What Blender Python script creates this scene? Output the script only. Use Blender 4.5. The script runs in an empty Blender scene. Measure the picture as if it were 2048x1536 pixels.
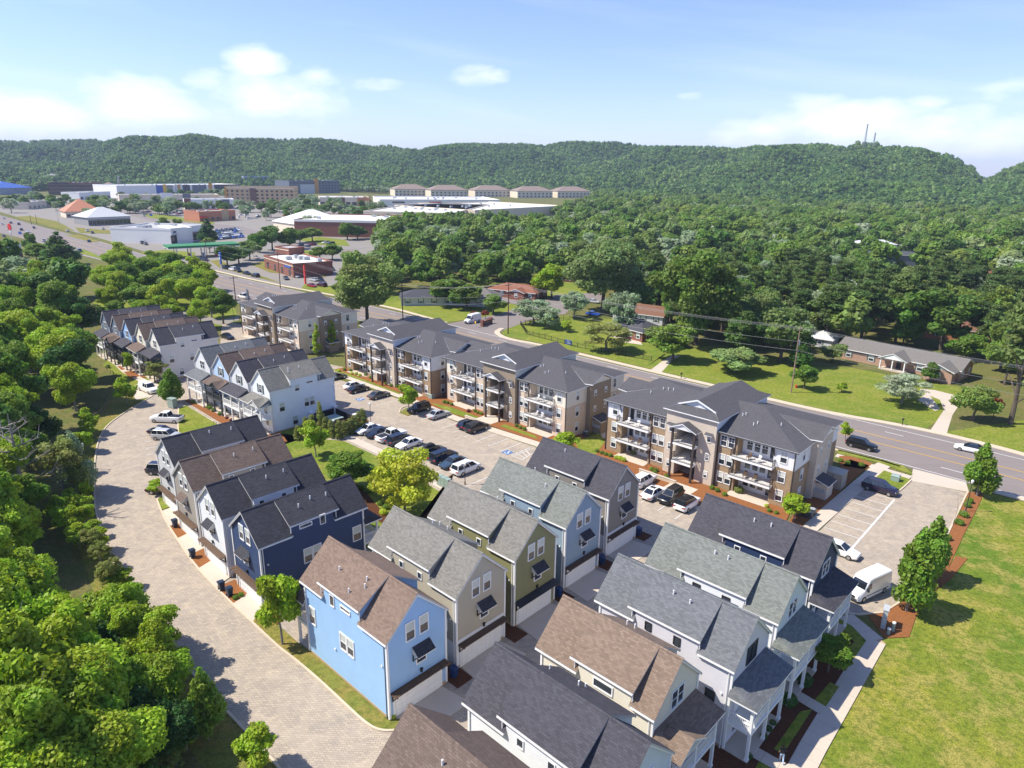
import bpy, bmesh, math, random
import numpy as np
from mathutils import Matrix, Vector
R = math.radians
S = bpy.context.scene
COL = S.collection
random.seed(7)
# ---------------------------------------------------------------- camera
cam_d = bpy.data.cameras.new('camera')
cam_d.sensor_width = 36.0
cam_d.lens = 1375.0 / 2048.0 * 36.0
cam_d.clip_start = 0.5
cam_d.clip_end = 60000.0
cam = bpy.data.objects.new('camera', cam_d)
COL.objects.link(cam)
cam.matrix_world = (Matrix.Translation((0, 0, 43.8)) @ Matrix.Rotation(math.pi / 2 - 0.3025, 4, 'X')
                    @ Matrix.Rotation(0.0155, 4, 'Z'))
S.camera = cam
# ---------------------------------------------------------------- sky, sun, exposure
SUN_EL, SUN_AZ = R(52.0), R(180.0)          # the sun stands over -X
world = bpy.data.worlds.new('World')
S.world = world
world.use_nodes = True
S.view_settings.view_transform = 'Standard'
S.view_settings.look = 'None'
S.view_settings.gamma = 1.0
S.view_settings.use_curve_mapping = False
S.view_settings.exposure = 0.62


def build_world():
    nt = world.node_tree
    nt.nodes.clear()
    N = nt.nodes.new
    out = N('ShaderNodeOutputWorld')
    bg = N('ShaderNodeBackground')
    sky = N('ShaderNodeTexSky')
    sky.sky_type = 'NISHITA'
    sky.sun_disc = False
    sky.sun_elevation = SUN_EL
    sky.sun_rotation = R(-90)
    sky.altitude = 200
    sky.air_density = 1.0
    sky.dust_density = 0.25
    sky.ozone_density = 3.0
    bg.inputs['Strength'].default_value = 0.115
    geo = N('ShaderNodeTexCoord')
    sep = N('ShaderNodeSeparateXYZ')
    nt.links.new(geo.outputs['Generated'], sep.inputs[0])

    def math_(op, a, b=None, clamp=False):
        n = N('ShaderNodeMath')
        n.operation = op
        n.use_clamp = clamp
        for i, v in enumerate((a, b)):
            if v is None:
                continue
            if isinstance(v, (int, float)):
                n.inputs[i].default_value = v
            else:
                nt.links.new(v, n.inputs[i])
        return n.outputs[0]
    x, y, z = sep.outputs
    az = math_('ARCTAN2', x, y)
    # low cumulus: fractal noise in azimuth / elevation, gated by soft blobs so the banks stand where the real ones do
    cmb = N('ShaderNodeCombineXYZ')
    nt.links.new(math_('MULTIPLY', az, 11.0), cmb.inputs[0])
    nt.links.new(math_('MULTIPLY', z, 26.0), cmb.inputs[1])
    noise = N('ShaderNodeTexNoise')
    noise.inputs['Scale'].default_value = 1.15
    noise.inputs['Detail'].default_value = 9.0
    noise.inputs['Roughness'].default_value = 0.58
    nt.links.new(cmb.outputs[0], noise.inputs['Vector'])
    blobs = None
    for a0, e0, sa, se, w in CLOUDS:
        da = math_('DIVIDE', math_('SUBTRACT', az, a0), sa)
        de = math_('DIVIDE', math_('SUBTRACT', z, e0), se)
        r2 = math_('ADD', math_('MULTIPLY', da, da), math_('MULTIPLY', de, de))
        g = math_('MULTIPLY', math_('EXPONENT', math_('MULTIPLY', r2, -1.0)), w)
        blobs = g if blobs is None else math_('MAXIMUM', blobs, g)
    dens = math_('SUBTRACT', math_('ADD', blobs, math_('MULTIPLY', noise.outputs[0], 0.9)), 0.82)
    cum = math_('MULTIPLY', dens, 1.9, True)
    # thin high streaks
    cmb2 = N('ShaderNodeCombineXYZ')
    nt.links.new(math_('ADD', math_('MULTIPLY', az, 2.0), math_('MULTIPLY', z, 3.0)), cmb2.inputs[0])
    nt.links.new(math_('ADD', math_('MULTIPLY', z, 16.0), math_('MULTIPLY', az, 1.5)), cmb2.inputs[1])
    n2 = N('ShaderNodeTexNoise')
    n2.inputs['Scale'].default_value = 1.3
    n2.inputs['Detail'].default_value = 6.0
    nt.links.new(cmb2.outputs[0], n2.inputs['Vector'])
    cir = math_('MULTIPLY', math_('SUBTRACT', n2.outputs[0], 0.5), 1.6, True)
    cir = math_('MULTIPLY', cir, math_('SUBTRACT', 1.0, math_('MULTIPLY', z, 1.6)), True)
    mx = N('ShaderNodeMix')
    mx.data_type = 'RGBA'
    nt.links.new(math_('MULTIPLY', cir, 0.55), mx.inputs['Factor'])
    tint = N('ShaderNodeMix')
    tint.data_type, tint.blend_type = 'RGBA', 'MULTIPLY'
    tint.inputs['Factor'].default_value = 1.0
    nt.links.new(sky.outputs[0], tint.inputs['A'])
    tint.inputs['B'].default_value = (1.0, 0.97, 1.22, 1)
    nt.links.new(tint.outputs['Result'], mx.inputs['A'])
    mx.inputs['B'].default_value = (7.6, 8.0, 8.8, 1)
    mx2 = N('ShaderNodeMix')
    mx2.data_type = 'RGBA'
    nt.links.new(math_('MULTIPLY', cum, 0.92), mx2.inputs['Factor'])
    nt.links.new(mx.outputs['Result'], mx2.inputs['A'])
    mx2.inputs['B'].default_value = (9.2, 9.1, 9.0, 1)
    nt.links.new(mx2.outputs['Result'], bg.inputs['Color'])
    nt.links.new(bg.outputs[0], out.inputs[0])


# azimuth, z of direction, half sizes, weight
CLOUDS = [(-0.62, 0.052, 0.14, 0.036, .74), (-0.47, 0.072, 0.09, 0.042, .74), (-0.40, 0.10, 0.05, 0.026, .55), (-0.66, 0.075, 0.07, 0.036, .66),
          (-0.335, 0.125, 0.055, 0.026, .72), (-0.31, 0.082, 0.12, 0.040, .68), (-0.26, 0.108, 0.04, 0.022, .6), (-0.185, 0.103, 0.05, 0.016, .55),
          (-0.05, 0.116, 0.06, 0.022, .6), (0.42, 0.062, 0.14, 0.040, .74), (0.32, 0.050, 0.09, 0.028, .62),
          (0.52, 0.052, 0.12, 0.032, .68), (0.50, 0.082, 0.045, 0.015, .52), (0.60, 0.100, 0.08, 0.026, .54), (0.585, 0.044, 0.08, 0.034, .70), (0.68, 0.055, 0.08, 0.034, .68), (0.23, 0.095, 0.04, 0.010, .5)]
build_world()
sun_d = bpy.data.lights.new('sun', 'SUN')
sun_d.energy = 4.9
sun_d.angle = R(0.55)
sun_d.color = (1.0, 0.93, 0.81)
sun = bpy.data.objects.new('sun', sun_d)
COL.objects.link(sun)
_d = Vector((math.cos(SUN_EL), 0.03, -math.sin(SUN_EL)))
sun.rotation_euler = _d.to_track_quat('-Z', 'Y').to_euler()
S.cycles.max_bounces = 5
S.cycles.transparent_max_bounces = 4
S.cycles.use_adaptive_sampling = True

# ---------------------------------------------------------------- helpers


class MB:
    """collects faces and links them as one mesh object; UVs are in metres on every face"""

    def __init__(s):
        s.v, s.f, s.m = [], [], []

    def face(s, pts, m=0):
        b = len(s.v)
        s.v.extend(tuple(p) for p in pts)
        s.f.append(tuple(range(b, b + len(pts))))
        s.m.append(m)
        return s

    def box(s, x0, y0, z0, x1, y1, z1, m=0, mt=None):
        a = [(x0, y0, z0), (x1, y0, z0), (x1, y1, z0), (x0, y1, z0), (x0, y0, z1), (x1, y0, z1), (x1, y1, z1), (x0, y1, z1)]
        return s.hexa(a, m, mt)

    def hexa(s, a, m=0, mt=None):
        for i, q in enumerate(((3, 2, 1, 0), (4, 5, 6, 7), (0, 1, 5, 4), (1, 2, 6, 5), (2, 3, 7, 6), (3, 0, 4, 7))):
            s.face([a[k] for k in q], mt if (mt is not None and i == 1) else m)
        return s

    def bar(s, p, q, w, h, m=0, up=(0, 0, 1)):
        p, q, up = Vector(p), Vector(q), Vector(up)
        d = (q - p).normalized()
        if abs(d.dot(up)) > .99:
            up = Vector((1, 0, 0))
        a = d.cross(up).normalized() * (w / 2)
        b = a.cross(d).normalized() * (h / 2)
        return s.hexa([p - a - b, q - a - b, q + a - b, p + a - b, p - a + b, q - a + b, q + a + b, p + a + b][0:8], m)

    def prism(s, poly, z0, z1, m=0, mt=None, bottom=False):
        n = len(poly)
        area = sum(poly[i][0] * poly[(i + 1) % n][1] - poly[(i + 1) % n][0] * poly[i][1] for i in range(n))
        if area < 0:
            poly = poly[::-1]
        s.face([(x, y, z1) for x, y in poly], m if mt is None else mt)
        if bottom:
            s.face([(x, y, z0) for x, y in poly[::-1]], m)
        if z1 > z0:
            for i in range(n):
                a, b = poly[i], poly[(i + 1) % n]
                s.face([(a[0], a[1], z0), (b[0], b[1], z0), (b[0], b[1], z1), (a[0], a[1], z1)], m)
        return s

    def slab(s, pts, t, m=0, me=None):
        """sheet pts (top, any orientation) given a downward thickness"""
        pts = [Vector(p) for p in pts]
        n = (pts[1] - pts[0]).cross(pts[2] - pts[0])
        if n.z < 0:
            pts = pts[::-1]
        low = [p - Vector((0, 0, t)) for p in pts]
        me = m if me is None else me
        s.face(pts, m)
        s.face(low[::-1], me)
        k = len(pts)
        for i in range(k):
            j = (i + 1) % k
            s.face([low[i], low[j], pts[j], pts[i]], me)
        return s

    def cyl(s, p, q, r0, r1=None, n=8, m=0, caps=True):
        r1 = r0 if r1 is None else r1
        p, q = Vector(p), Vector(q)
        d = (q - p).normalized()
        u = d.cross(Vector((0, 0, 1)) if abs(d.z) < .9 else Vector((1, 0, 0))).normalized()
        w = d.cross(u)
        A = [p + (u * math.cos(2 * math.pi * i / n) + w * math.sin(2 * math.pi * i / n)) * r0 for i in range(n)]
        Bq = [q + (u * math.cos(2 * math.pi * i / n) + w * math.sin(2 * math.pi * i / n)) * r1 for i in range(n)]
        for i in range(n):
            j = (i + 1) % n
            s.face([A[i], A[j], Bq[j], Bq[i]], m)
        if caps:
            s.face(A[::-1], m)
            s.face(Bq, m)
        return s

    def mesh(s, name, mats):
        me = bpy.data.meshes.new(name)
        me.from_pydata(s.v, [], s.f)
        if not isinstance(mats, (list, tuple)):
            mats = [mats]
        for m in mats:
            me.materials.append(m)
        me.polygons.foreach_set('material_index', s.m)
        uvs = np.zeros((len(s.v), 2), 'f')
        for f in s.f:
            a, b, c = (Vector(s.v[f[i]]) for i in range(3))
            n = (b - a).cross(c - a)
            if n.length < 1e-9 and len(f) > 3:
                n = (c - b).cross(Vector(s.v[f[3]]) - b)
            if n.length > 0:
                n.normalize()
            if abs(n.z) > .985:
                u, w = Vector((1, 0, 0)), Vector((0, 1, 0))
            else:
                u = Vector((-n.y, n.x, 0)).normalized()
                w = n.cross(u)
            for i in f:
                p = Vector(s.v[i])
                uvs[i] = (p.dot(u), p.dot(w))
        uvl = me.uv_layers.new(name='uv')
        li = np.zeros(len(me.loops), 'i')
        me.loops.foreach_get('vertex_index', li)
        uvl.data.foreach_set('uv', uvs[li].ravel())
        me.update()
        return me

    def build(s, name, mats, parent=None, loc=None, rz=0.0):
        return link(name, s.mesh(name, mats), parent, loc, rz)


def link(name, me, parent=None, loc=None, rz=0.0):
    o = bpy.data.objects.new(name, me)
    COL.objects.link(o)
    if parent is not None:
        o.parent = parent
    if loc is not None:
        o.location = loc if len(loc) == 3 else (loc[0], loc[1], 0)
    if rz:
        o.rotation_euler = (0, 0, rz)
    return o


def tag(o, label, cat=None, group=None, kind=None):
    if label:
        o['label'] = label
    if cat:
        o['category'] = cat
    if group:
        o['group'] = group
    if kind:
        o['kind'] = kind
    return o


def thing(name, label, cat, loc=(0, 0, 0), rz=0.0, group=None):
    return tag(link(name, None, None, loc, rz), label, cat, group)


def struct(o):
    o['kind'] = 'structure'
    return o


def dup(root, loc, rz=0.0, scale=None, label=None, group=None):
    r = root.copy()
    COL.objects.link(r)
    r.location = loc if len(loc) == 3 else (loc[0], loc[1], 0)
    r.rotation_euler = (0, 0, rz)
    if scale is not None:
        r.scale = scale if isinstance(scale, tuple) else (scale,) * 3
    if label:
        r['label'] = label
    if group:
        r['group'] = group
    for ch in KIDS.get(root.name, None) or list(root.children):
        c = ch.copy()
        COL.objects.link(c)
        c.parent = r
        for g in list(ch.children):
            d = g.copy()
            COL.objects.link(d)
            d.parent = c
    return r


KIDS = {}
UX, UY = math.cos(R(-42.9)), math.sin(R(-42.9))      # u: along the alley rows' ridges, v: along the rows


def offset(p, a, d):
    return (p[0] + d * math.cos(a), p[1] + d * math.sin(a))

# ---------------------------------------------------------------- materials


def lin(h):
    h = h.lstrip('#')
    c = [int(h[i:i + 2], 16) / 255 for i in (0, 2, 4)]
    return tuple(x / 12.92 if x <= .04045 else ((x + .055) / 1.055) ** 2.4 for x in c)


class NT:
    def __init__(s, name):
        s.mat = bpy.data.materials.new(name)
        s.mat.use_nodes = True
        s.t = s.mat.node_tree
        s.bsdf = s.t.nodes['Principled BSDF']

    def n(s, typ, **kw):
        k = s.t.nodes.new(typ)
        for a, b in kw.items():
            setattr(k, a, b)
        return k

    def l(s, a, b):
        s.t.links.new(a, b)

    def setin(s, node, key, v):
        if isinstance(v, (int, float, tuple)):
            node.inputs[key].default_value = v
        else:
            s.l(v, node.inputs[key])

    def math(s, op, a, b=0.0, clamp=False):
        k = s.n('ShaderNodeMath', operation=op, use_clamp=clamp)
        s.setin(k, 0, a)
        s.setin(k, 1, b)
        return k.outputs[0]

    def mix(s, f, a, b):
        k = s.n('ShaderNodeMix', data_type='RGBA')
        s.setin(k, 'Factor', f)
        for key, v in (('A', a), ('B', b)):
            s.setin(k, key, (*v, 1.0) if isinstance(v, tuple) and len(v) == 3 else v)
        return k.outputs['Result']

    def noise(s, scale, vec=None, detail=4.0, rough=.55):
        k = s.n('ShaderNodeTexNoise')
        k.inputs['Scale'].default_value = scale
        k.inputs['Detail'].default_value = detail
        k.inputs['Roughness'].default_value = rough
        if vec is not None:
            s.l(vec, k.inputs['Vector'])
        return k.outputs[0]

    def ramp(s, f, stops):
        k = s.n('ShaderNodeValToRGB')
        e = k.color_ramp.elements
        e[0].position, e[0].color = stops[0][0], (*stops[0][1], 1)
        e[1].position, e[1].color = stops[-1][0], (*stops[-1][1], 1)
        for p, c in stops[1:-1]:
            q = e.new(p)
            q.color = (*c, 1)
        s.l(f, k.inputs[0])
        return k.outputs[0]

    def coord(s, which='Object'):
        return s.n('ShaderNodeTexCoord').outputs[which]

    def pos(s):
        return s.n('ShaderNodeNewGeometry').outputs['Position']

    def bump(s, h, strength=.3, dist=.02):
        k = s.n('ShaderNodeBump')
        k.inputs['Strength'].default_value = strength
        k.inputs['Distance'].default_value = dist
        s.l(h, k.inputs['Height'])
        s.l(k.outputs[0], s.bsdf.inputs['Normal'])

    def done(s, col, rough=.8, metal=0.0, spec=.5):
        s.setin(s.bsdf, 'Base Color', (*col, 1.0) if isinstance(col, tuple) else col)
        s.setin(s.bsdf, 'Roughness', rough)
        s.setin(s.bsdf, 'Metallic', metal)
        s.setin(s.bsdf, 'Specular IOR Level', spec)
        return s.mat


def sc(c, k):
    return tuple(min(1, x * k) for x in c)


def m_plain(name, col, rough=.6, metal=0., vary=.06, scale=2.5, spec=.5):
    t = NT(name)
    n = t.noise(scale, t.pos())
    return t.done(t.mix(n, sc(col, 1 - vary * 1.6), sc(col, 1 + vary * 1.6)), rough, metal, spec)


def m_siding(name, col, vertical=False, pitch=.17):
    t = NT(name)
    uv = t.n('ShaderNodeSeparateXYZ')
    t.l(t.coord('UV'), uv.inputs[0])
    fr = t.math('FRACT', t.math('DIVIDE', uv.outputs[0 if vertical else 1], .4 if vertical else pitch))
    line = t.math('LESS_THAN', fr, .10)
    n = t.noise(.9, t.pos(), 3)
    n2 = t.noise(9, t.pos(), 2)
    base = t.mix(n, sc(col, .90), sc(col, 1.08))
    base = t.mix(t.math('MULTIPLY', n2, .10), base, sc(col, .7))
    if vertical:
        t.bump(t.math('LESS_THAN', fr, .13), .9, .03)
        c = base
    else:
        c = t.mix(t.math('MULTIPLY', line, .38), base, sc(col, .35))
        t.bump(t.math('SUBTRACT', 1.0, fr), .6, .02)
    return t.done(c, .62, 0., .35)


def m_shingle(name, col, var=.35):
    t = NT(name)
    br = t.n('ShaderNodeTexBrick')
    t.l(t.coord('UV'), br.inputs['Vector'])
    br.offset = .5
    for k, v in (('Scale', 1.0), ('Mortar Size', .012), ('Mortar Smooth', .3), ('Bias', -.1), ('Brick Width', .33), ('Row Height', .145)):
        br.inputs[k].default_value = v
    br.inputs['Color1'].default_value = (*sc(col, 1 - var * .8), 1)
    br.inputs['Color2'].default_value = (*sc(col, 1 + var), 1)
    br.inputs['Mortar'].default_value = (*sc(col, .45), 1)
    n = t.noise(1.1, t.pos(), 5)
    n2 = t.noise(34, t.pos(), 2)
    c = t.mix(t.math('MULTIPLY', n, .5), br.outputs[0], sc(col, 1.18))
    c = t.mix(t.math('MULTIPLY', n2, .35), c, sc(col, .62))
    t.bump(br.outputs['Fac'], .5, .012)
    t.bsdf.inputs['Normal'].links
    return t.done(c, .92, 0., .2)


def m_brick(name, c1, c2, mortar):
    t = NT(name)
    br = t.n('ShaderNodeTexBrick')
    t.l(t.coord('UV'), br.inputs['Vector'])
    for k, v in (('Scale', 1.0), ('Mortar Size', .012), ('Mortar Smooth', .2), ('Bias', 0.), ('Brick Width', .24), ('Row Height', .085)):
        br.inputs[k].default_value = v
    br.inputs['Color1'].default_value = (*c1, 1)
    br.inputs['Color2'].default_value = (*c2, 1)
    br.inputs['Mortar'].default_value = (*mortar, 1)
    n = t.noise(1.7, t.coord('UV'), 6, .7)
    c = t.mix(t.math('MULTIPLY', n, .6), br.outputs[0], sc(c1, .8))
    t.bump(br.outputs['Fac'], -.4, .01)
    return t.done(c, .85, 0., .3)


def m_pavers(name):
    t = NT(name)
    p = t.pos()
    mp = t.n('ShaderNodeMapping')
    mp.inputs['Rotation'].default_value = (0, 0, R(2))
    t.l(p, mp.inputs[0])
    br = t.n('ShaderNodeTexBrick')
    t.l(mp.outputs[0], br.inputs['Vector'])
    for k, v in (('Scale', 1.0), ('Mortar Size', .018), ('Mortar Smooth', .2), ('Bias', 0.), ('Brick Width', .42), ('Row Height', .21)):
        br.inputs[k].default_value = v
    br.inputs['Color1'].default_value = (*lin('b2a593'), 1)
    br.inputs['Color2'].default_value = (*lin('918981'), 1)
    br.inputs['Mortar'].default_value = (*lin('5c5048'), 1)
    big = t.noise(.16, p, 4, .6)
    mid = t.noise(.75, p, 5, .65)
    cl = t.n('ShaderNodeTexVoronoi', feature='F1')
    cl.inputs['Scale'].default_value = .9
    t.l(p, cl.inputs['Vector'])
    patch = t.mix(.5, br.outputs[0], cl.outputs['Color'])
    hsv = t.n('ShaderNodeSeparateColor')
    t.l(cl.outputs['Color'], hsv.inputs[0])
    c = t.mix(t.math('MULTIPLY', hsv.outputs[0], .30), br.outputs[0], lin('c4b49c'))
    c = t.mix(t.math('MULTIPLY', hsv.outputs[1], .28), c, lin('87807c'))
    c = t.mix(t.math('MULTIPLY', t.ramp(mid, [(.45, (0, 0, 0)), (.75, (1, 1, 1))]), .45), c, lin('7d746c'))
    c = t.mix(t.math('MULTIPLY', big, .35), c, lin('b8aa94'))
    t.bump(br.outputs['Fac'], -.3, .01)
    return t.done(c, .9, 0., .2)


def m_grass(name, a, b, c3, stripes=False, scale=1.0, patch=.55):
    t = NT(name)
    p = t.pos()
    big = t.noise(.045 * scale, p, 6, .62)
    mid = t.noise(.32 * scale, p, 7, .68)
    tuft = t.noise(1.9, p, 5, .7)
    fine = t.noise(7.5, p, 4, .75)
    c = t.mix(t.ramp(big, [(.38, (0, 0, 0)), (.6, (1, 1, 1))]), a, b)
    c = t.mix(t.math('MULTIPLY', t.ramp(mid, [(.47, (0, 0, 0)), (.57, (1, 1, 1))]), patch), c, c3)
    c = t.mix(t.math('MULTIPLY', t.ramp(tuft, [(.40, (1, 1, 1)), (.54, (0, 0, 0))]), .6), c, sc(a, .5))
    c = t.mix(t.math('MULTIPLY', t.ramp(fine, [(.42, (1, 1, 1)), (.58, (0, 0, 0))]), .55), c, sc(a, .42))
    if stripes:
        sp = t.n('ShaderNodeSeparateXYZ')
        t.l(p, sp.inputs[0])
        k = t.math('ADD', t.math('MULTIPLY', sp.outputs[0], -.82), t.math('MULTIPLY', sp.outputs[1], .57))
        w = t.math('SINE', t.math('ADD', t.math('MULTIPLY', k, 2.6), t.math('MULTIPLY', mid, 5.0)))
        c = t.mix(t.math('MULTIPLY', t.math('ADD', w, 1.0), .09), c, sc(a, .55))
    t.bump(t.noise(5, p, 4, .75), .9, .10)
    return t.done(c, .95, 0., .1)


def m_mulch(name, col):
    t = NT(name)
    n = t.noise(7, t.pos(), 5, .75)
    v = t.noise(.7, t.pos(), 3)
    c = t.ramp(n, [(.3, sc(col, .45)), (.5, col), (.75, sc(col, 1.35))])
    t.bump(n, .8, .05)
    return t.done(t.mix(t.math('MULTIPLY', v, .35), c, sc(col, .7)), .95, 0., .1)


def m_concrete(name, col, vary=.12):
    t = NT(name)
    p = t.pos()
    n = t.noise(.6, p, 6, .65)
    f = t.noise(11, p, 3)
    oi = t.n('ShaderNodeObjectInfo')
    c = t.mix(n, sc(col, 1 - vary * 1.4), sc(col, 1 + vary))
    c = t.mix(t.math('MULTIPLY', f, .25), c, sc(col, .8))
    c = t.mix(t.math('MULTIPLY', oi.outputs['Random'], .22), c, sc(col, .82))
    t.bump(f, .15, .01)
    return t.done(c, .88, 0., .25)


def m_asphalt(name, col):
    t = NT(name)
    p = t.pos()
    n = t.noise(.12, p, 5, .6)
    mp = t.n('ShaderNodeMapping')
    mp.inputs['Rotation'].default_value = (0, 0, R(41))
    mp.inputs['Scale'].default_value = (.05, .9, 1)
    t.l(p, mp.inputs[0])
    streak = t.noise(1.0, mp.outputs[0], 4)
    f = t.noise(14, p, 2)
    c = t.mix(n, sc(col, .85), sc(col, 1.15))
    c = t.mix(t.math('MULTIPLY', t.ramp(streak, [(.4, (0, 0, 0)), (.7, (1, 1, 1))]), .35), c, sc(col, .72))
    c = t.mix(t.math('MULTIPLY', f, .25), c, sc(col, 1.35))
    return t.done(c, .9, 0., .25)


def m_glass(name, col, rough=.06):
    t = NT(name)
    n = t.noise(.35, t.pos(), 2)
    return t.done(t.mix(n, sc(col, .6), sc(col, 1.5)), rough, 0., .9)


def m_paint(name, col, rough=.28):
    t = NT(name)
    n = t.noise(3, t.pos(), 3)
    t.bsdf.inputs['Coat Weight'].default_value = .5
    t.bsdf.inputs['Coat Roughness'].default_value = .08
    return t.done(t.mix(n, sc(col, .95), sc(col, 1.05)), rough, 0., .5)


def m_leaf(name, cols, trans=.42, patch=0.0):
    """leaf clumps: hue varies by tree (object random) and by clump (the 'clump' attribute)"""
    t = NT(name)
    oi = t.n('ShaderNodeObjectInfo')
    at = t.n('ShaderNodeAttribute', attribute_name='clump')
    base = t.ramp(oi.outputs['Random'], [(i / max(1, len(cols) - 1), c) for i, c in enumerate(cols)])
    if patch:
        pn = t.ramp(t.noise(patch, t.pos(), 4, .6), [(.36, (0, 0, 0)), (.64, (1, 1, 1))])
        base = t.mix(t.math('MULTIPLY', pn, .6), base, cols[0])
        base = t.mix(t.math('MULTIPLY', t.ramp(t.noise(patch * 2.3, t.pos(), 3, .6), [(.5, (0, 0, 0)), (.7, (1, 1, 1))]), .5), base, sc(cols[1], 1.25))
    hs = t.n('ShaderNodeHueSaturation')
    t.l(base, hs.inputs['Color'])
    t.l(t.math('ADD', t.math('MULTIPLY', at.outputs['Fac'], .05), .475), hs.inputs['Hue'])
    t.l(t.math('ADD', t.math('MULTIPLY', at.outputs['Fac'], .75), .82), hs.inputs['Value'])
    tr = t.n('ShaderNodeBsdfTranslucent')
    t.l(hs.outputs[0], tr.inputs[0])
    t.done(hs.outputs[0], .55, 0., .3)
    ms = t.n('ShaderNodeMixShader')
    ms.inputs[0].default_value = trans
    t.l(t.bsdf.outputs[0], ms.inputs[1])
    t.l(tr.outputs[0], ms.inputs[2])
    t.l(ms.outputs[0], t.t.nodes['Material Output'].inputs[0])
    return t.mat


M = {}
M['white'] = m_plain('white_trim', (.78, .78, .77), .5, vary=.03)
M['black'] = m_plain('black_metal', (.02, .02, .023), .45)
M['dgrey'] = m_plain('dark_grey_metal', (.06, .065, .07), .5)
M['lgrey'] = m_plain('light_grey_metal', (.42, .44, .45), .4)
M['concrete'] = m_concrete('concrete', lin('c2b6a6'))
M['kerb'] = m_concrete('kerb_concrete', lin('c8b9a2'))
M['foundation'] = m_concrete('foundation_concrete', lin('b09a7c'))
M['pavers'] = m_pavers('pavers')
M['asphalt'] = m_asphalt('road_asphalt', lin('7e7672'))
M['lot'] = m_asphalt('lot_asphalt', lin('858079'))
M['line'] = m_plain('white_road_paint', (.66, .66, .63), .7, vary=.2, scale=5)
M['yellow'] = m_plain('yellow_road_paint', lin('c79a35'), .7, vary=.15, scale=5)
M['lawn'] = m_grass('lawn', lin('728630'), lin('8a9236'), lin('a09a50'))
M['meadow'] = m_grass('meadow', lin('66802a'), lin('a09a3c'), lin('b4a25c'), True, patch=.7)
M['rough'] = m_grass('rough_grass', lin('76803a'), lin('8f8744'), lin('a3854f'))
M['floor'] = m_grass('forest_floor', lin('66703a'), lin('747440'), lin('867850'), scale=.8, patch=.8)
M['mulch'] = m_mulch('mulch', lin('8c5c38'))
M['mulch_dark'] = m_mulch('dark_mulch', lin('5a3a28'))
M['glass'] = m_glass('window_glass', (.022, .03, .042))
M['blind'] = m_plain('window_blind', (.50, .54, .50), .35, vary=.05)
M['carglass'] = m_glass('car_glass', (.012, .016, .022), .04)
M['tyre'] = m_plain('tyre', (.016, .016, .017), .85)
M['rim'] = m_plain('rim', (.45, .46, .48), .3, .8)
M['lamp_red'] = m_plain('tail_light', (.35, .015, .02), .25)
M['lamp_white'] = m_plain('head_light', (.75, .77, .8), .15)
M['bark'] = m_plain('bark', (.11, .085, .065), .95, vary=.25, scale=4)
M['bark_grey'] = m_plain('grey_bark', (.22, .2, .175), .95, vary=.25, scale=4)
M['wood'] = m_plain('brown_wood', lin('5f4936'), .75, vary=.15)
M['brown'] = m_plain('dark_brown_post', (.055, .04, .035), .6)
M['pole'] = m_plain('pole_wood', lin('8a7662'), .85, vary=.15)
M['pole_red'] = m_plain('red_brown_pole_wood', lin('5a352a'), .85, vary=.15)
M['blue_bin'] = m_plain('blue_bin', lin('14315f'), .4)
M['navy_bin'] = m_plain('navy_bin', lin('1c3048'), .45)
M['steel'] = m_plain('galvanised_steel', lin('a9a396'), .45, .3)
M['greenbox'] = m_plain('green_utility_box', lin('8d9f97'), .5)
M['roof_white'] = m_concrete('white_membrane_roof', (.72, .71, .68), .06)
M['roof_grey'] = m_concrete('grey_membrane_roof', (.42, .42, .42), .08)
M['light_brick'] = m_brick('light_brick', lin('cdbfae'), lin('b9a893'), lin('c9bfb2'))
M['brown_brick'] = m_brick('brown_brick', lin('a08765'), lin('7f684f'), lin('b0a08c'))
M['cream_brick'] = m_brick('cream_brick', lin('d6c2ac'), lin('c6b098'), lin('d2c6b8'))
M['grey_brick'] = m_brick('grey_brown_brick', lin('95856f'), lin('7a6a58'), lin('a59a8c'))
M['red_brick'] = m_brick('red_brick', lin('8a4a38'), lin('6f3a2e'), lin('a08a7c'))
M['ranch_brick'] = m_brick('mixed_brick', lin('b08c78'), lin('8e6250'), lin('b8a898'))
M['panel_white'] = m_siding('white_board_and_batten', (.76, .77, .78), True)
M['panel_cream'] = m_siding('cream_board_and_batten', lin('e2dccb'), True)
M['gable_white'] = m_siding('white_gable_siding', (.72, .73, .74))
M['apt_roof'] = m_shingle('charcoal_shingles', lin('565558'), .2)
LEAF = dict(
    bright=[lin('86a022'), lin('96aa2c'), lin('7a9624')],
    mid=[lin('638226'), lin('728e2e'), lin('5a7a2a')],
    dark=[lin('3f6226'), lin('4c6c28'), lin('3a5c28')],
    olive=[lin('848c48'), lin('788440'), lin('8e944e')],
    silver=[lin('92a27e'), lin('849870'), lin('a0aa8a')],
    lime=[lin('a8b02e'), lin('b4ba3a'), lin('9ca830')],
    wood=[lin('4e7028'), lin('6c8a30'), lin('84963c'), lin('5a7832'), lin('909e66'), lin('768836'), lin('446028')],
    hill=[lin('44663000'[:6]), lin('68883a'), lin('3c5c34'), lin('7c9644'), lin('527238'), lin('869c54'), lin('426236')],
    red=[lin('7a3a28'), lin('8a4630')],
    pine=[lin('5c7036'), lin('4e6432'), lin('687a3e')])
for k, v in LEAF.items():
    M['leaf_' + k] = m_leaf('leaf_' + k, v, patch={'hill': .006, 'wood': .012}.get(k, 0.0))

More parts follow.
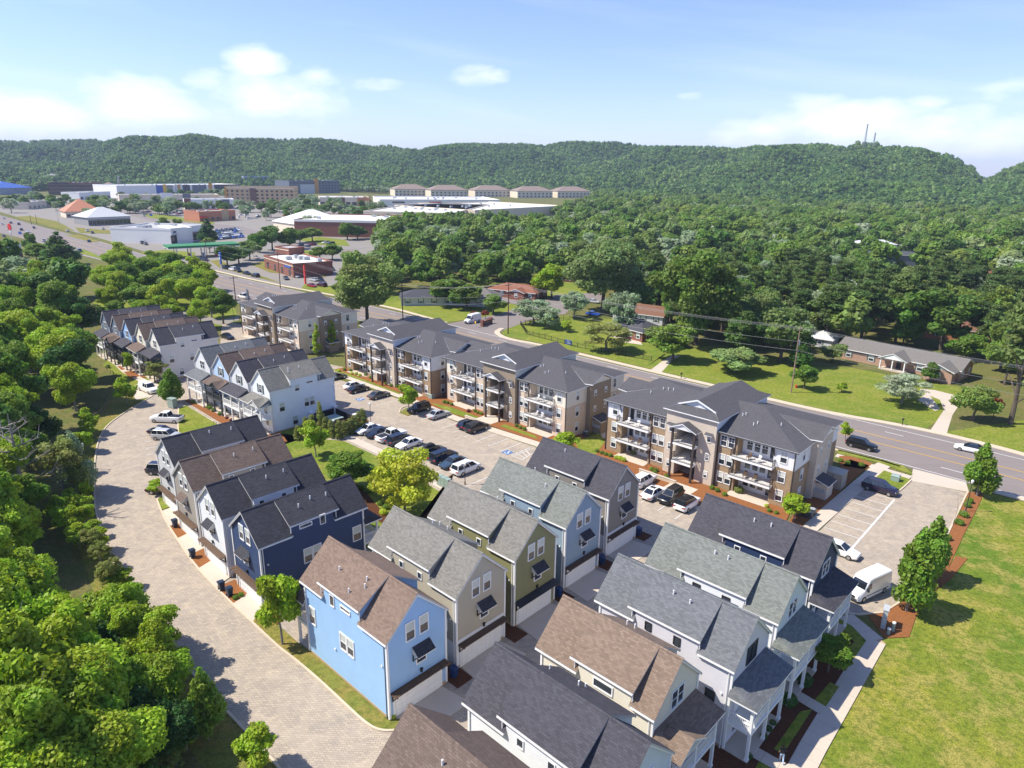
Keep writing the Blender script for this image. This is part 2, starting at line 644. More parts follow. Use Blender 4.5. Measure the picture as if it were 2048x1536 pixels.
# ---------------------------------------------------------------- measured positions (metres)
KN = ['near_bright', 'near_dark', 'near_silver', 'street', 'small', 'near_olive', 'near_mid', 'conifer', 'round', 'giant', 'lime', 'slim', 'roundbright', 'silver', 'tall', 'pine', 'redtree', 'cypress', 'box', 'yellow', 'red', 'olive', 'dark']
LB = ['', 'large bright green tree filling the lower left wood', 'bright trees of the lower left wood', 'dark green tree in the shade at the lower left kerb', 'dark trees of the lower left wood', 'blue green narrow tree in the shade, second from the bottom left corner of the drive', 'young dark tree with a thin pale trunk at the kerb of the drive', 'bright young tree at the bottom by the drive, shading the pavers', 'pale yellowish small tree at the bottom edge of the wood', 'small shaded sapling between the two bottom trees', 'saplings at the lower kerb', 'pale willowy tree with a thin trunk in the western clearing', 'slender grey green tree beside the willowy one', 'lime green young tree by the rocks at the drive bend', 'bright small tree beside the left lamp post', 'bright bush-like tree at the kerb south of the lamp post', 'leafy small tree behind the kerb, below the willowy tree', 'narrow dark young tree at the kerb in the middle of the bend', 'dark young tree leaning over the kerb', 'small round lime tree on the grass by the camper pickup', 'broad bright tree hanging over the lower kerb', 'bright green tree in the dense upper left wood', 'upper left wood: near_bright', 'mid green tree in the dense upper left wood', 'upper left wood: near_mid', 'dark green tree in the dense upper left wood', 'upper left wood: near_dark', 'bright spreading tree in the group behind the far western row', 'bright trees between the far row and the road', 'single tree with a clear trunk on the grass left of the cream block', 'tall dark broad conifer beside the wide road at the left', 'yellow green tree before the white drive-in', 'small tree left of the conifer on the road verge', 'mid green tree in the thick of the western wood', 'western wood: near_mid', 'bright green tree in the thick of the western wood', 'western wood: near_bright', 'dark green tree in the thick of the western wood', 'western wood: near_dark', 'bright tree bulging over the kerb of the drive', 'bright trees over the kerb', 'slender young tree among many on the left verge of the drive', 'slender verge trees', 'bright spreading tree behind the far western row', 'behind the far row: near_bright', 'mid green spreading tree behind the far western row', 'behind the far row: near_mid', 'huge light green tree between the apartment blocks and the road', 'smaller tree left of the huge light green one', 'dense oval street tree by the white pickup', 'bright tree on the small lot island', 'bright young tree at the corner of the cream block', 'lime young tree before the brown brick corner', 'light feathery tree at the crossing of the courtyard walks', 'spreading dark green tree over the courtyard bed', 'large yellow green tree in the courtyard by the mail boxes', 'thin yellow green tree left of the large lime one', 'leafy tree at the corner between navy and sky blue houses', 'left slim columnar tree at the end of the cream block', 'right slim columnar tree at the end of the cream block', 'street tree with dense crown at the corner of road and meadow', 'big dense street tree beside the white van', 'second street tree on the mulch strip behind the van tree', 'small green tree behind the right end of the near block', 'leafy small tree by the eastern porches', 'small tree before the far western porches', 'saplings before the far row', 'bushy olive tree before the bone white porch house', 'little tree by the pale grey garage over the black car', 'left of two lawn trees with trunks showing beyond the road', 'right of two lawn trees with trunks showing beyond the road', 'smaller lawn tree right of the pair', 'perfectly round bright green tree on the corner lawn', 'silvery tree at the black fence corner', 'low silvery tree inside the fence corner', 'silvery tree with a forked trunk by the blue car', 'tiny dark tree standing alone on the fenced lawn', 'wide open tree with a stout trunk at the black fence', 'tall silvery tree over the small brick cottage', 'very tall leafy tree behind the side street', 'giant tree left of the wood beyond the road', 'low spreading tree at the end of the black fence', 'tree hiding the right half of the brick cottage', 'wide low round tree on the lawn by the road', 'pale trunked tree behind the wide low one', 'dense tall tree left of the utility pole', 'dark tree directly behind the utility pole', 'round shrub tree at the foot of the utility pole', 'low flat spreading tree on the ranch lawn', 'clipped round tree before the ranch house', 'leafy tree left of the ranch house', 'tiny young tree on the ranch lawn', 'big shrub tree beside the pale drive', 'tall pine with reddish trunk at the right edge', 'second pine cut by the right edge', 'rust red small tree beside the pine', 'tall bare-trunked tree behind the ranch house', 'bright tree rising behind the ranch roof', 'dark pine behind the ranch house, left one', 'dark pine behind the ranch house, middle one', 'pine above the grey shed roof', 'bright tree at the right edge above the pine shrub', 'green tree at the right end of the ranch house', 'left of two red shrubs on the planted island', 'right of two red shrubs on the planted island', 'tree with a clear trunk in the row round the brick bank lots', 'trees round the brick bank lots', 'dark pointed conifer before the dealer lot', 'clipped cypress in the hedge round the dumpster enclosure', 'cypresses round the enclosure', 'round clipped shrub in the mulch before the cream block', 'clipped shrubs before the apartment blocks', 'round clipped shrub in the mulch before the nearest block', 'round clipped shrub before the right wing of the nearest block', 'round clipped shrub by the lime young tree', 'clipped shrubs before the apartment blocks 2', 'yellow shrub mound before the left wing of the nearest block', 'yellow shrubs', 'small yellow shrub by the terrace of the nearest block', 'yellow shrub single', 'dark red round shrub before the cream block', 'red shrub', 'loose brown green shrub before the recessed terrace', 'terrace shrubs', 'tall loose shrub beside the purple flowers', 'terrace shrub 2', 'green shrub in the bed before the white and brown block', 'shrubs before the third block', 'yellow shrub in the bed before the white and brown block', 'yellow shrubs of the third block', 'round shrub on the mulch at the road end of the near block', 'shrubs at the road end', 'rounded shrub along the kerb of the eastern lot', 'shrubs along the kerb of the eastern lot', 'round shrub in the bed before the northern porches', 'shrubs before the northern porches', 'reddish low shrub in the bed before the northern porches', 'reddish shrubs', 'upright shrub beside the northern porches', 'upright shrubs', 'large dark shrub in shade by the eastern porches', 'dark shrubs by the eastern porches', 'small round shrub in the dark bed by the eastern porches', 'small shrubs by the eastern porches', 'shaded shrub at the foot of the eastern columns', 'shaded shrubs at the columns', 'green shrub on the courtyard mulch', 'courtyard shrubs', 'yellow green shrub at the corner of the courtyard mulch', 'courtyard yellow shrub', 'leafy pot plant on the apron of the navy house', 'plants on the navy apron', 'low plant at the corner of the navy apron', 'plant at apron corner', 'bright lime plant at the corner of the sky blue house', 'lime plant', 'green shrub before the porches of the far western row', 'shrubs before the far row']
MROW = [(-16.91,57.0),(-11.88,63.24),(-6.7,69.49),(-1.3,76.07),(4.13,82.83)]
EROW = [(-6.3,36.1),(-0.94,42.28),(4.43,48.27),(9.82,54.74),(15.32,60.66),(21.07,67.21)]
WROW = [(-18.4,71.91),(-24.41,77.68),(-30.32,84.07),(-35.77,90.93)]
NROW = [(-34.14,121.05),(-39.67,126.01),(-44.81,130.6),(-50.2,135.2)]
PROW = [(-66.76,149.48),(-72.07,153.91),(-77.2,158.0),(-82.0,162.0),(-86.8,166.3)]
YA = [(83.89,94.21),(78.12,99.99),(70.19,107.55),(60.21,117.01),(49.73,126.33),(39.39,135.48),(29.12,145.07),(19.05,154.77),(9.05,164.45),(-0.88,174.09),
 (-10.92,183.61),(-21.05,193.04),(-31.26,202.25),(-41.46,211.15),(-51.98,219.6),(-63.29,228.48),(-74.44,237.52),(-85.42,246.53),(-96.53,255.84),
 (-107.37,265.57),(-117.41,274.86),(-127.64,283.96),(-138.12,293.24),(-148.63,302.49),(-159.03,311.84),(-169.27,321.25),(-179.44,330.85),
 (-189.41,340.54),(-199.37,350.45),(-209.33,360.37),(-219.34,370.36),(-229.3,380.29),(-239.28,390.21),(-249.18,400.0),(-259.11,409.65),(-269.14,419.2),
 (-279.25,428.67)]
YB = [(81.21,91.77),(75.45,97.47),(67.57,104.99),(57.63,114.41),(47.19,123.84),(37.04,133.1),(26.85,142.83),(16.89,152.66),(7.01,162.38),(-2.84,171.97),
 (-12.85,181.39),(-23.0,190.67),(-33.28,199.62),(-43.43,208.18),(-53.95,216.19),(-65.63,224.98),(-77.07,234.0),(-88.18,243.03),(-99.53,252.52),
 (-110.52,262.55),(-120.33,271.83),(-130.4,280.86),(-140.88,290.14),(-151.37,299.41),(-161.81,308.73),(-172.09,318.03),(-182.39,327.49),
 (-192.52,336.96),(-202.73,346.68),(-212.89,356.45),(-223.1,366.35),(-233.19,376.21),(-243.27,386.09),(-253.19,395.8),(-263.1,405.35),(-273.12,414.78),
 (-283.23,424.12)]
WA = [(86.19,96.3),(80.4,102.15),(72.43,109.74),(62.42,119.24),(51.92,128.46),(41.41,137.53),(31.06,146.98),(20.89,156.59),(10.8,166.23),(0.81,175.9),
 (-9.26,185.51),(-19.37,195.06),(-29.54,204.5),(-39.77,213.7),(-50.29,222.52),(-61.28,231.49),(-72.19,240.53),(-83.05,249.53),(-93.97,258.69),
 (-104.66,268.16),(-114.91,277.45),(-125.27,286.63),(-135.76,295.89),(-146.27,305.14),(-156.65,314.51),(-166.86,324.01),(-176.91,333.72),
 (-186.74,343.6),(-196.49,353.68),(-206.27,363.73),(-216.11,373.79),(-225.96,383.79),(-235.86,393.74),(-245.75,403.59),(-255.7,413.33),
 (-265.72,422.99)]
WB = [(78.52,89.33),(72.78,94.96),(64.95,102.44),(55.05,111.81),(44.64,121.36),(34.69,130.71),(24.58,140.6),(14.74,150.54),(4.97,160.31),(-4.81,169.85),
 (-14.79,179.17),(-24.95,188.31),(-35.29,197.0),(-45.4,205.21),(-55.91,212.79),(-67.97,221.47),(-79.69,230.48),(-90.94,239.54),(-102.52,249.2),
 (-113.68,259.54),(-123.26,268.8),(-133.16,277.75),(-143.63,287.05),(-154.11,296.33),(-164.58,305.62),(-174.91,314.82),(-185.35,324.14),
 (-195.63,333.38),(-206.09,342.9),(-216.46,352.52),(-226.86,362.34),(-237.08,372.13),(-247.26,381.97),(-257.19,391.61),(-267.09,401.05),
 (-277.11,410.37),(-287.22,419.57),(-297.54,428.79)]
EA = [(88.23,98.16),(82.44,104.06),(74.43,111.68),(64.38,121.22),(53.86,130.35),(43.2,139.35),(32.79,148.68),(22.53,158.2),(12.36,167.8),(2.3,177.52),
 (-7.78,187.2),(-17.88,196.87),(-28.0,206.5),(-38.26,215.96),(-48.79,225.11),(-59.5,234.16),(-70.2,243.22),(-80.95,252.19),(-91.69,261.22),
 (-102.26,270.45),(-112.68,279.76),(-123.17,288.99),(-133.66,298.25),(-144.18,307.49),(-154.54,316.88),(-164.71,326.46),(-174.65,336.28),
 (-184.37,346.33),(-193.93,356.55),(-203.56,366.72),(-213.25,376.84),(-222.99,386.9),(-232.81,396.88),(-242.7,406.78),(-252.66,416.61),
 (-262.69,426.36)]
EB = [(76.22,87.24),(70.49,92.8),(62.7,100.25),(52.84,109.59),(42.45,119.22),(32.67,128.66),(22.64,138.68),(12.9,148.72),(3.22,158.54),(-6.49,168.03),
 (-16.45,177.27),(-26.63,186.28),(-37.02,194.75),(-47.09,202.67),(-57.6,209.87),(-69.98,218.47),(-81.94,227.46),(-93.31,236.54),(-105.09,246.36),
 (-116.38,256.95),(-125.76,266.2),(-135.53,275.09),(-146.0,284.39),(-156.47,293.69),(-166.96,302.95),(-177.33,312.06),(-187.88,321.26),(-198.3,330.31),
 (-208.97,339.67),(-219.51,349.16),(-230.09,358.91),(-240.42,368.63),(-250.68,378.44),(-260.62,388.02),(-270.51,397.37),(-280.52,406.58),
 (-290.64,415.68),(-301.0,424.8)]
STALLS = [((51.14,91.02),(54.21,88.29)),((49.09,89.23),(52.49,86.42)),((47.27,87.69),(50.82,84.63)),((45.94,85.5),(49.14,82.72)),((44.25,83.56),(47.43,80.73)),
 ((42.55,81.7),(45.8,78.82)),((40.91,79.9),(44.23,76.99)),((40.34,77.02),(42.42,75.36)),((54.3,88.29),(40.83,73.52)),((54.41,88.19),(40.94,73.44)),
 ((28.8,80.57),(25.4,76.91)),((26.99,82.87),(23.59,79.21)),((25.18,85.17),(21.78,81.51)),((23.37,87.48),(19.97,83.81)),((21.56,89.78),(18.16,86.12)),
 ((19.75,92.08),(16.35,88.42)),((10.06,99.09),(6.66,95.43)),((7.96,101.1),(4.56,97.44)),((5.87,103.11),(2.46,99.45)),((3.77,105.12),(0.37,101.45)),
 ((1.68,107.13),(-1.73,103.46)),((-0.42,109.14),(-3.82,105.47)),((-2.52,111.15),(-5.92,107.48)),((-4.61,113.15),(-8.02,109.49)),((-6.71,115.16),
 (-10.11,111.5)),((-8.81,117.17),(-12.21,113.51)),((-10.9,119.18),(-14.31,115.52)),((-13.0,121.19),(-16.4,117.53)),((-15.09,123.2),(-18.5,119.54)),
 ((-17.19,125.21),(-20.59,121.55)),((-22.56,128.57),(-25.96,124.91)),((-24.75,130.38),(-28.15,126.72)),((-26.93,132.2),(-30.34,128.54)),
 ((-29.12,134.01),(-32.53,130.35)),((-31.31,135.83),(-34.71,132.16)),((-33.5,137.64),(-36.9,133.98)),((-35.68,139.46),(-39.09,135.79)),
 ((-37.87,141.27),(-41.27,137.61)),((-27.55,108.69),(-24.15,112.35)),((-25.51,106.79),(-22.11,110.45)),((-23.47,104.89),(-20.07,108.56)),
 ((-21.44,103.0),(-18.03,106.66)),((-19.4,101.1),(-15.99,104.76)),((-17.36,99.2),(-13.96,102.86)),((-14.28,96.66),(-10.88,100.32)),((-11.77,94.42),
 (-8.37,98.08)),((-9.27,92.18),(-5.87,95.84)),((-6.76,89.93),(-3.36,93.6)),((-4.26,87.69),(-0.86,91.35)),((-60.35,105.15),(-59.65,105.7)),
 ((-58.7,102.33),(-57.19,103.47)),((-57.32,99.63),(-55.78,100.62)),((-55.88,97.09),(-54.08,98.28)),((-54.37,94.55),(-52.53,95.47)),((-52.94,91.92),
 (-51.22,92.8)),((-51.56,89.69),(-50.04,90.36)),((0.08,101.88),(3.14,105.19)),((0.08,101.88),(1.82,100.2)),((1.82,100.2),(3.45,102.75)),((0.84,102.71),
 (2.23,100.84)),((1.61,103.54),(2.64,101.48)),((2.38,104.36),(3.04,102.11))]
TREES = [(0,-46.9,53.0,14,5.2,1,2),(0,-42.8,50.3,13,4.8,1,2),(0,-37.3,46.7,11.5,4.3,1,2),(0,-36.0,42.3,14,5,1,2),(0,-31.5,40.6,12,4.6,1,2),
 (0,-31.9,43.7,9.5,3.4,1,2),(0,-30.6,36.4,13,4.6,1,2),(0,-26.9,36.4,10.5,4,1,2),(0,-29.8,33.2,11.5,4.2,1,2),(0,-34.4,37.9,15,5.2,1,2),
 (0,-41.2,46.8,15,5,1,2),(0,-27.6,33.3,9.5,3.6,1,2),(1,-27.8,41.5,8,3.0,3,4),(1,-34.3,48.7,7,2.6,3,4),(1,-25.9,36.2,7,2.6,3,4),
 (1,-25.3,41.4,6,2.3,3,4),(2,-27.72,41.76,5.4,1.2,5,0),(3,-23.81,43.88,6.6,1.4,6,0),(4,-18.86,41.0,4.2,1.6,7,0),(5,-25.15,40.66,2.6,1.1,8,0),
 (4,-24.98,42.77,2.2,0.8,9,10),(5,-60.46,84.25,8.8,3.1,11,0),(2,-59.87,86.55,9.2,2.4,12,0),(4,-71.04,108.24,5.0,1.8,13,0),
 (4,-67.62,100.41,4.0,1.9,14,0),(4,-55.68,80.16,3.2,1.6,15,0),(4,-54.3,76.3,3.5,1.7,16,0),(4,-50.45,73.98,2.7,1.4,17,0),(4,-48.23,71.19,3.3,1.5,18,0),
 (4,-72.89,123.16,5.8,2.4,19,0),(4,-41.65,63.8,2.5,1.6,20,0),(0,-148.9,212.64,15,6,21,22),(6,-142.61,194.19,16,6,23,24),
 (6,-118.19,175.64,15,5.5,23,24),(1,-113.32,176.53,13,5,25,26),(0,-104.9,143.0,16,6,21,22),(0,-89.5,128.7,15,5.5,21,22),(6,-90.3,138.1,13,4.6,23,24),
 (6,-82.6,105.1,16,6,23,24),(1,-83.1,122.9,14,5,25,26),(0,-78.8,99.0,15,5,21,22),(0,-80.4,119.3,11,4,21,22),(6,-71.0,85.7,14,5,23,24),
 (6,-74.3,94.8,12,4.2,23,24),(1,-74.5,100.3,9,3.4,25,26),(0,-65.5,79.9,12,4.2,21,22),(0,-61.2,70.1,14,5,21,22),(6,-68.6,89.8,9,3.4,23,24),
 (6,-100.6,127.5,17,6,23,24),(1,-73.3,86.4,16,6,25,26),(0,-58.0,65.4,15,5,21,22),(0,-55.5,67.0,11,4,21,22),(6,-59.5,75.1,9,3.4,23,24),
 (0,-163.69,287.6,13,6,27,28),(0,-141.4,237.63,12,5,27,28),(6,-127.76,238.13,13,5.5,27,28),(0,-119.31,242.06,13,5.5,27,28),
 (0,-103.77,201.42,12,5,27,28),(6,-112.44,202.27,11,5,27,28),(0,-100.52,212.02,12,5,27,28),(0,-90.43,202.57,11,4.2,27,28),
 (6,-109.25,186.39,8,3.6,27,28),(0,-95.59,186.92,9.5,4.5,27,28),(0,-102.3,189.18,9,4,27,28),(6,-109.16,179.1,8,3,27,28),(0,-87.0,187.69,9.5,3.6,27,28),
 (0,-123.06,207.71,10,4,27,28),(6,-83.5,194.12,10.1,4.5,29,0),(7,-202.57,308.54,14.7,8.1,30,0),(8,-217.64,315.39,8.8,5.7,31,0),
 (8,-244.34,351.44,10.7,3.8,32,0),(6,-124.1,92.9,12.1,4.8,33,34),(0,-127.6,165.2,10.3,5.1,35,36),(0,-162.4,202.7,13.7,5.7,35,36),
 (0,-169.3,205.7,14.8,4.0,35,36),(6,-126.0,120.8,11.8,5.6,33,34),(6,-95.3,123.0,14.4,4.5,33,34),(0,-154.8,188.0,12.8,4.5,35,36),
 (0,-191.5,196.3,12.0,5.9,35,36),(6,-117.7,84.4,13.7,5.4,33,34),(1,-104.4,59.8,13.8,5.3,37,38),(0,-145.9,187.7,12.1,5.6,35,36),
 (0,-145.3,172.0,13.4,5.9,35,36),(6,-78.0,68.3,14.7,4.8,33,34),(1,-118.1,128.7,15.3,4.6,37,38),(0,-139.0,156.8,15.1,4.7,35,36),
 (6,-164.5,131.0,13.0,4.2,33,34),(6,-133.6,163.4,11.9,5.6,33,34),(6,-142.4,149.9,14.1,5.0,33,34),(0,-170.9,151.2,11.9,4.7,35,36),
 (6,-139.6,165.9,14.3,5.9,33,34),(0,-151.4,192.4,14.8,5.0,35,36),(6,-155.4,131.4,10.3,4.1,33,34),(1,-74.2,43.7,12.7,5.2,37,38),
 (0,-108.4,85.9,13.0,5.3,35,36),(6,-158.9,122.0,10.3,4.0,33,34),(6,-179.3,167.6,11.4,4.1,33,34),(0,-126.2,141.6,11.5,5.0,35,36),
 (0,-90.0,86.5,11.1,4.6,35,36),(0,-190.4,213.0,11.0,4.0,35,36),(6,-60.3,58.8,14.7,4.8,33,34),(1,-106.8,133.8,14.2,5.6,37,38),
 (0,-129.2,111.8,15.2,4.7,35,36),(1,-146.4,106.9,11.5,4.5,37,38),(0,-180.5,210.0,10.7,4.7,35,36),(6,-55.9,53.1,11.0,4.8,33,34),
 (0,-138.2,111.5,13.8,5.6,35,36),(6,-152.3,121.6,12.0,5.9,33,34),(0,-155.3,204.1,12.7,5.9,35,36),(0,-183.2,184.9,12.6,5.8,35,36),
 (0,-98.5,76.4,13.6,4.4,35,36),(6,-176.4,195.1,14.5,4.0,33,34),(6,-113.3,77.9,15.4,4.7,33,34),(6,-115.3,145.9,14.0,6.0,33,34),
 (6,-152.8,147.9,13.2,4.2,33,34),(0,-96.2,136.4,14.1,4.2,35,36),(0,-171.6,222.7,11.6,4.5,35,36),(0,-150.2,137.0,14.0,5.5,35,36),
 (6,-66.2,63.5,11.2,5.3,33,34),(0,-138.6,141.9,13.1,5.0,35,36),(1,-167.4,160.3,13.2,5.9,37,38),(6,-204.0,208.4,11.7,5.0,33,34),
 (0,-174.7,216.9,13.1,5.2,35,36),(0,-160.9,176.5,11.9,4.5,35,36),(6,-119.8,136.2,10.6,5.1,33,34),(0,-131.7,121.9,10.0,4.4,35,36),
 (6,-64.8,68.9,14.6,4.4,33,34),(1,-75.8,54.0,10.8,4.8,37,38),(6,-138.8,125.0,11.0,5.7,33,34),(1,-124.0,153.6,13.8,4.0,37,38),
 (6,-161.7,190.8,12.5,4.2,33,34),(0,-150.0,129.7,10.6,5.8,35,36),(6,-181.3,174.9,12.3,5.0,33,34),(6,-133.5,101.9,12.0,5.3,33,34),
 (0,-128.2,190.6,13.1,5.6,35,36),(6,-112.8,153.0,14.6,5.0,33,34),(0,-110.9,162.6,11.1,5.6,35,36),(0,-140.5,132.1,11.4,4.9,35,36),
 (0,-128.6,174.3,15.5,4.7,35,36),(1,-159.3,141.7,11.8,5.2,37,38),(1,-163.4,182.7,13.2,5.0,37,38),(6,-124.1,108.2,14.0,5.7,33,34),
 (0,-105.1,65.4,14.4,5.9,35,36),(0,-61.3,50.7,13.2,4.4,35,36),(6,-138.9,104.9,13.7,5.0,33,34),(0,-81.8,55.4,11.7,4.7,35,36),
 (1,-132.7,140.5,14.3,6.0,37,38),(6,-137.1,171.3,12.6,5.8,33,34),(0,-87.2,64.9,13.5,4.4,35,36),(6,-100.6,91.4,13.0,5.0,33,34),
 (6,-121.8,99.3,11.2,5.3,33,34),(1,-100.5,81.8,12.2,4.9,37,38),(6,-107.0,125.7,12.7,5.7,33,34),(0,-96.3,62.7,10.0,4.6,35,36),
 (1,-90.2,74.6,14.9,5.7,37,38),(1,-172.2,185.2,13.1,5.2,37,38),(0,-132.3,149.8,14.2,5.4,35,36),(1,-151.8,178.7,15.0,4.1,37,38),
 (0,-136.7,199.6,10.3,5.1,35,36),(6,-68.8,50.4,10.1,4.3,33,34),(0,-94.7,107.8,13.8,5.8,35,36),(6,-162.5,151.7,10.8,5.3,33,34),
 (1,-86.0,90.8,14.9,5.7,37,38),(1,-120.9,79.4,14.5,5.3,37,38),(0,-191.7,182.6,15.5,4.2,35,36),(6,-186.0,189.9,12.5,5.6,33,34),
 (0,-32.64,51.07,8,3.2,39,40),(0,-27.9,44.97,8,3.0,39,40),(0,-35.39,53.67,8.5,3.0,39,40),(0,-30.32,48.37,7.5,2.8,39,40),(4,-59.19,86.57,3.4,1.3,41,42),
 (4,-56.9,83.64,3.5,1.0,41,42),(4,-57.47,81.48,3.3,1.5,41,42),(4,-53.32,76.96,3.5,1.3,41,42),(5,-48.47,70.09,3.5,1.3,41,42),
 (4,-50.88,71.67,3.6,1.5,41,42),(5,-45.85,67.55,3.5,1.2,41,42),(5,-42.61,63.77,3.7,1.3,41,42),(4,-63.99,92.14,4.7,1.6,41,42),
 (4,-69.89,105.58,3.4,1.2,41,42),(4,-53.8,74.48,4.4,1.8,41,42),(4,-57.32,78.11,4.2,1.6,41,42),(0,-136.0,241.1,11.0,6.0,43,44),
 (6,-109.7,229.4,12.5,5.0,45,46),(0,-135.5,270.3,11.1,5.9,43,44),(0,-121.6,234.8,10.6,5.0,43,44),(0,-124.2,214.7,13.7,5.0,43,44),
 (6,-106.8,215.5,13.1,5.8,45,46),(6,-127.1,225.4,13.4,4.9,45,46),(0,-130.6,263.8,12.8,4.7,43,44),(0,-143.3,276.1,11.2,4.7,43,44),
 (0,-131.1,247.1,14.0,5.0,43,44),(6,-130.2,257.3,13.5,5.1,45,46),(6,-116.1,220.1,11.3,5.7,45,46),(6,-136.5,261.2,13.1,4.7,45,46),
 (0,-103.7,228.0,12.1,5.1,43,44),(0,-113.5,246.9,12.7,5.9,43,44),(6,-123.2,248.6,13.9,4.7,45,46),(0,-151.1,264.5,13.6,6.0,43,44),
 (0,-139.8,246.4,11.1,4.7,43,44),(9,-42.55,197.08,21.4,11.0,47,0),(6,-57.99,234.51,7.7,5.2,48,0),(3,-65.16,124.7,6.8,2.1,49,0),
 (4,-19.11,120.58,6.4,2.2,50,0),(4,8.49,101.38,4.5,2.4,51,0),(4,37.48,81.51,3.9,2.0,52,0),(4,-30.71,99.86,6.7,2.3,53,0),(6,-22.8,87.83,6.1,3.7,54,0),
 (10,-13.87,81.51,8.9,4.0,55,0),(10,-17.27,85.71,5.3,2.1,56,0),(4,-21.59,55.31,8.8,2.4,57,0),(11,-47.18,160.65,7.7,1.0,58,0),
 (11,-44.68,165.6,7.6,1.0,59,0),(3,66.98,89.81,8.0,2.1,60,0),(3,41.88,62.22,9.0,2.2,61,0),(3,47.35,68.1,7.9,2.0,62,0),(4,57.72,110.85,3.5,1.1,63,0),
 (6,29.47,52.67,4.5,2.0,64,0),(4,-83.69,144.47,5.1,1.6,65,66),(5,-74.42,137.53,4.7,2.4,67,0),(4,-48.84,86.46,2.3,1.5,68,0),
 (8,-22.58,228.27,10.9,7.1,69,0),(8,-15.26,221.92,9.5,6.1,70,0),(8,-6.2,214.47,6.4,4.0,71,0),(12,13.63,243.59,11.5,6.6,72,0),
 (13,6.12,200.59,7.2,5.2,73,0),(13,10.08,196.13,6.3,4.7,74,0),(13,18.89,209.46,8.1,4.8,75,0),(4,15.09,190.66,3.5,1.8,76,0),
 (5,23.81,169.81,6.8,6.1,77,0),(13,30.63,189.23,12.2,4.9,78,0),(9,29.25,222.1,25.2,13.1,79,0),(9,48.45,177.65,25.6,12.6,80,0),
 (8,38.86,161.11,10.1,6.1,81,0),(8,40.37,177.14,5.4,5.3,82,0),(8,51.22,151.89,6.7,6.3,83,0),(14,55.84,163.02,13.6,5.5,84,0),
 (14,65.01,161.26,15.9,6.1,85,0),(7,68.8,157.06,9.7,3.6,86,0),(8,62.32,140.01,5.3,3.0,87,0),(13,78.6,131.58,5.7,5.0,88,0),
 (8,92.94,146.68,4.8,2.0,89,0),(8,78.09,162.02,5.6,3.0,90,0),(4,69.44,138.3,2.4,1.2,91,0),(8,86.55,121.53,7.9,3.8,92,0),
 (15,92.68,120.21,23.3,6.0,93,0),(15,101.14,125.5,18.7,5.3,94,0),(16,91.16,122.82,4.3,1.6,95,0),(14,112.76,176.33,18.5,7.3,96,0),
 (8,104.0,178.45,7.5,4.0,97,0),(15,93.66,180.53,17.5,6.1,98,0),(15,104.96,184.06,19.2,5.5,99,0),(15,83.96,179.91,16.2,5.4,100,0),
 (8,115.96,157.56,12.1,5.3,101,0),(8,113.14,166.38,7.7,4.4,102,0),(16,-11.84,204.96,2.8,1.5,103,0),(16,-8.41,206.67,2.8,1.5,104,0),
 (8,-127.63,320.8,9.4,6.0,105,106),(8,-127.95,335.54,9.5,6.1,105,106),(8,-130.09,313.59,10.1,6.1,105,106),(8,-127.85,416.29,9.1,6.0,105,106),
 (8,-123.12,425.98,9.8,6.4,105,106),(8,-131.5,378.41,13.3,7.3,105,106),(8,-123.85,384.42,12.4,6.9,105,106),(8,-158.96,362.91,9.5,3.9,105,106),
 (8,-95.11,339.59,7.7,4.7,105,106),(8,-89.16,340.32,8.2,5.4,105,106),(8,-104.61,438.26,11.6,6.9,105,106),(8,-99.93,445.51,10.3,6.4,105,106),
 (8,-134.0,366.27,12.9,5.8,105,106),(7,-178.89,408.54,14.3,5.9,107,0),(17,-35.08,109.76,3.0,0.72,108,109),(17,-34.33,110.73,3.0,0.72,108,109),
 (17,-32.54,109.86,5.7,0.72,108,109),(17,-31.47,108.75,3.2,0.72,108,109),(17,-30.29,108.12,3.2,0.72,108,109),(17,-28.93,107.72,3.2,0.72,108,109),
 (17,-28.33,109.11,2.7,0.72,108,109),(17,-27.64,109.84,2.7,0.72,108,109),(17,-27.03,110.57,3.2,0.72,108,109),(17,-26.47,111.54,3.4,0.72,108,109),
 (17,-26.0,113.01,3.5,0.72,108,109),(17,-31.64,110.37,2.8,0.72,108,109),(17,-35.62,107.0,2.5,0.72,108,109)]
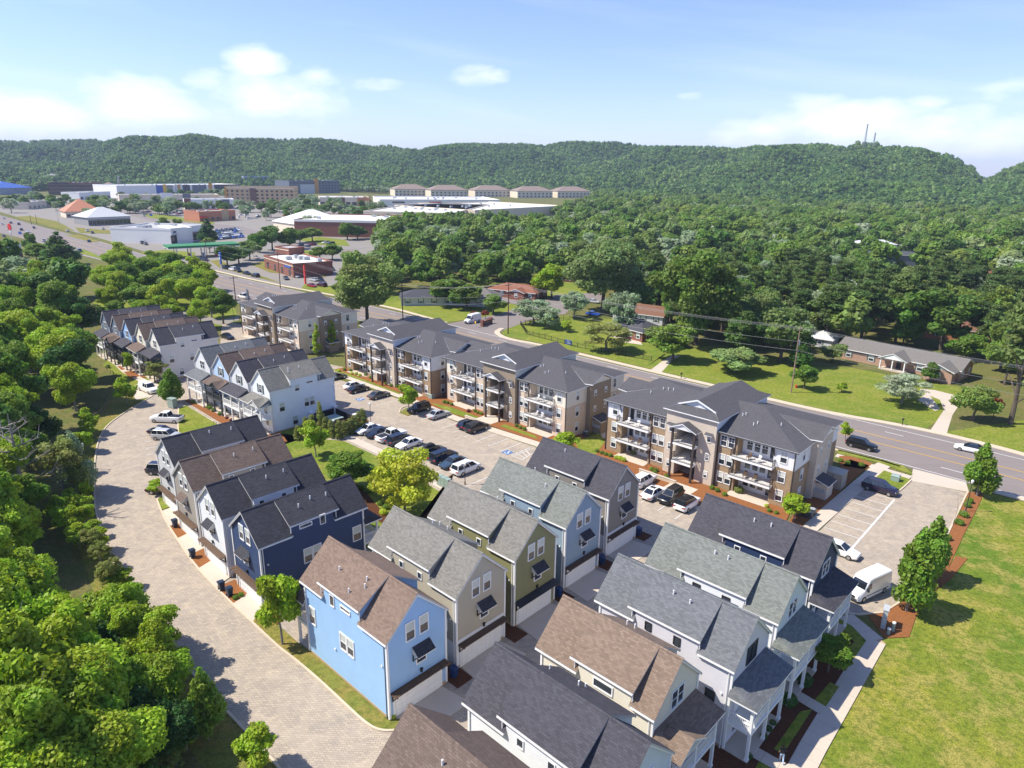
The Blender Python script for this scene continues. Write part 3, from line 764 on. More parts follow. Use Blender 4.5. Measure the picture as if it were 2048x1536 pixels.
BUSHES = [(18,(-13.16,126.95),0.62,110,111),(18,(-12.49,126.55),0.62,110,111),(18,(-11.65,125.74),0.62,110,111),(18,(-6.87,122.06),0.62,110,111),
 (18,(-6.29,121.29),0.62,110,111),(18,(-5.66,120.72),0.62,110,111),(18,(0.95,114.66),0.62,110,111),(18,(1.58,113.8),0.62,110,111),
 (18,(2.33,112.96),0.62,110,111),(18,(13.99,103.69),0.62,112,111),(18,(14.72,102.98),0.62,112,111),(18,(15.29,102.42),0.62,112,111),
 (18,(15.96,101.86),0.62,112,111),(18,(21.62,96.85),0.62,112,111),(18,(22.19,96.35),0.62,112,111),(18,(21.81,95.56),0.62,112,111),
 (18,(23.27,94.22),0.62,112,111),(18,(23.3,93.85),0.62,112,111),(18,(29.16,90.58),0.65,113,111),(18,(29.71,89.79),0.65,113,111),
 (18,(30.39,88.56),0.65,113,111),(18,(35.09,83.88),0.55,114,115),(18,(35.82,83.33),0.55,114,115),(19,(16.83,101.04),0.7,116,117),
 (19,(17.34,100.64),0.7,116,117),(19,(17.82,100.09),0.7,116,117),(19,(35.16,85.25),0.5,118,119),(20,(-8.08,122.0),0.7,120,121),
 (21,(19.89,103.03),0.9,122,123),(21,(20.69,103.65),0.9,122,123),(21,(32.73,89.55),1.1,124,125),(18,(-37.69,148.36),0.7,126,127),
 (18,(-36.26,147.86),0.7,126,127),(18,(-32.14,144.64),0.7,126,127),(18,(-30.59,142.51),0.7,126,127),(18,(-26.53,138.47),0.7,126,127),
 (18,(-25.19,137.0),0.7,126,127),(18,(-23.89,136.56),0.7,126,127),(19,(-38.71,147.14),0.7,128,129),(19,(-34.33,145.09),0.7,128,129),
 (19,(-33.29,144.02),0.7,128,129),(19,(-35.42,145.59),0.7,128,129),(18,(52.58,101.31),0.75,130,131),(18,(53.19,100.17),0.75,130,131),
 (18,(55.12,99.56),0.75,130,131),(18,(64.53,87.54),0.8,132,133),(18,(63.39,86.25),0.8,132,133),(18,(61.09,83.6),0.8,132,133),
 (18,(61.2,83.28),0.8,132,133),(18,(59.1,81.42),0.8,132,133),(18,(59.22,81.1),0.8,132,133),(18,(55.14,77.17),0.8,132,133),
 (18,(53.96,75.7),0.8,132,133),(18,(53.83,75.98),0.8,132,133),(18,(-56.89,121.66),0.75,134,135),(18,(-56.45,121.26),0.75,134,135),
 (18,(-55.27,120.09),0.75,134,135),(18,(-53.27,118.19),0.75,134,135),(20,(-51.32,116.35),0.6,136,137),(20,(-50.1,115.27),0.6,136,137),
 (18,(-61.44,125.05),0.6,138,139),(18,(-60.51,124.23),0.6,138,139),(18,(-57.41,122.88),0.6,138,139),(18,(-52.93,120.2),0.6,138,139),
 (22,(26.65,51.02),1.15,140,141),(22,(24.32,48.57),1.15,140,141),(22,(22.11,46.24),0.5,142,143),(22,(21.53,45.55),0.5,142,143),
 (22,(20.87,44.79),0.5,142,143),(22,(18.98,42.77),0.5,142,143),(22,(29.52,57.13),0.9,144,145),(22,(25.8,52.46),0.9,144,145),
 (18,(-21.18,88.82),0.8,146,147),(18,(-19.81,87.78),0.8,146,147),(18,(-17.58,84.14),0.8,146,147),(18,(-16.63,82.99),0.8,146,147),
 (19,(-16.72,81.46),0.9,148,149),(18,(-28.83,62.4),0.5,150,151),(18,(-28.44,62.89),0.5,150,151),(18,(-25.35,59.76),0.6,152,153),
 (19,(-9.48,46.33),0.45,154,155),(18,(-89.72,150.96),0.9,156,157),(18,(-87.1,148.91),0.9,156,157),(18,(-92.46,155.38),0.9,156,157),
 (18,(-90.55,147.63),0.9,156,157)]
WOODTREES = [(13,110.4,135.1,8.5,3.8),(14,119.6,133.1,16.2,4.5),(8,108.7,145.4,12.5,4.2),(8,116.9,139.9,10.0,4.2),(14,65.5,173.6,18.0,5.1),
 (8,116.2,148.5,13.3,5.8),(13,73.8,174.1,8.0,4.3),(8,123.9,144.0,12.6,4.2),(8,61.6,181.0,11.9,5.3),(13,69.0,180.3,9.8,4.6),(14,54.3,189.0,13.0,5.2),
 (8,126.1,151.6,9.2,5.2),(15,47.7,192.5,15.1,3.8),(14,64.6,188.1,13.2,5.8),(15,77.6,183.4,14.3,3.3),(8,122.9,158.5,11.5,4.5),(8,71.7,190.2,9.8,4.9),
 (8,134.0,153.2,13.7,4.7),(14,60.3,194.6,17.5,4.5),(15,119.4,167.5,13.8,3.4),(8,46.7,201.1,12.7,4.1),(8,86.7,187.4,10.8,4.5),(8,130.1,161.6,11.1,5.1),
 (8,54.9,200.6,9.3,5.5),(15,80.5,192.3,15.7,3.7),(15,66.5,198.8,13.7,4.0),(15,94.2,188.5,14.8,3.2),(14,138.8,158.9,16.2,5.9),(15,74.6,198.1,14.7,3.5),
 (15,128.7,169.5,17.4,4.4),(15,121.5,174.7,13.0,3.9),(8,88.5,194.4,11.0,5.0),(8,50.5,208.2,12.5,5.7),(14,58.7,207.0,15.3,4.3),(8,136.8,166.1,10.6,4.4),
 (15,100.6,192.3,13.2,3.3),(8,68.6,206.2,13.9,5.5),(13,83.2,200.9,8.1,4.3),(8,75.8,205.8,12.2,5.6),(14,109.6,190.1,17.2,4.9),(8,145.4,164.6,12.9,4.4),
 (8,129.4,177.6,11.1,4.5),(15,96.6,198.9,14.1,4.0),(8,61.7,213.6,11.5,4.5),(8,138.2,174.2,11.8,4.6),(13,90.8,203.5,11.0,4.7),(8,42.0,219.3,12.0,4.8),
 (8,53.4,217.5,12.7,5.0),(8,104.4,198.5,13.8,4.1),(13,70.0,213.4,11.2,4.6),(15,82.6,209.5,17.1,3.2),(14,146.1,172.5,13.9,6.0),
 (14,132.2,184.9,17.6,4.6),(8,113.6,198.4,11.1,5.2),(14,65.5,219.9,17.4,4.4),(8,141.2,181.0,10.7,4.5),(13,100.0,206.8,11.2,4.9),(8,76.6,216.7,9.6,4.9),
 (14,48.1,224.8,14.1,5.7),(15,89.6,214.1,15.0,3.5),(15,109.9,204.7,17.4,3.7),(8,58.6,225.6,13.5,4.7),(14,151.3,177.6,15.4,4.8),
 (15,134.9,191.9,15.3,4.2),(8,41.1,231.6,13.5,4.3),(7,118.7,203.7,11.9,3.0),(7,70.9,225.4,10.1,3.0),(13,99.7,214.3,11.2,3.7),(15,142.9,188.5,15.2,3.2),
 (15,78.9,223.9,13.7,3.8),(13,109.1,212.1,9.0,4.5),(8,64.1,230.3,12.2,4.5),(8,49.2,234.0,13.7,4.9),(14,133.2,199.0,14.2,5.2),(15,92.2,221.3,16.4,4.0),
 (14,150.7,187.8,16.0,5.5),(15,116.3,211.0,17.9,3.8),(15,126.4,205.7,18.0,4.1),(15,57.5,234.8,17.1,4.1),(8,140.6,196.6,13.9,5.2),
 (15,85.9,226.6,14.7,3.8),(13,157.3,184.4,11.3,3.8),(13,43.8,238.9,11.5,4.2),(15,105.1,220.0,17.8,4.0),(8,77.2,231.9,9.1,5.6),(8,70.6,234.9,13.8,4.5),
 (15,112.9,218.5,14.0,3.9),(14,135.2,206.0,13.3,6.0),(15,150.7,195.4,14.7,3.9),(15,93.2,228.5,16.6,4.3),(15,125.3,213.1,17.3,3.4),
 (15,49.7,243.3,16.6,4.0),(8,84.4,233.9,10.6,4.7),(15,62.7,240.9,15.9,4.5),(8,158.3,192.2,11.0,4.7),(8,101.3,227.6,10.5,4.2),(15,142.8,204.8,15.9,4.2),
 (13,120.5,219.5,8.3,4.4),(14,43.0,247.1,16.1,5.1),(8,109.5,226.0,13.2,4.1),(13,75.7,240.4,8.2,4.4),(8,134.2,214.8,13.8,4.1),(8,152.3,202.5,12.1,5.0),
 (14,91.0,236.9,14.4,5.8),(8,57.9,248.3,9.2,5.5),(8,68.5,245.7,10.4,4.8),(15,117.5,226.8,17.3,4.2),(8,167.0,193.5,9.7,4.1),(8,141.6,213.7,10.7,5.8),
 (15,104.5,234.2,15.7,3.5),(8,160.9,199.9,10.2,4.5),(7,49.5,252.3,11.3,2.4),(13,82.1,243.7,9.2,4.0),(14,128.4,222.9,17.4,4.4),(8,40.6,254.6,11.6,4.3),
 (13,151.1,210.2,10.3,4.0),(8,113.5,233.4,10.4,5.0),(8,97.3,241.1,11.8,5.7),(14,64.2,252.2,14.8,5.8),(8,89.3,244.8,10.6,4.3),(15,139.8,220.7,13.6,4.6),
 (8,56.5,256.5,10.6,4.0),(8,73.3,252.6,11.9,5.0),(8,158.8,210.0,12.1,5.3),(14,108.9,240.0,15.5,5.0),(13,46.0,259.7,11.5,4.6),(15,81.1,251.8,17.7,3.5),
 (14,170.1,202.7,15.0,5.9),(8,150.1,218.1,9.6,4.1),(14,38.2,263.4,16.8,5.8),(15,103.9,245.6,16.7,4.5),(15,140.5,227.9,13.4,4.6),
 (8,66.9,259.5,13.7,5.7),(15,158.0,217.3,16.8,3.4),(8,96.4,250.9,10.7,5.4),(8,51.9,264.1,9.6,4.9),(13,115.3,243.5,10.7,4.9),(14,165.4,213.0,17.0,5.2),
 (8,89.5,254.4,12.7,4.8),(14,76.9,259.2,14.7,4.4),(15,148.4,226.7,14.7,3.9),(8,177.8,205.8,12.6,4.6),(13,60.8,265.5,8.7,4.0),(14,42.9,269.7,15.4,5.8),
 (15,111.0,249.8,17.0,4.6),(8,140.1,235.2,11.2,5.6),(15,157.0,224.5,15.9,3.7),(8,173.3,212.7,11.1,5.0),(14,86.2,261.6,13.4,4.7),
 (8,103.4,255.4,10.8,5.7),(13,164.9,220.7,8.9,4.7),(8,72.0,267.0,13.3,4.8),(13,118.4,250.6,10.2,4.0),(7,96.6,260.4,12.7,2.8),(14,55.7,272.1,16.4,5.3),
 (8,36.2,275.4,10.9,5.2),(15,154.1,232.2,14.3,4.2),(15,147.2,236.9,17.9,3.9),(8,48.8,274.8,12.0,5.5),(8,65.1,272.0,13.8,4.3),(14,80.8,268.2,17.2,4.7),
 (8,182.9,212.2,13.7,5.0),(13,172.6,220.9,9.2,4.2),(13,163.5,228.6,10.3,4.4),(15,112.3,258.9,13.5,4.5),(8,90.5,267.4,11.4,4.3),
 (15,105.1,262.9,16.9,3.7),(15,75.4,273.9,13.0,4.4),(13,-25.7,283.0,11.9,4.7),(14,-13.3,284.1,13.2,5.4),(15,41.4,281.6,17.0,4.4),
 (13,98.0,267.5,11.8,3.6),(14,53.7,280.3,15.1,4.3),(15,153.3,241.2,16.4,3.5),(13,160.2,236.8,11.3,3.7),(8,-54.4,281.1,10.2,4.6),
 (8,63.9,279.2,10.4,5.0),(8,171.7,230.3,11.6,4.6),(8,180.0,223.9,9.5,5.2),(8,-4.6,287.4,10.4,4.2),(8,-19.8,287.4,11.0,4.8),(8,118.1,263.3,11.8,5.6),
 (8,188.6,218.9,11.1,5.1),(15,84.5,277.4,17.1,4.1),(15,110.3,268.6,17.1,3.2),(14,71.9,281.4,14.4,5.3),(15,49.1,286.5,17.8,3.8),
 (8,-31.4,289.6,10.2,5.7),(15,168.9,237.8,14.0,4.5),(7,151.8,249.4,13.8,3.3),(15,160.2,244.0,16.5,3.4),(14,93.8,276.8,16.3,5.4),
 (14,40.4,289.5,13.0,5.3),(13,-9.7,292.7,11.1,4.0),(13,63.5,286.9,9.9,3.9),(8,103.1,275.2,10.6,4.8),(8,-54.2,289.0,10.2,4.8),(13,-0.3,294.0,8.5,3.8),
 (8,181.6,231.3,13.4,4.4),(15,-17.6,294.5,13.4,3.8),(14,176.4,237.1,14.0,5.8),(8,122.9,269.1,9.3,5.1),(8,-26.0,294.8,10.1,5.5),(8,55.2,291.1,13.9,4.1),
 (8,189.7,228.1,11.0,4.3),(8,79.2,286.3,13.4,4.9),(15,115.2,273.9,16.0,3.6),(15,48.0,293.6,13.1,3.9),(15,166.7,247.2,13.7,4.6),
 (13,87.8,285.0,11.3,3.7),(8,149.3,258.5,12.0,4.4),(8,36.8,296.5,12.9,4.7),(8,-37.4,296.5,12.8,4.2),(8,-49.6,294.7,9.5,4.6),(8,134.1,267.3,10.6,5.1),
 (7,100.3,281.9,12.1,3.0),(15,155.9,255.4,17.8,4.4),(14,-6.6,299.3,16.3,4.5),(8,69.8,292.1,10.7,4.8),(15,109.0,279.8,13.8,3.4),
 (14,174.3,245.4,15.4,4.6),(14,29.6,300.6,17.9,5.1),(14,183.2,240.3,13.2,4.3),(13,-15.2,301.8,9.1,4.1),(15,122.3,276.8,14.6,3.5)]
NEARR = 302.6
NEARWOOD = [(-54.43,279.77),(-43.31,302.34),(-26.17,282.63),(-5.64,284.7),(14.32,316.6),(34.17,288.72),(39.48,253.06),(42.35,208.97),(49.8,177.74),(61.6,173.17),
 (80.25,174.32),(92.23,183.24),(118.9,182.13),(109.61,155.1),(105.57,134.77),(121.8,129.35),(523.76,579.79),(291.4,611.79),(98.14,507.28),
 (-9.23,453.36),(-61.94,414.65),(-72.25,374.57)]
CLEAR = [[(-879.97,1017.0),(-774.32,1069.35),(-618.67,1259.51),(-413.37,1371.15),(-232.55,1227.6),(-25.57,1221.12),(135.22,1241.46),(93.66,882.7),
 (55.64,709.82),(-52.31,570.86),(-84.22,516.69),(-83.61,411.45),(-51.48,244.97),(-54.73,201.78),(-80.92,199.83),(-119.69,190.19),(-146.42,226.95),
 (-198.84,265.19),(-234.49,261.59)],[(-66.41,233.79),(-48.92,250.46),(-31.43,257.56),(-4.88,249.12),(14.13,286.7),(36.29,288.94),(35.28,242.48),
 (43.06,190.08),(55.21,178.08),(80.36,157.71),(88.31,174.82),(125.99,182.58),(100.68,141.26),(100.15,125.46),(121.61,113.49),(75.54,65.04),
 (-0.4,38.73),(-53.97,37.78),(-215.03,156.06),(-127.72,196.36),(-80.92,199.83)]]
CLEARC = [(1.5,247.6,12),(1.4,234.4,9.0),(-12.64,230.89,10),(-12.0,219.9,7.5),(-26.98,231.52,12),(-25.5,218.4,9.0),(27.15,285.31,12),(25.9,272.2,9.0),
 (-12.74,334.37,14),(-12.2,319.0,10.5),(40.0,208.8,10),(37.9,198.0,7.5),(123.31,193.01,11),(116.8,182.8,8.2),(192.04,284.44,16),(182.2,269.9,12.0),
 (134.74,250.99,16),(126.4,235.5,12.0),(188.5,344.86,22),(176.9,323.6,16.5),(205.64,399.49,20),(195.6,379.9,15.0),(63.5,322.06,16),(60.1,304.8,12.0),
 (34.35,187.05,9),(32.6,177.3,6.8),(92.19,155.39,16),(83.2,140.3,12.0),(83.27,179.87,5),(81.0,174.9,3.8),(21.84,241.34,9),(20.9,231.5,6.8),
 (-91.96,619.94,60),(-82.3,554.7,45.0),(-13.14,637.35,60),(-11.8,571.4,45.0)]
LOTTREES = [(8,-524.8,782.9,12.5,6.3),(8,-496.3,784.4,11.0,5.5),(8,-483.6,807.2,8.1,4.1),(8,-479.4,808.1,11.3,5.7),(13,-474.0,819.0,9.3,4.6),
 (8,-414.8,763.3,11.2,5.6),(13,-411.9,770.6,12.9,6.5),(8,-409.6,763.8,12.1,6.1),(8,-386.5,764.1,12.4,6.2),(8,-379.5,782.7,11.3,5.7),
 (13,-351.9,773.0,9.4,4.7),(8,-350.6,783.4,11.9,5.9),(8,-339.7,785.5,9.2,4.6),(8,-347.7,697.8,9.6,4.8),(13,-331.6,704.1,8.2,4.1),
 (8,-332.9,698.3,11.2,5.6),(8,-320.5,695.2,10.1,5.1),(13,-302.1,697.6,10.7,5.4),(8,-291.9,716.3,8.0,4.0),(8,-294.4,706.2,11.2,5.6),
 (8,-250.9,699.2,10.4,5.2),(8,-250.4,700.3,11.0,5.5),(8,-242.9,709.3,12.6,6.3),(8,-220.9,717.0,11.5,5.7),(8,-201.5,725.9,7.8,3.9),
 (8,-202.6,632.2,12.4,6.2),(8,-200.5,639.3,11.4,5.7),(13,-197.2,653.7,10.2,5.1),(8,-193.0,653.6,11.5,5.7),(8,-185.6,645.9,12.1,6.1),
 (8,-180.0,672.9,12.6,6.3),(8,-169.9,664.4,7.4,3.7),(13,-168.1,680.7,10.3,5.1),(8,-170.3,682.0,12.1,6.1),(8,-136.0,549.7,11.1,5.6),
 (8,-135.8,561.7,8.1,4.0),(8,-127.2,570.6,11.4,5.7),(13,-233.6,612.6,10.7,5.4),(8,-216.3,626.3,12.4,6.2),(13,-217.1,624.0,8.7,4.3),
 (8,-540.2,743.8,10.4,5.2),(8,-544.8,761.6,10.5,5.3),(8,-540.5,767.7,10.8,5.4),(8,-538.4,774.6,8.3,4.1),(13,-536.2,767.8,10.7,5.3),
 (13,-539.8,790.8,9.3,4.6),(13,-540.6,798.6,12.6,6.3),(8,-529.8,813.0,7.7,3.8),(8,-148.2,478.3,8.3,4.1),(13,-139.1,479.8,12.2,6.1),
 (8,-485.0,699.7,11.1,5.5),(8,-474.8,709.3,7.3,3.6),(8,-470.8,722.0,9.2,4.6),(8,-470.4,720.6,11.6,5.8),(8,-476.0,727.6,12.5,6.2),
 (8,-475.2,741.9,9.6,4.8),(8,-404.0,670.8,12.4,6.2),(8,-420.0,684.0,12.0,6.0),(13,-416.9,695.1,8.1,4.0),(13,-421.1,695.4,8.1,4.1),
 (8,-431.1,729.4,12.9,6.5),(13,-430.3,758.5,7.7,3.9),(8,-354.5,624.7,8.0,4.0),(13,-347.3,645.9,10.0,5.0),(8,-355.6,651.9,10.5,5.2),
 (13,-342.0,650.3,10.7,5.3),(8,-352.7,665.2,8.9,4.5),(8,-445.2,947.5,12.4,6.2),(8,-435.9,956.2,11.4,5.7),(8,-421.6,961.5,8.1,4.1),
 (13,-424.6,967.7,8.5,4.3),(13,-421.2,978.7,11.7,5.8),(13,-414.3,983.4,12.3,6.1),(13,-416.6,995.7,9.5,4.7),(13,-406.5,1004.4,12.8,6.4),
 (8,-272.2,903.9,11.7,5.9),(8,-271.6,900.7,9.8,4.9),(13,-256.7,895.6,10.5,5.3),(8,-267.7,898.5,10.9,5.4),(8,-222.2,874.8,10.2,5.1),
 (8,-223.7,876.7,7.4,3.7),(13,-214.5,873.5,10.2,5.1),(8,-199.0,876.3,10.2,5.1),(8,-179.7,864.1,11.5,5.7),(13,-100.5,469.0,9.8,4.9),
 (8,-104.9,482.4,8.3,4.2),(8,-90.0,487.2,11.1,5.5),(8,-98.4,504.5,7.1,3.6),(13,-98.4,511.2,11.3,5.6),(8,-92.7,519.8,12.0,6.0),(8,-81.5,516.3,11.0,5.5),
 (8,-89.0,535.9,11.3,5.6),(8,-245.3,490.5,8.7,4.3),(8,-233.4,486.0,8.6,4.3),(13,-450.4,631.2,12.6,6.3),(13,-436.3,672.0,8.3,4.1),
 (8,-438.9,682.0,10.3,5.1),(13,-434.9,697.9,9.7,4.8),(8,-418.0,721.1,12.9,6.4),(13,-419.9,726.3,10.5,5.3),(13,-420.5,725.0,10.6,5.3),
 (8,-390.0,708.4,9.5,4.7),(13,-385.6,713.6,10.2,5.1),(13,-367.7,715.7,9.1,4.5),(8,-380.0,719.9,9.5,4.7),(8,-368.8,706.1,11.3,5.7),
 (8,-356.6,726.2,7.2,3.6),(13,-352.9,726.2,12.0,6.0),(13,-345.2,704.9,12.8,6.4),(8,-335.5,682.6,8.6,4.3),(8,-329.5,688.5,11.1,5.6),
 (8,-308.2,683.2,11.3,5.6),(8,-281.4,683.2,10.0,5.0),(13,-236.8,731.7,12.7,6.3),(8,-235.2,732.4,9.6,4.8),(13,-220.2,741.8,9.5,4.7),
 (8,-216.6,740.9,12.6,6.3),(13,-211.8,749.9,7.8,3.9),(8,-194.9,737.0,9.6,4.8),(8,-180.4,731.9,11.1,5.6),(8,-171.3,717.3,7.4,3.7),
 (13,-166.9,718.8,7.5,3.7),(13,-134.1,699.8,12.3,6.1),(8,-136.9,684.4,10.1,5.1),(8,-140.1,664.0,9.6,4.8),(8,-141.8,655.4,10.8,5.4),
 (13,-145.7,646.3,10.0,5.0),(8,-136.3,638.5,10.7,5.3),(8,-144.0,627.9,11.4,5.7),(13,-146.4,630.9,8.8,4.4),(8,-148.0,613.1,10.2,5.1),
 (13,-266.0,684.1,12.1,6.1),(13,-257.8,688.9,11.1,5.6),(8,-234.7,699.2,12.3,6.1),(13,-228.1,685.0,8.8,4.4),(13,-214.1,683.3,11.2,5.6),
 (8,-206.8,667.2,7.8,3.9),(13,-209.4,662.1,12.8,6.4),(8,-203.5,659.1,10.1,5.0),(13,-196.8,629.4,9.9,4.9),(13,-193.3,635.8,8.1,4.1),
 (13,-182.8,619.7,8.6,4.3),(13,-174.6,614.6,8.5,4.3),(8,-166.0,600.0,7.4,3.7),(8,-167.9,594.4,11.0,5.5),(13,-167.0,597.7,10.4,5.2),
 (13,-167.4,583.9,9.6,4.8),(13,-163.9,566.9,9.3,4.7),(8,-179.6,589.2,10.1,5.0),(8,-191.8,595.1,7.7,3.9),(13,-207.9,589.3,8.1,4.1),
 (8,-506.3,914.7,11.0,5.5),(8,-484.5,932.8,8.7,4.3),(8,-460.1,948.7,12.3,6.1),(8,-454.5,953.0,7.5,3.7),(8,-434.1,945.9,11.6,5.8),
 (13,-422.8,971.5,9.1,4.6),(8,-425.9,970.4,10.6,5.3),(13,-425.9,961.7,7.8,3.9),(8,-408.5,979.5,12.3,6.2),(13,-399.0,976.5,12.6,6.3),
 (8,-398.7,986.0,8.6,4.3),(13,-521.0,705.9,8.5,4.3),(8,-507.3,721.4,8.5,4.2),(8,-520.2,720.0,8.1,4.0),(8,-513.8,725.0,7.0,3.5),
 (8,-514.1,743.7,8.0,4.0),(13,-520.0,750.2,10.7,5.3),(13,-143.6,609.8,10.5,5.2),(13,-138.5,620.5,8.6,4.3),(8,-359.4,655.7,8.2,4.1),
 (8,-326.8,646.4,10.4,5.2),(8,-326.9,653.2,7.4,3.7),(8,-321.3,638.2,9.5,4.7),(13,-306.4,625.9,12.7,6.4),(8,-310.5,630.5,11.3,5.6),
 (13,-249.2,808.4,9.8,4.9),(13,-234.4,810.9,11.7,5.9),(8,-236.7,813.3,9.9,5.0),(13,-224.1,797.9,11.7,5.8),(8,-203.3,786.4,11.6,5.8),
 (13,-194.4,776.2,11.4,5.7),(8,-164.7,764.3,10.8,5.4),(13,-155.1,757.4,9.4,4.7),(13,-344.7,568.9,9.1,4.5),(13,-368.0,598.6,9.0,4.5),
 (8,-360.6,594.8,9.0,4.5),(8,-372.4,626.1,11.8,5.9),(8,-359.4,644.3,11.4,5.7),(13,-379.0,652.4,11.9,6.0)]
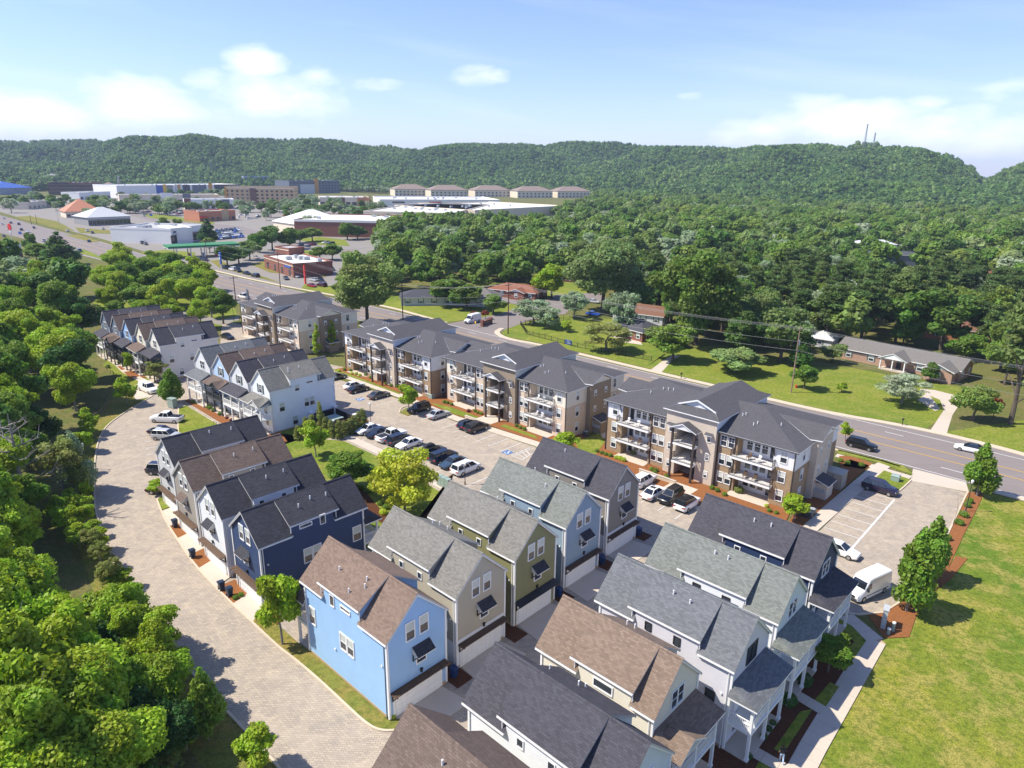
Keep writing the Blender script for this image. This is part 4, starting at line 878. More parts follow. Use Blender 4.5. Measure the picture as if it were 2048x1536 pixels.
FARCARS = [(-373.54,520.72,5.39,1,0),(-359.59,509.09,5.34,3,0),(-331.53,483.4,5.34,3,0),(-407.74,561.56,2.3,2,0),(-329.27,467.52,2.25,4,0),
 (-314.12,444.04,5.39,7,0),(-315.87,454.62,2.2,0,0),(-341.64,473.23,2.3,2,0),(-310.3,424.34,5.44,5,0),(-297.29,465.52,2.3,2,0),
 (-285.26,467.68,2.2,0,0),(-274.22,454.57,5.34,3,0),(-284.2,483.92,2.3,2,0),(-223.08,356.52,5.39,1,0),(-219.8,348.2,5.44,5,0),
 (-246.53,403.96,2.25,4,0),(-221.25,350.16,2.2,0,0),(-271.95,402.92,2.3,2,0),(-322.15,612.46,2.3,2,0),(-319.76,619.76,5.39,7,0),
 (-240.13,449.66,2.2,0,0),(-251.32,462.28,5.34,3,0),(-262.54,505.23,2.2,0,0),(-207.9,393.08,5.44,5,0),(-188.89,377.75,2.25,4,0),
 (-212.35,397.87,5.39,1,0),(-370.07,506.98,2.2,0,0),(-206.6,486.4,-1.16,4,1),(-201.7,474.0,-1.17,7,1),(-196.5,462.2,-1.22,4,1),
 (-191.2,450.5,-1.18,1,1),(-186.2,438.3,-1.12,0,1),(-180.9,426.8,-1.19,7,1),(-205.5,488.6,-1.17,0,1),(-200.5,476.5,-1.17,1,1),(-195.5,464.3,-1.22,4,1),
 (-190.2,452.7,-1.11,4,1),(-185.1,440.5,-1.18,7,1),(-179.9,428.9,-1.21,2,1),(-204.7,490.4,-1.15,4,1),(-199.4,478.9,-1.22,1,1),(-194.4,466.5,-1.16,2,1),
 (-189.1,454.9,-1.17,1,1),(-184.1,442.7,-1.17,0,1),(-179.0,430.8,-1.17,1,1),(-203.5,492.8,-1.2,2,1),(-198.4,480.8,-1.13,3,1),(-193.3,468.9,-1.19,0,1),
 (-188.0,457.1,-1.16,3,1),(-182.9,445.2,-1.12,2,1),(-177.9,433.0,-1.18,1,1),(-202.7,494.5,-1.21,4,1),(-197.4,482.9,-1.13,1,1),(-192.4,470.8,-1.2,0,1),
 (-187.2,458.8,-1.17,1,1),(-182.0,447.0,-1.11,1,1),(-176.9,435.1,-1.12,3,1),(-201.4,497.2,-1.1,3,1),(-196.4,485.0,-1.12,1,1),(-191.3,472.9,-1.11,0,1),
 (-186.1,461.2,-1.13,3,1),(-181.0,449.1,-1.16,2,1),(-175.8,437.4,-1.19,7,1),(-200.6,499.0,-1.07,2,1),(-195.4,487.0,-1.18,1,1),(-190.1,475.6,-1.14,7,1),
 (-185.0,463.5,-1.16,7,1),(-180.0,451.3,-1.1,0,1),(-174.8,439.4,-1.12,4,1),(-199.6,501.0,-1.15,4,1),(-194.4,489.2,-1.17,7,1),(-189.1,477.7,-1.13,3,1),
 (-183.9,465.8,-1.16,2,1),(-178.9,453.5,-1.2,0,1),(-173.6,441.9,-1.17,7,1),(-198.5,503.4,-1.1,0,1),(-193.3,491.6,-1.14,0,1),(-188.2,479.5,-1.09,2,1),
 (-182.8,468.1,-1.12,2,1),(-177.9,455.6,-1.13,4,1),(-172.5,444.3,-1.15,7,1),(-298.6,642.9,2.4,2,2),(-306.3,642.7,3.94,8,2),(-320.7,672.6,0.8,5,2),
 (-317.5,658.4,0.8,1,2),(-320.5,672.1,2.4,3,2),(-306.3,655.9,3.94,0,2),(-314.3,643.6,3.94,2,2),(-306.7,651.3,3.94,1,2),(-320.4,655.1,2.4,5,2),
 (-312.6,668.2,3.94,3,2),(-319.5,646.5,2.4,1,2),(-306.2,669.5,3.94,0,2),(-315.4,678.6,0.8,8,2),(-336.6,679.8,2.4,4,2),(-306.1,673.6,0.8,3,2),
 (-318.0,669.8,2.4,0,2),(-234.5,459.6,3.94,0,2),(-223.7,434.9,2.4,2,2),(-223.4,433.4,2.4,5,2),(-233.7,444.4,2.4,8,2),(-245.3,468.0,3.94,4,2),
 (-250.3,475.0,0.8,0,2),(-229.3,440.1,3.94,5,2),(-241.8,460.1,2.4,5,2),(-221.1,428.7,2.4,3,2),(-587.3,905.3,2.4,2,2),(-550.3,902.6,3.94,0,2),
 (-582.5,903.6,2.4,0,2),(-537.5,906.1,0.8,5,2),(-560.2,953.7,2.4,0,2),(-581.7,907.9,2.4,0,2),(-560.8,917.5,2.4,0,2),(-572.2,916.8,3.94,4,2),
 (-565.4,921.5,0.8,1,2),(-558.5,899.5,0.8,1,2),(-116.6,406.6,2.4,2,2),(-112.7,416.5,3.94,0,2),(-117.1,403.6,3.94,8,2),(-122.1,398.1,3.94,4,2),
 (-117.3,395.3,2.4,4,2),(-107.9,410.9,3.94,3,2),(-224.0,688.2,3.94,5,2),(-216.9,675.9,3.94,0,2),(-199.5,660.1,2.4,2,2),(-210.1,655.3,3.94,8,2),
 (-201.9,661.2,2.4,5,2),(-213.6,698.3,2.4,3,2),(-188.8,637.3,2.4,0,2),(-183.4,662.9,2.4,3,2),(-200.2,649.9,2.4,5,2),(-209.2,665.9,3.94,0,2),
 (-215.4,668.2,3.94,5,2),(-190.5,653.3,3.94,5,2),(-209.4,641.3,2.4,8,2),(-217.4,690.9,0.8,4,2),(-225.9,599.5,0.8,0,2),(-243.2,605.5,0.8,8,2),
 (-251.3,610.0,0.8,1,2),(-226.0,621.4,3.94,5,2),(-232.6,637.7,2.4,0,2),(-259.5,627.1,3.94,0,2),(-257.7,624.9,3.94,0,2),(-252.2,610.7,2.4,0,2),
 (-249.8,644.4,0.8,0,2),(-256.9,637.0,0.8,4,2),(-240.9,614.2,2.4,0,2),(-256.3,626.8,0.8,2,2),(-243.0,605.7,2.4,2,2),(-244.0,641.6,3.94,0,2),
 (-370.2,680.6,0.8,1,2),(-376.3,671.9,0.8,3,2),(-345.6,668.1,0.8,8,2),(-371.8,682.2,3.94,0,2),(-345.7,653.5,3.94,0,2),(-356.1,666.2,0.8,5,2),
 (-345.6,660.6,3.94,3,2),(-362.2,673.2,0.8,5,2),(-347.9,671.1,0.8,0,2),(-331.5,631.7,0.8,2,2),(-246.7,954.9,2.4,3,2),(-208.9,952.5,3.94,1,2),
 (-219.0,958.4,3.94,5,2),(-228.4,976.2,2.4,4,2),(-291.2,967.9,3.94,1,2),(-235.2,973.6,3.94,4,2),(-251.4,982.1,0.8,0,2),(-250.5,943.4,3.94,2,2)]
SKYLINE = [(-0.7425,0.0171,2700,1350),(-0.6177,0.0204,2600,1350),(-0.5921,0.0206,2600,1350),(-0.5603,0.0233,2600,1350),(-0.5248,0.025,2600,1350),
 (-0.5169,0.0224,2500,1350),(-0.5138,0.0219,2000,1350),(-0.5011,0.0263,2000,1350),(-0.482,0.0297,2000,1350),(-0.4436,0.0292,2000,1350),
 (-0.4176,0.0341,1950,1350),(-0.3802,0.0298,1950,1350),(-0.3257,0.0307,1950,1350),(-0.2882,0.0322,1950,1350),(-0.2563,0.0324,1950,1350),
 (-0.224,0.0306,1950,1350),(-0.1846,0.0289,1950,1350),(-0.158,0.0249,1950,1350),(-0.1324,0.0209,1950,1350),(-0.1106,0.0258,1900,1350),
 (-0.0764,0.0303,1900,1350),(-0.0216,0.0305,1900,1350),(0.0094,0.0316,1900,1350),(0.0403,0.0288,1900,1350),(0.0676,0.035,1900,1350),
 (0.1422,0.0345,1800,1200),(0.1827,0.0298,1800,1050),(0.2483,0.0297,1750,1050),(0.2928,0.0306,1700,1050),(0.3484,0.0309,1650,1000),
 (0.3957,0.0335,1600,1000),(0.4251,0.0294,1500,950),(0.4343,0.0359,1500,930),(0.4523,0.0353,1500,930),(0.4857,0.0307,1500,930),(0.5182,0.025,1480,930),
 (0.5396,0.02,1480,930),(0.5561,0.0117,1480,930),(0.5673,0.0046,1480,930),(0.5764,-0.0025,1500,950),(0.5848,0.0021,1500,950),(0.5952,0.0104,1500,950),
 (0.6112,0.0198,1480,930),(0.715,0.0338,1450,900)]
MASTS = [((647.2, 1353.2, 91.5), 41.9, 'tall thin lattice radio mast on the right hill'), ((660.7, 1346.7, 91.5), 27.0, 'short radio mast beside the tall one on the right hill'), ((-583.7, 1381.8, 29.6), 21.1, 'pale lattice tower on the hillside above the yellow striped hall'), ((-557.6, 1005.8, 17.4), 9.4, 'pale mast at the hill foot at the left')]
POLES = [((-134.97, 304.77), 12.8, 'pole_red', 'thin utility pole by the filling station trees', False, None), ((-87.15, 255.75), 13.7, 'pole_red', 'dark utility pole before the brick bank row', False, None), ((-33.14, 203.38), 11, 'pole_red', 'red brown utility pole left of the delivery van', False, None), ((-1.33, 187.07), 14.4, 'pole_red', 'tall red brown utility pole at the street corner', False, -2.4), ((58.55, 137.41), 14.2, 'pole', 'tall pale utility pole on the lawn by the road', True, None), ((117.5, 88.0), 14.2, 'pole', 'utility pole beyond the right edge', False, None)]
LONEPOLES = [((-92.28, 226.07), 9.0, 'dark pole at the road edge left of the cream block', 'pole_red'), ((-45.99, 243.41), 6.0, 'short pole standing behind the cream block roof', 'pole_red'), ((-354.41, 514.89), 6.8, 'left of two leaning poles beside the wide road', 'pole_red'), ((-353.69, 519.88), 6.8, 'right of two leaning poles beside the wide road', 'pole_red'), ((71.64, 340.58), 6.0, 'pale pole deep in the right-hand wood', 'pole'), ((-339.26, 522.83), 9.4, 'pale pole before the orange roof', 'f_lightgrey')]
LAMPS = [((-63.29, 93.92), 4.3, 'lamp post on the left verge of the drive'), ((-24.84, 113.8), 4.4, 'lamp post at the white sedan by the cypresses'), ((-6.6, 90.98), 3.4, 'lamp post in front of the white minivan'), ((62.38, 84.97), 4.7, 'lamp post at the kerb of the eastern lot'), ((-82.11, 198.34), 4.5, 'lamp post on the grass near the cream block')]
VANP = (39.17,65.37)
VANA = -2.608
PSA = -0.768

# ---------------------------------------------------------------- ground, roads, pavements


def sheet(name, poly, mat, z, h=0.0):
    return struct(MB().prism(poly, z, z + h, 0).build(name, M[mat]))


def strip_poly(pts, w):
    """polyline -> closed polygon of width w"""
    L, Rr = [], []
    for i, p in enumerate(pts):
        a = pts[max(0, i - 1)]
        b = pts[min(len(pts) - 1, i + 1)]
        d = Vector((b[0] - a[0], b[1] - a[1])).normalized()
        n = Vector((-d.y, d.x)) * (w / 2)
        L.append((p[0] + n.x, p[1] + n.y))
        Rr.append((p[0] - n.x, p[1] - n.y))
    return L + Rr[::-1]


def ribbon(mb, pts, w, z0, z1, m=0):
    for i in range(len(pts) - 1):
        q = strip_poly(pts[max(0, i - 1):i + 3], w)
    L = strip_poly(pts, w)
    n = len(pts)
    for i in range(n - 1):
        a, b, c, d = L[i], L[i + 1], L[2 * n - 2 - i], L[2 * n - 1 - i]
        mb.face([(*d, z1), (*c, z1), (*b, z1), (*a, z1)], m)
        if z1 > z0:
            mb.face([(*a, z1), (*b, z1), (*b, z0), (*a, z0)], m)
            mb.face([(*d, z0), (*c, z0), (*c, z1), (*d, z1)], m)
    if z1 > z0:
        mb.face([(*L[0], z0), (*L[-1], z0), (*L[-1], z1), (*L[0], z1)], m)
        mb.face([(*L[n - 1], z0), (*L[n - 1], z1), (*L[n], z1), (*L[n], z0)], m)
    return mb


def kerb(pts, w=.2, h=.14, z=0.0):
    return struct(ribbon(MB(), pts, w, z, z + h).build('kerb', M['kerb']))


def smooth(pts, it=2):
    for _ in range(it):
        q = [pts[0]]
        for a, b in zip(pts, pts[1:]):
            q += [(a[0] * .75 + b[0] * .25, a[1] * .75 + b[1] * .25), (a[0] * .25 + b[0] * .75, a[1] * .25 + b[1] * .75)]
        pts = q + [pts[-1]]
    return pts


def pavement(name, pts, w, step=1.5, mat='concrete', z=.10):
    """a walk laid slab by slab: the bed is structure, every slab a child of it"""
    bed = struct(ribbon(MB(), pts, w - .04, 0, z - .03).build(name, M['foundation']))
    for a, b in zip(pts, pts[1:]):
        d = Vector((b[0] - a[0], b[1] - a[1]))
        n = max(1, round(d.length / step))
        ln = d.length / n
        rz = math.atan2(d.y, d.x)
        me = MB().box(.012, -w / 2, .02, ln - .012, w / 2, z).mesh('paving_slab', [M[mat]])
        for i in range(n):
            t = i / n
            link('paving_slab', me, bed, (a[0] + d.x * t, a[1] + d.y * t, random.uniform(-.004, .004)), rz)
    return bed


def marks(name, segs, w=.11, z=.035, mat='line'):
    mb = MB()
    for a, b in segs:
        ribbon(mb, [a, b], w, z, z)
    return struct(mb.build(name, M[mat]))


def dashes(pts, ln, gap):
    out = []
    acc = 0.0
    for a, b in zip(pts, pts[1:]):
        d = math.dist(a, b)
        t = 0.0
        while t < d:
            ph = acc % (ln + gap)
            if ph < ln:
                e = min(d, t + ln - ph)
                out.append(((a[0] + (b[0] - a[0]) * t / d, a[1] + (b[1] - a[1]) * t / d), (a[0] + (b[0] - a[0]) * e / d, a[1] + (b[1] - a[1]) * e / d)))
                acc += e - t
                t = e
            else:
                e = min(d, t + (ln + gap) - ph)
                acc += e - t
                t = e
            acc += 1e-6
            t += 1e-6
    return out


sheet('ground', [(-7000, -60), (7000, -60), (7000, 9600), (-7000, 9600)], 'floor', 0)
# the brick drive, the alley and the parking courts: one sheet of pavers
LEFT_KERB = [(-70.88,135.62), (-71.0,126.53), (-71.21,120.4), (-71.04,115.57), (-70.43,111.34), (-68.82,106.74), (-66.1,101.07), (-63.02,95.39), (-59.29,88.95), (-55.36,82.39), (-51.87,77.38),
             (-48.87,73.44), (-45.88,69.63), (-42.88,65.84), (-37.96,60.63), (-34.39,57.17), (-30.03,52.94), (-26.8,49.66), (-23.18,46.53), (-21.42,44.96), (-17.33,41.3), (-13.01,36.9)]
sheet('paver_drive', LEFT_KERB + [(10, 22), (3, 40), (10, 50), (18, 60), (30, 56), (35.22,61.71), (36.59,61.41), (39.31,61.82), (41.89,63.62), (47.99,68.82), (53.1,74.95),
      (59.2,82.34), (66.38,90.91), (60.1,94.55), (56.73,91.06), (50.97,91.03), (39.96,79.09), (33.95,76.77), (28.84,80.7), (19.07,92.4), (10.09,99.47), (3.73,105.75),
      (-3.53,111.8), (-10.32,116.98), (-22.12,128.9), (-38.25,142.36), (-38.24,151.03), (-50.79,158.58), (-79.14,194.44), (-85.95,199.46), (-74.54,169.83), (-72.01,145.11)], 'pavers', .015)
kerb(smooth(LEFT_KERB))
RIGHT_KERB = [(-48.22,84.67), (-46.15,81.57), (-43.27,77.65), (-40.72,74.52), (-37.81,70.94), (-35.3,68.05), (-31.75,64.43), (-28.83,61.54), (-25.57,58.48), (-21.78,54.87),
              (-19.96,53.44), (-16.59,50.44), (-13.44,47.41), (-12.0,46.05), (-10.93,45.22), (-10.01,44.92), (-9.01,44.99)]
kerb(smooth(RIGHT_KERB))
# verge between the drive and the wood, verge by the blue house, small islands
sheet('verge', [(-70.88,135.62), (-71.0,126.53), (-71.21,120.4), (-71.04,115.57), (-70.43,111.34), (-68.82,106.74), (-66.1,101.07), (-63.02,95.39), (-59.29,88.95), (-55.36,82.39), (-51.87,77.38), (-48.87,73.44), (-45.88,69.63), (-42.88,65.84),
        (-37.96,60.63), (-34.39,57.17), (-30.03,52.94), (-26.8,49.66), (-23.18,46.53), (-21.42,44.96), (-17.33,41.3), (-13.01,36.9), (-18.59,36.8), (-24.79,42.77), (-31.58,49.13), (-39.38,57.12), (-49.29,69.53), (-60.52,84.25), (-70.39,101.31),
        (-74.61,112.38), (-78.31,125.87), (-79.94,139.04), (-76.42,144.87)], 'rough', .006)
sheet('verge', [(-21.76,54.8), (-19.94,53.37), (-16.57,50.37), (-13.42,47.35), (-11.99,46.0), (-10.92,45.17), (-10.01,44.9), (-9.01,44.99), (-8.87,46.17), (-9.72,46.26), (-13.93,50.12), (-17.97,53.83), (-19.93,55.35), (-22.68,57.92), (-25.76,60.26), (-25.57,58.48)], 'rough', .02, .1)
sheet('verge', [(-48.22,84.67), (-46.22,81.71), (-45.18,82.73), (-47.05,86.22), (-47.87,86.19)], 'lawn', .02, .1)
kerb(smooth([(-46.85,86.23), (-48.27,85.87), (-48.22,84.67)], 2))
ISLAND = [(-58.8,113.57), (-56.09,107.95), (-53.95,104.07), (-48.41,102.19), (-46.96,108.79), (-61.84,123.11), (-62.45,121.36)]
sheet('lawn', ISLAND, 'lawn', .02, .11)
kerb(smooth([(-62.45,121.36), (-58.89,113.56), (-56.17,107.95), (-53.95,104.07)], 2))
# concrete aprons of the western garages, mulch squares between them
for a in ([(-45.95,81.3), (-43.15,77.53), (-41.49,78.61), (-44.98,82.74)], [(-40.66,74.52), (-37.59,70.73), (-36.25,72.66), (-39.53,76.5)], [(-35.24,68.05), (-31.7,64.43), (-30.75,67.16), (-34.26,70.17)],
          [(-28.78,61.54), (-25.47,58.48), (-24.22,60.72), (-27.89,63.52)]):
    sheet('apron', a, 'concrete', .02, .09)
for a in ([(-43.15,77.53), (-40.66,74.52), (-39.53,76.5), (-41.49,78.61)], [(-37.59,70.73), (-35.24,68.05), (-34.26,70.17), (-36.25,72.66)], [(-31.7,64.43), (-28.78,61.54), (-27.89,63.52), (-30.3,65.99)],
          [(-25.47,58.48), (-23.82,56.89), (-22.94,58.7), (-24.22,60.72)]):
    sheet('mulch_bed', a, 'mulch', .02, .08)
sheet('apron', [(-78.44,133.86), (-72.93,126.13), (-70.07,129.37), (-71.08,133.9), (-76.84,139.2)], 'concrete', .02, .02)
# the courtyard lawn between the western and the middle row
sheet('lawn', [(-39.56,109.57), (-27.7,106.44), (-17.86,97.46), (-9.95,88.27), (-7.18,84.57), (-8.85,77.7), (-13.4,67.44), (-17.88,67.32), (-31.61,85.23), (-43.66,102.38)], 'lawn', .02, .1)
sheet('mulch_bed', [(-23.72,92.74), (-19.98,87.15), (-16.5,81.42), (-12.82,78.86), (-8.54,88.32), (-10.29,91.52), (-8.7,94.16), (-8.88,84.51), (-12.64,77.59), (-15.97,78.51), (-20.08,82.7), (-23.67,89.39)], 'mulch_dark', .13)
sheet('mulch_bed', [(-34.12,112.18), (-31.7,108.97), (-28.33,109.11), (-25.16,114.54), (-26.12,117.05), (-33.75,116.71)], 'mulch', .13)
pavement('pavement', [(-36.89,105.19), (-32.06,107.14), (-27.89,108.67), (-17.75,99.18), (-9.4,89.9), (-6.26,86.08)], 1.7)
# in front of the northern row
sheet('mulch_bed', [(-63.35,125.99), (-62.79,127.54), (-57.01,122.47), (-48.11,114.03), (-40.02,110.96), (-37.1,105.83), (-41.98,106.74), (-51.9,114.62)], 'mulch', .02, .11)
sheet('lawn', [(-40.03,110.49), (-31.83,120.0), (-30.29,117.39), (-33.96,114.15), (-35.37,107.01), (-37.16,104.75)], 'lawn', .02, .1)
pavement('pavement', [(-64.23,124.16), (-55.93,116.51), (-46.78,108.34), (-40.99,103.95)], 1.6)
# in front of the far row
sheet('lawn', [(-93.12,150.0), (-74.71,129.14), (-75.09,135.75), (-76.42,144.87), (-97.94,168.34)], 'lawn', .012)
sheet('mulch_bed', [(-93.1,153.42), (-81.14,139.7), (-75.14,142.25), (-80.51,148.64), (-96.49,163.39)], 'mulch', .02, .08)
pavement('pavement', [(-93.72,155.15), (-84.96,144.79), (-75.09,135.75)], 1.5, 2.0)
# before the apartment blocks: beds, grass, walk
sheet('mulch_bed', [(-38.24,151.03), (-23.93,140.18), (-16.73,135.31), (-11.88,130.65), (-2.18,122.19), (9.49,113.56), (15.44,107.98), (23.55,99.99), (31.53,89.71), (39.76,86.88), (34.32,77.77), (28.75,81.51), (19.4,94.3),
      (10.25,101.44), (4.7,107.54), (-4.28,115.45), (-10.52,120.43), (-18.46,128.15), (-22.42,132.7), (-39.98,149.28)], 'mulch', .02, .09)
sheet('lawn', [(-40.86,149.64), (-37.2,146.63), (-22.73,132.69), (-22.57,131.72), (-39.49,147.3)], 'lawn', .12)
sheet('lawn', [(-15.96,127.06), (-11.03,120.95), (-4.77,116.45), (-5.31,118.51), (-11.83,124.59)], 'lawn', .12)
sheet('lawn', [(-2.02,114.79), (4.48,108.88), (4.1,110.47), (-1.14,115.59)], 'lawn', .12)
sheet('lawn', [(10.79,108.01), (15.48,111.89), (15.86,108.0), (13.53,102.17), (11.14,102.49)], 'lawn', .13)
pavement('pavement', [(10.42,103.48), (14.29,109.06), (16.59,112.41)], 1.8)
pavement('pavement', [(-40.15,147.26), (-22.12,130.78), (-18.25,126.65), (-10.38,118.68), (-4.21,113.59), (4.66,106.44), (10.17,100.45), (19.57,93.09), (24.39,86.82), (28.97,81.11)], 1.8, 1.8)
sheet('verge', [(-20.96,121.05), (-20.13,123.62), (-17.63,123.45), (-18.0,120.63), (-19.23,119.49)], 'rough', .02, .11)
kerb(smooth([(-20.96,121.05), (-21.17,123.57), (-20.06,125.08), (-17.75,124.31)], 2))
# concrete stoops leading to the stairs
for c in ((23.57,89.43), (-4.63,117.49), (-31.23,147.36)):
    sheet('apron', [offset(offset(c, R(-42.9), a), R(47.1), b) for a, b in ((-2, -3.2), (2, -3.2), (2, 3), (-2, 3))], 'concrete', .11, .02)
# eastern lot: side walk, beds, long mulch strip, meadow
pavement('pavement', [(38.68,79.43), (49.79,90.99), (56.74,98.2), (60.17,101.38)], 2.0, 1.9)
sheet('mulch_bed', [(38.66,84.05), (49.85,97.2), (54.54,102.16), (56.48,99.88), (49.06,91.95), (37.5,79.4), (35.54,79.34)], 'mulch', .02, .09)
sheet('lawn', [(54.28,94.34), (57.91,98.05), (60.27,94.73), (56.91,91.4)], 'lawn', .02, .11)
kerb(smooth([(60.27,94.73), (57.15,91.57), (56.11,90.72), (56.09,91.37)], 1))
sheet('mulch_bed', [(53.39,103.52), (55.31,103.8), (57.43,100.69), (55.09,98.32), (51.83,99.71)], 'mulch', .02, .09)
MSTRIP = [(41.89,63.62), (47.99,68.82), (53.1,74.95), (59.2,82.34), (66.38,90.91), (68.83,91.0), (65.52,86.99), (57.55,77.86), (51.07,70.25), (53.98,73.37), (54.96,72.73), (50.12,68.18),
          (46.12,65.19), (42.97,61.99), (39.82,57.88), (37.33,57.67), (37.4,61.35), (39.31,61.82)]
sheet('meadow', [(68.94,91.16), (72.62,88.13), (100, 75), (110, 20), (30, 10), (21, 30), (20.1,39.09), (23.79,43.7), (37.33,57.67), (37.4,61.35), (41.89,63.62), (47.99,68.82), (53.1,74.95), (59.2,82.34), (66.38,90.91)], 'meadow', .006)
sheet('mulch_bed', MSTRIP, 'mulch', .012, .06)
kerb([(34.8,61.7), (36.59,61.41), (39.31,61.82), (41.89,63.62), (47.99,68.82), (53.1,74.95), (59.2,82.34), (66.38,90.91)])
# the walk along the eastern porches and the beds beside it
pavement('pavement', [(34.99,61.2), (36.14,57.26), (24.48,43.92), (20.82,39.52)], 1.9, 1.6)
sheet('mulch_bed', [(32.08,60.46), (35.01,60.13), (34.93,57.01), (23.59,44.2), (19.37,39.08), (14.17,41.8), (20.65,50.25)], 'mulch_dark', .02, .07)
for a in ([(33.83,61.17), (34.89,59.32), (35.2,57.16), (31.1,52.71), (30.71,53.7), (33.94,56.98), (32.94,60.08)], [(29.1,51.31), (29.67,50.75), (26.52,47.33), (26.27,48.58)],
          [(24.97,47.69), (26.16,48.0), (21.84,43.18), (21.3,43.66)], [(19.85,42.66), (20.86,42.2), (19.29,39.93), (18.46,40.79)]):
    sheet('lawn', a, 'lawn', .11)
for a, b in (((25.14,50.04), (27.06,47.79)), ((19.21,43.72), (22.03,41.21)), ((30.68,55.8), (32.49,53.2))):
    pavement('pavement', [a, b], 1.2, 1.2, z=.115)
# alley aprons of the middle row and of the eastern row
for i in range(5):
    h = MROW[i]
    o = (h[0] + 12.85 * UX, h[1] + 12.85 * UY)
    pt = lambda a, b: (o[0] + a * UX - b * UY, o[1] + a * UY + b * UX)
    sheet('apron', [pt(0, -2.6), pt(3.1, -3.0), pt(3.1, 2.9), pt(0, 2.5)], 'concrete', .02, .05)
    sheet('mulch_bed', [pt(-1.5, 3.3), pt(1.2, 3.3), pt(1.2, 5.2), pt(-1.5, 5.2)], 'mulch_dark', .02, .04)
    if i:
        sheet('mulch_bed', [pt(-12, -4.6), pt(-1.6, -4.6), pt(-1.6, -3.2), pt(-12, -3.2)], 'mulch_dark', .02, .03)

# ---- the main road, its walks, the side street, drives across it
FAR = [(93.72,91.86), (84.49,104.94), (78.15,112.16), (70.84,117.96), (62.19,122.9), (53.54,130.07), (43.25,139.74), (35.01,147.04), (16.13,164.91), (5.33,174.37), (-5.03,185.0), (-18.56,198.81), (-35.84,214.55), (-55.87,232.8), (-78.29,249.94), (-88.05,259.1), (-105.05,273.36), (-129.72,295.98),
       (-164.26,325.44), (-203.73,368.4), (-249.68,415.3), (-301.77,464.71), (-361.16,523.27), (-441.22,603.89), (-728.01,875.27)]
NEAR = [(82.83,79.51), (73.86,89.89), (68.06,94.31), (62.66,99.35), (59.83,102.76), (54.84,106.94), (42.03,118.77), (27.89,131.64), (8.71,152.42), (-5.43,168.02), (-31.9,189.94), (-49.51,205.07), (-66.42,216.18), (-90.99,226.17), (-110.81,252.41),
        (-142.26,280.21), (-173.92,308.52), (-205.59,335.61), (-226.55,353.83), (-254.31,380.99), (-284.66,409.76), (-329.99,448.46), (-494.78,590.76)]
sheet('road', FAR + NEAR[::-1], 'asphalt', .02)
sheet('road', [(-20.62,197.3), (-13.8,204.81), (-4.15,214.63), (2.27,225.9), (11.18,240.42), (15.29,250.91), (32.64,257.86), (33.73,244.33), (21.06,231.86), (16.57,216.23), (5.19,206.22), (0.62,197.46), (-2.94,191.32), (-4.61,184.44), (-1.99,174.44), (-18.14,194.14)], 'asphalt', .024)
sheet('road', [(-31.43,257.56), (-6.64,246.88), (11.02,236.58), (5.65,228.8), (-8.1,236.86), (-30.16,246.87)], 'asphalt', .022)
fk = [(94.16,92.36), (84.95,105.58), (78.59,112.88), (71.26,118.75), (62.57,123.75), (53.89,131.01), (43.65,141.18), (35.34,148.62), (16.3,166.86), (5.38,176.54), (-0.18,180.08), (-3.51,184.51), (-4.74,189.3), (-3.13,193.88)]
kerb(smooth(fk, 1), 1.5, .12)
kerb([(-19.87,200.1), (-36.48,218.56), (-56.95,237.48), (-79.9,255.3), (-89.16,262.52), (-106.44,277.15), (-131.58,300.4)], 1.4, .12)
kerb([(82.15,78.73), (73.18,88.92), (69.63,92.0)], 1.2, .12)
kerb([(61.26,99.68), (59.42,101.94), (54.45,106.07), (41.7,117.72), (27.65,130.37), (8.63,150.76)], .5, .12)
sheet('verge', [(54.46,106.28), (59.52,102.15), (61.95,100.09), (61.68,96.73), (60.44,98.15), (58.75,100.94), (53.69,104.56)], 'lawn', .02, .1)
sheet('apron', [(62.92,98.99), (68.29,94.32), (66.6,90.92), (60.1,94.55)], 'concrete', .022, .02)
pavement('pavement', [(60.76,95.62), (57.66,98.79), (54.73,102.56), (53.07,103.92)], 1.4, 1.6)
marks('road_markings', list(zip(YA, YA[1:])) + list(zip(YB, YB[1:])), .22, .04, 'yellow')
marks('road_markings', dashes(WA, 3, 9) + dashes(WB, 3, 9) + list(zip(EA, EA[1:])) + list(zip(EB, EB[1:])), .16, .04)
# lawns beyond the road
sheet('lawn', [(94.46,92.7), (85.56,106.45), (79.04,113.61), (74.68,116.36), (79.01,116.04), (96.92,122.54), (119.27,120.85)], 'lawn', .012)
sheet('lawn', [(74.97,116.87), (71.83,119.82), (63.09,124.9), (54.36,132.29), (44.05,142.64), (35.69,150.23), (31.07,154.93), (40.56,171.87), (55.21,178.08), (65.87,163.61), (73.05,157.3), (80.36,157.71), (90.48,148.07), (100.68,141.26), (89.85,134.01), (81.92,123.23)], 'lawn', .012)
sheet('lawn', [(31.07,154.93), (16.47,168.86), (5.43,178.75), (-0.19,182.38), (-3.0,186.95), (-2.27,194.6), (5.15,204.05), (16.41,213.85), (32.97,208.28), (42.8,188.83), (38.21,166.72)], 'lawn', .012)
sheet('lawn', [(-20.23,200.77), (-36.48,218.56), (-48.59,230.63), (-44.41,245.6), (-30.4,248.94), (-8.1,236.86), (5.63,227.92), (-4.16,215.42), (-13.85,205.54)], 'lawn', .012)
sheet('lawn', [(-1.32,260.35), (12.07,240.5), (32.51,256.75), (32.05,288.51), (15.18,286.81)], 'lawn', .012)
sheet('driveway', [(75.31,115.89), (77.46,114.51), (84.75,124.76), (92.5,134.14), (92.76,137.43), (90.48,140.74), (87.8,141.31), (86.81,139.17), (87.74,133.91), (84.83,127.64)], 'concrete', .02, .01)
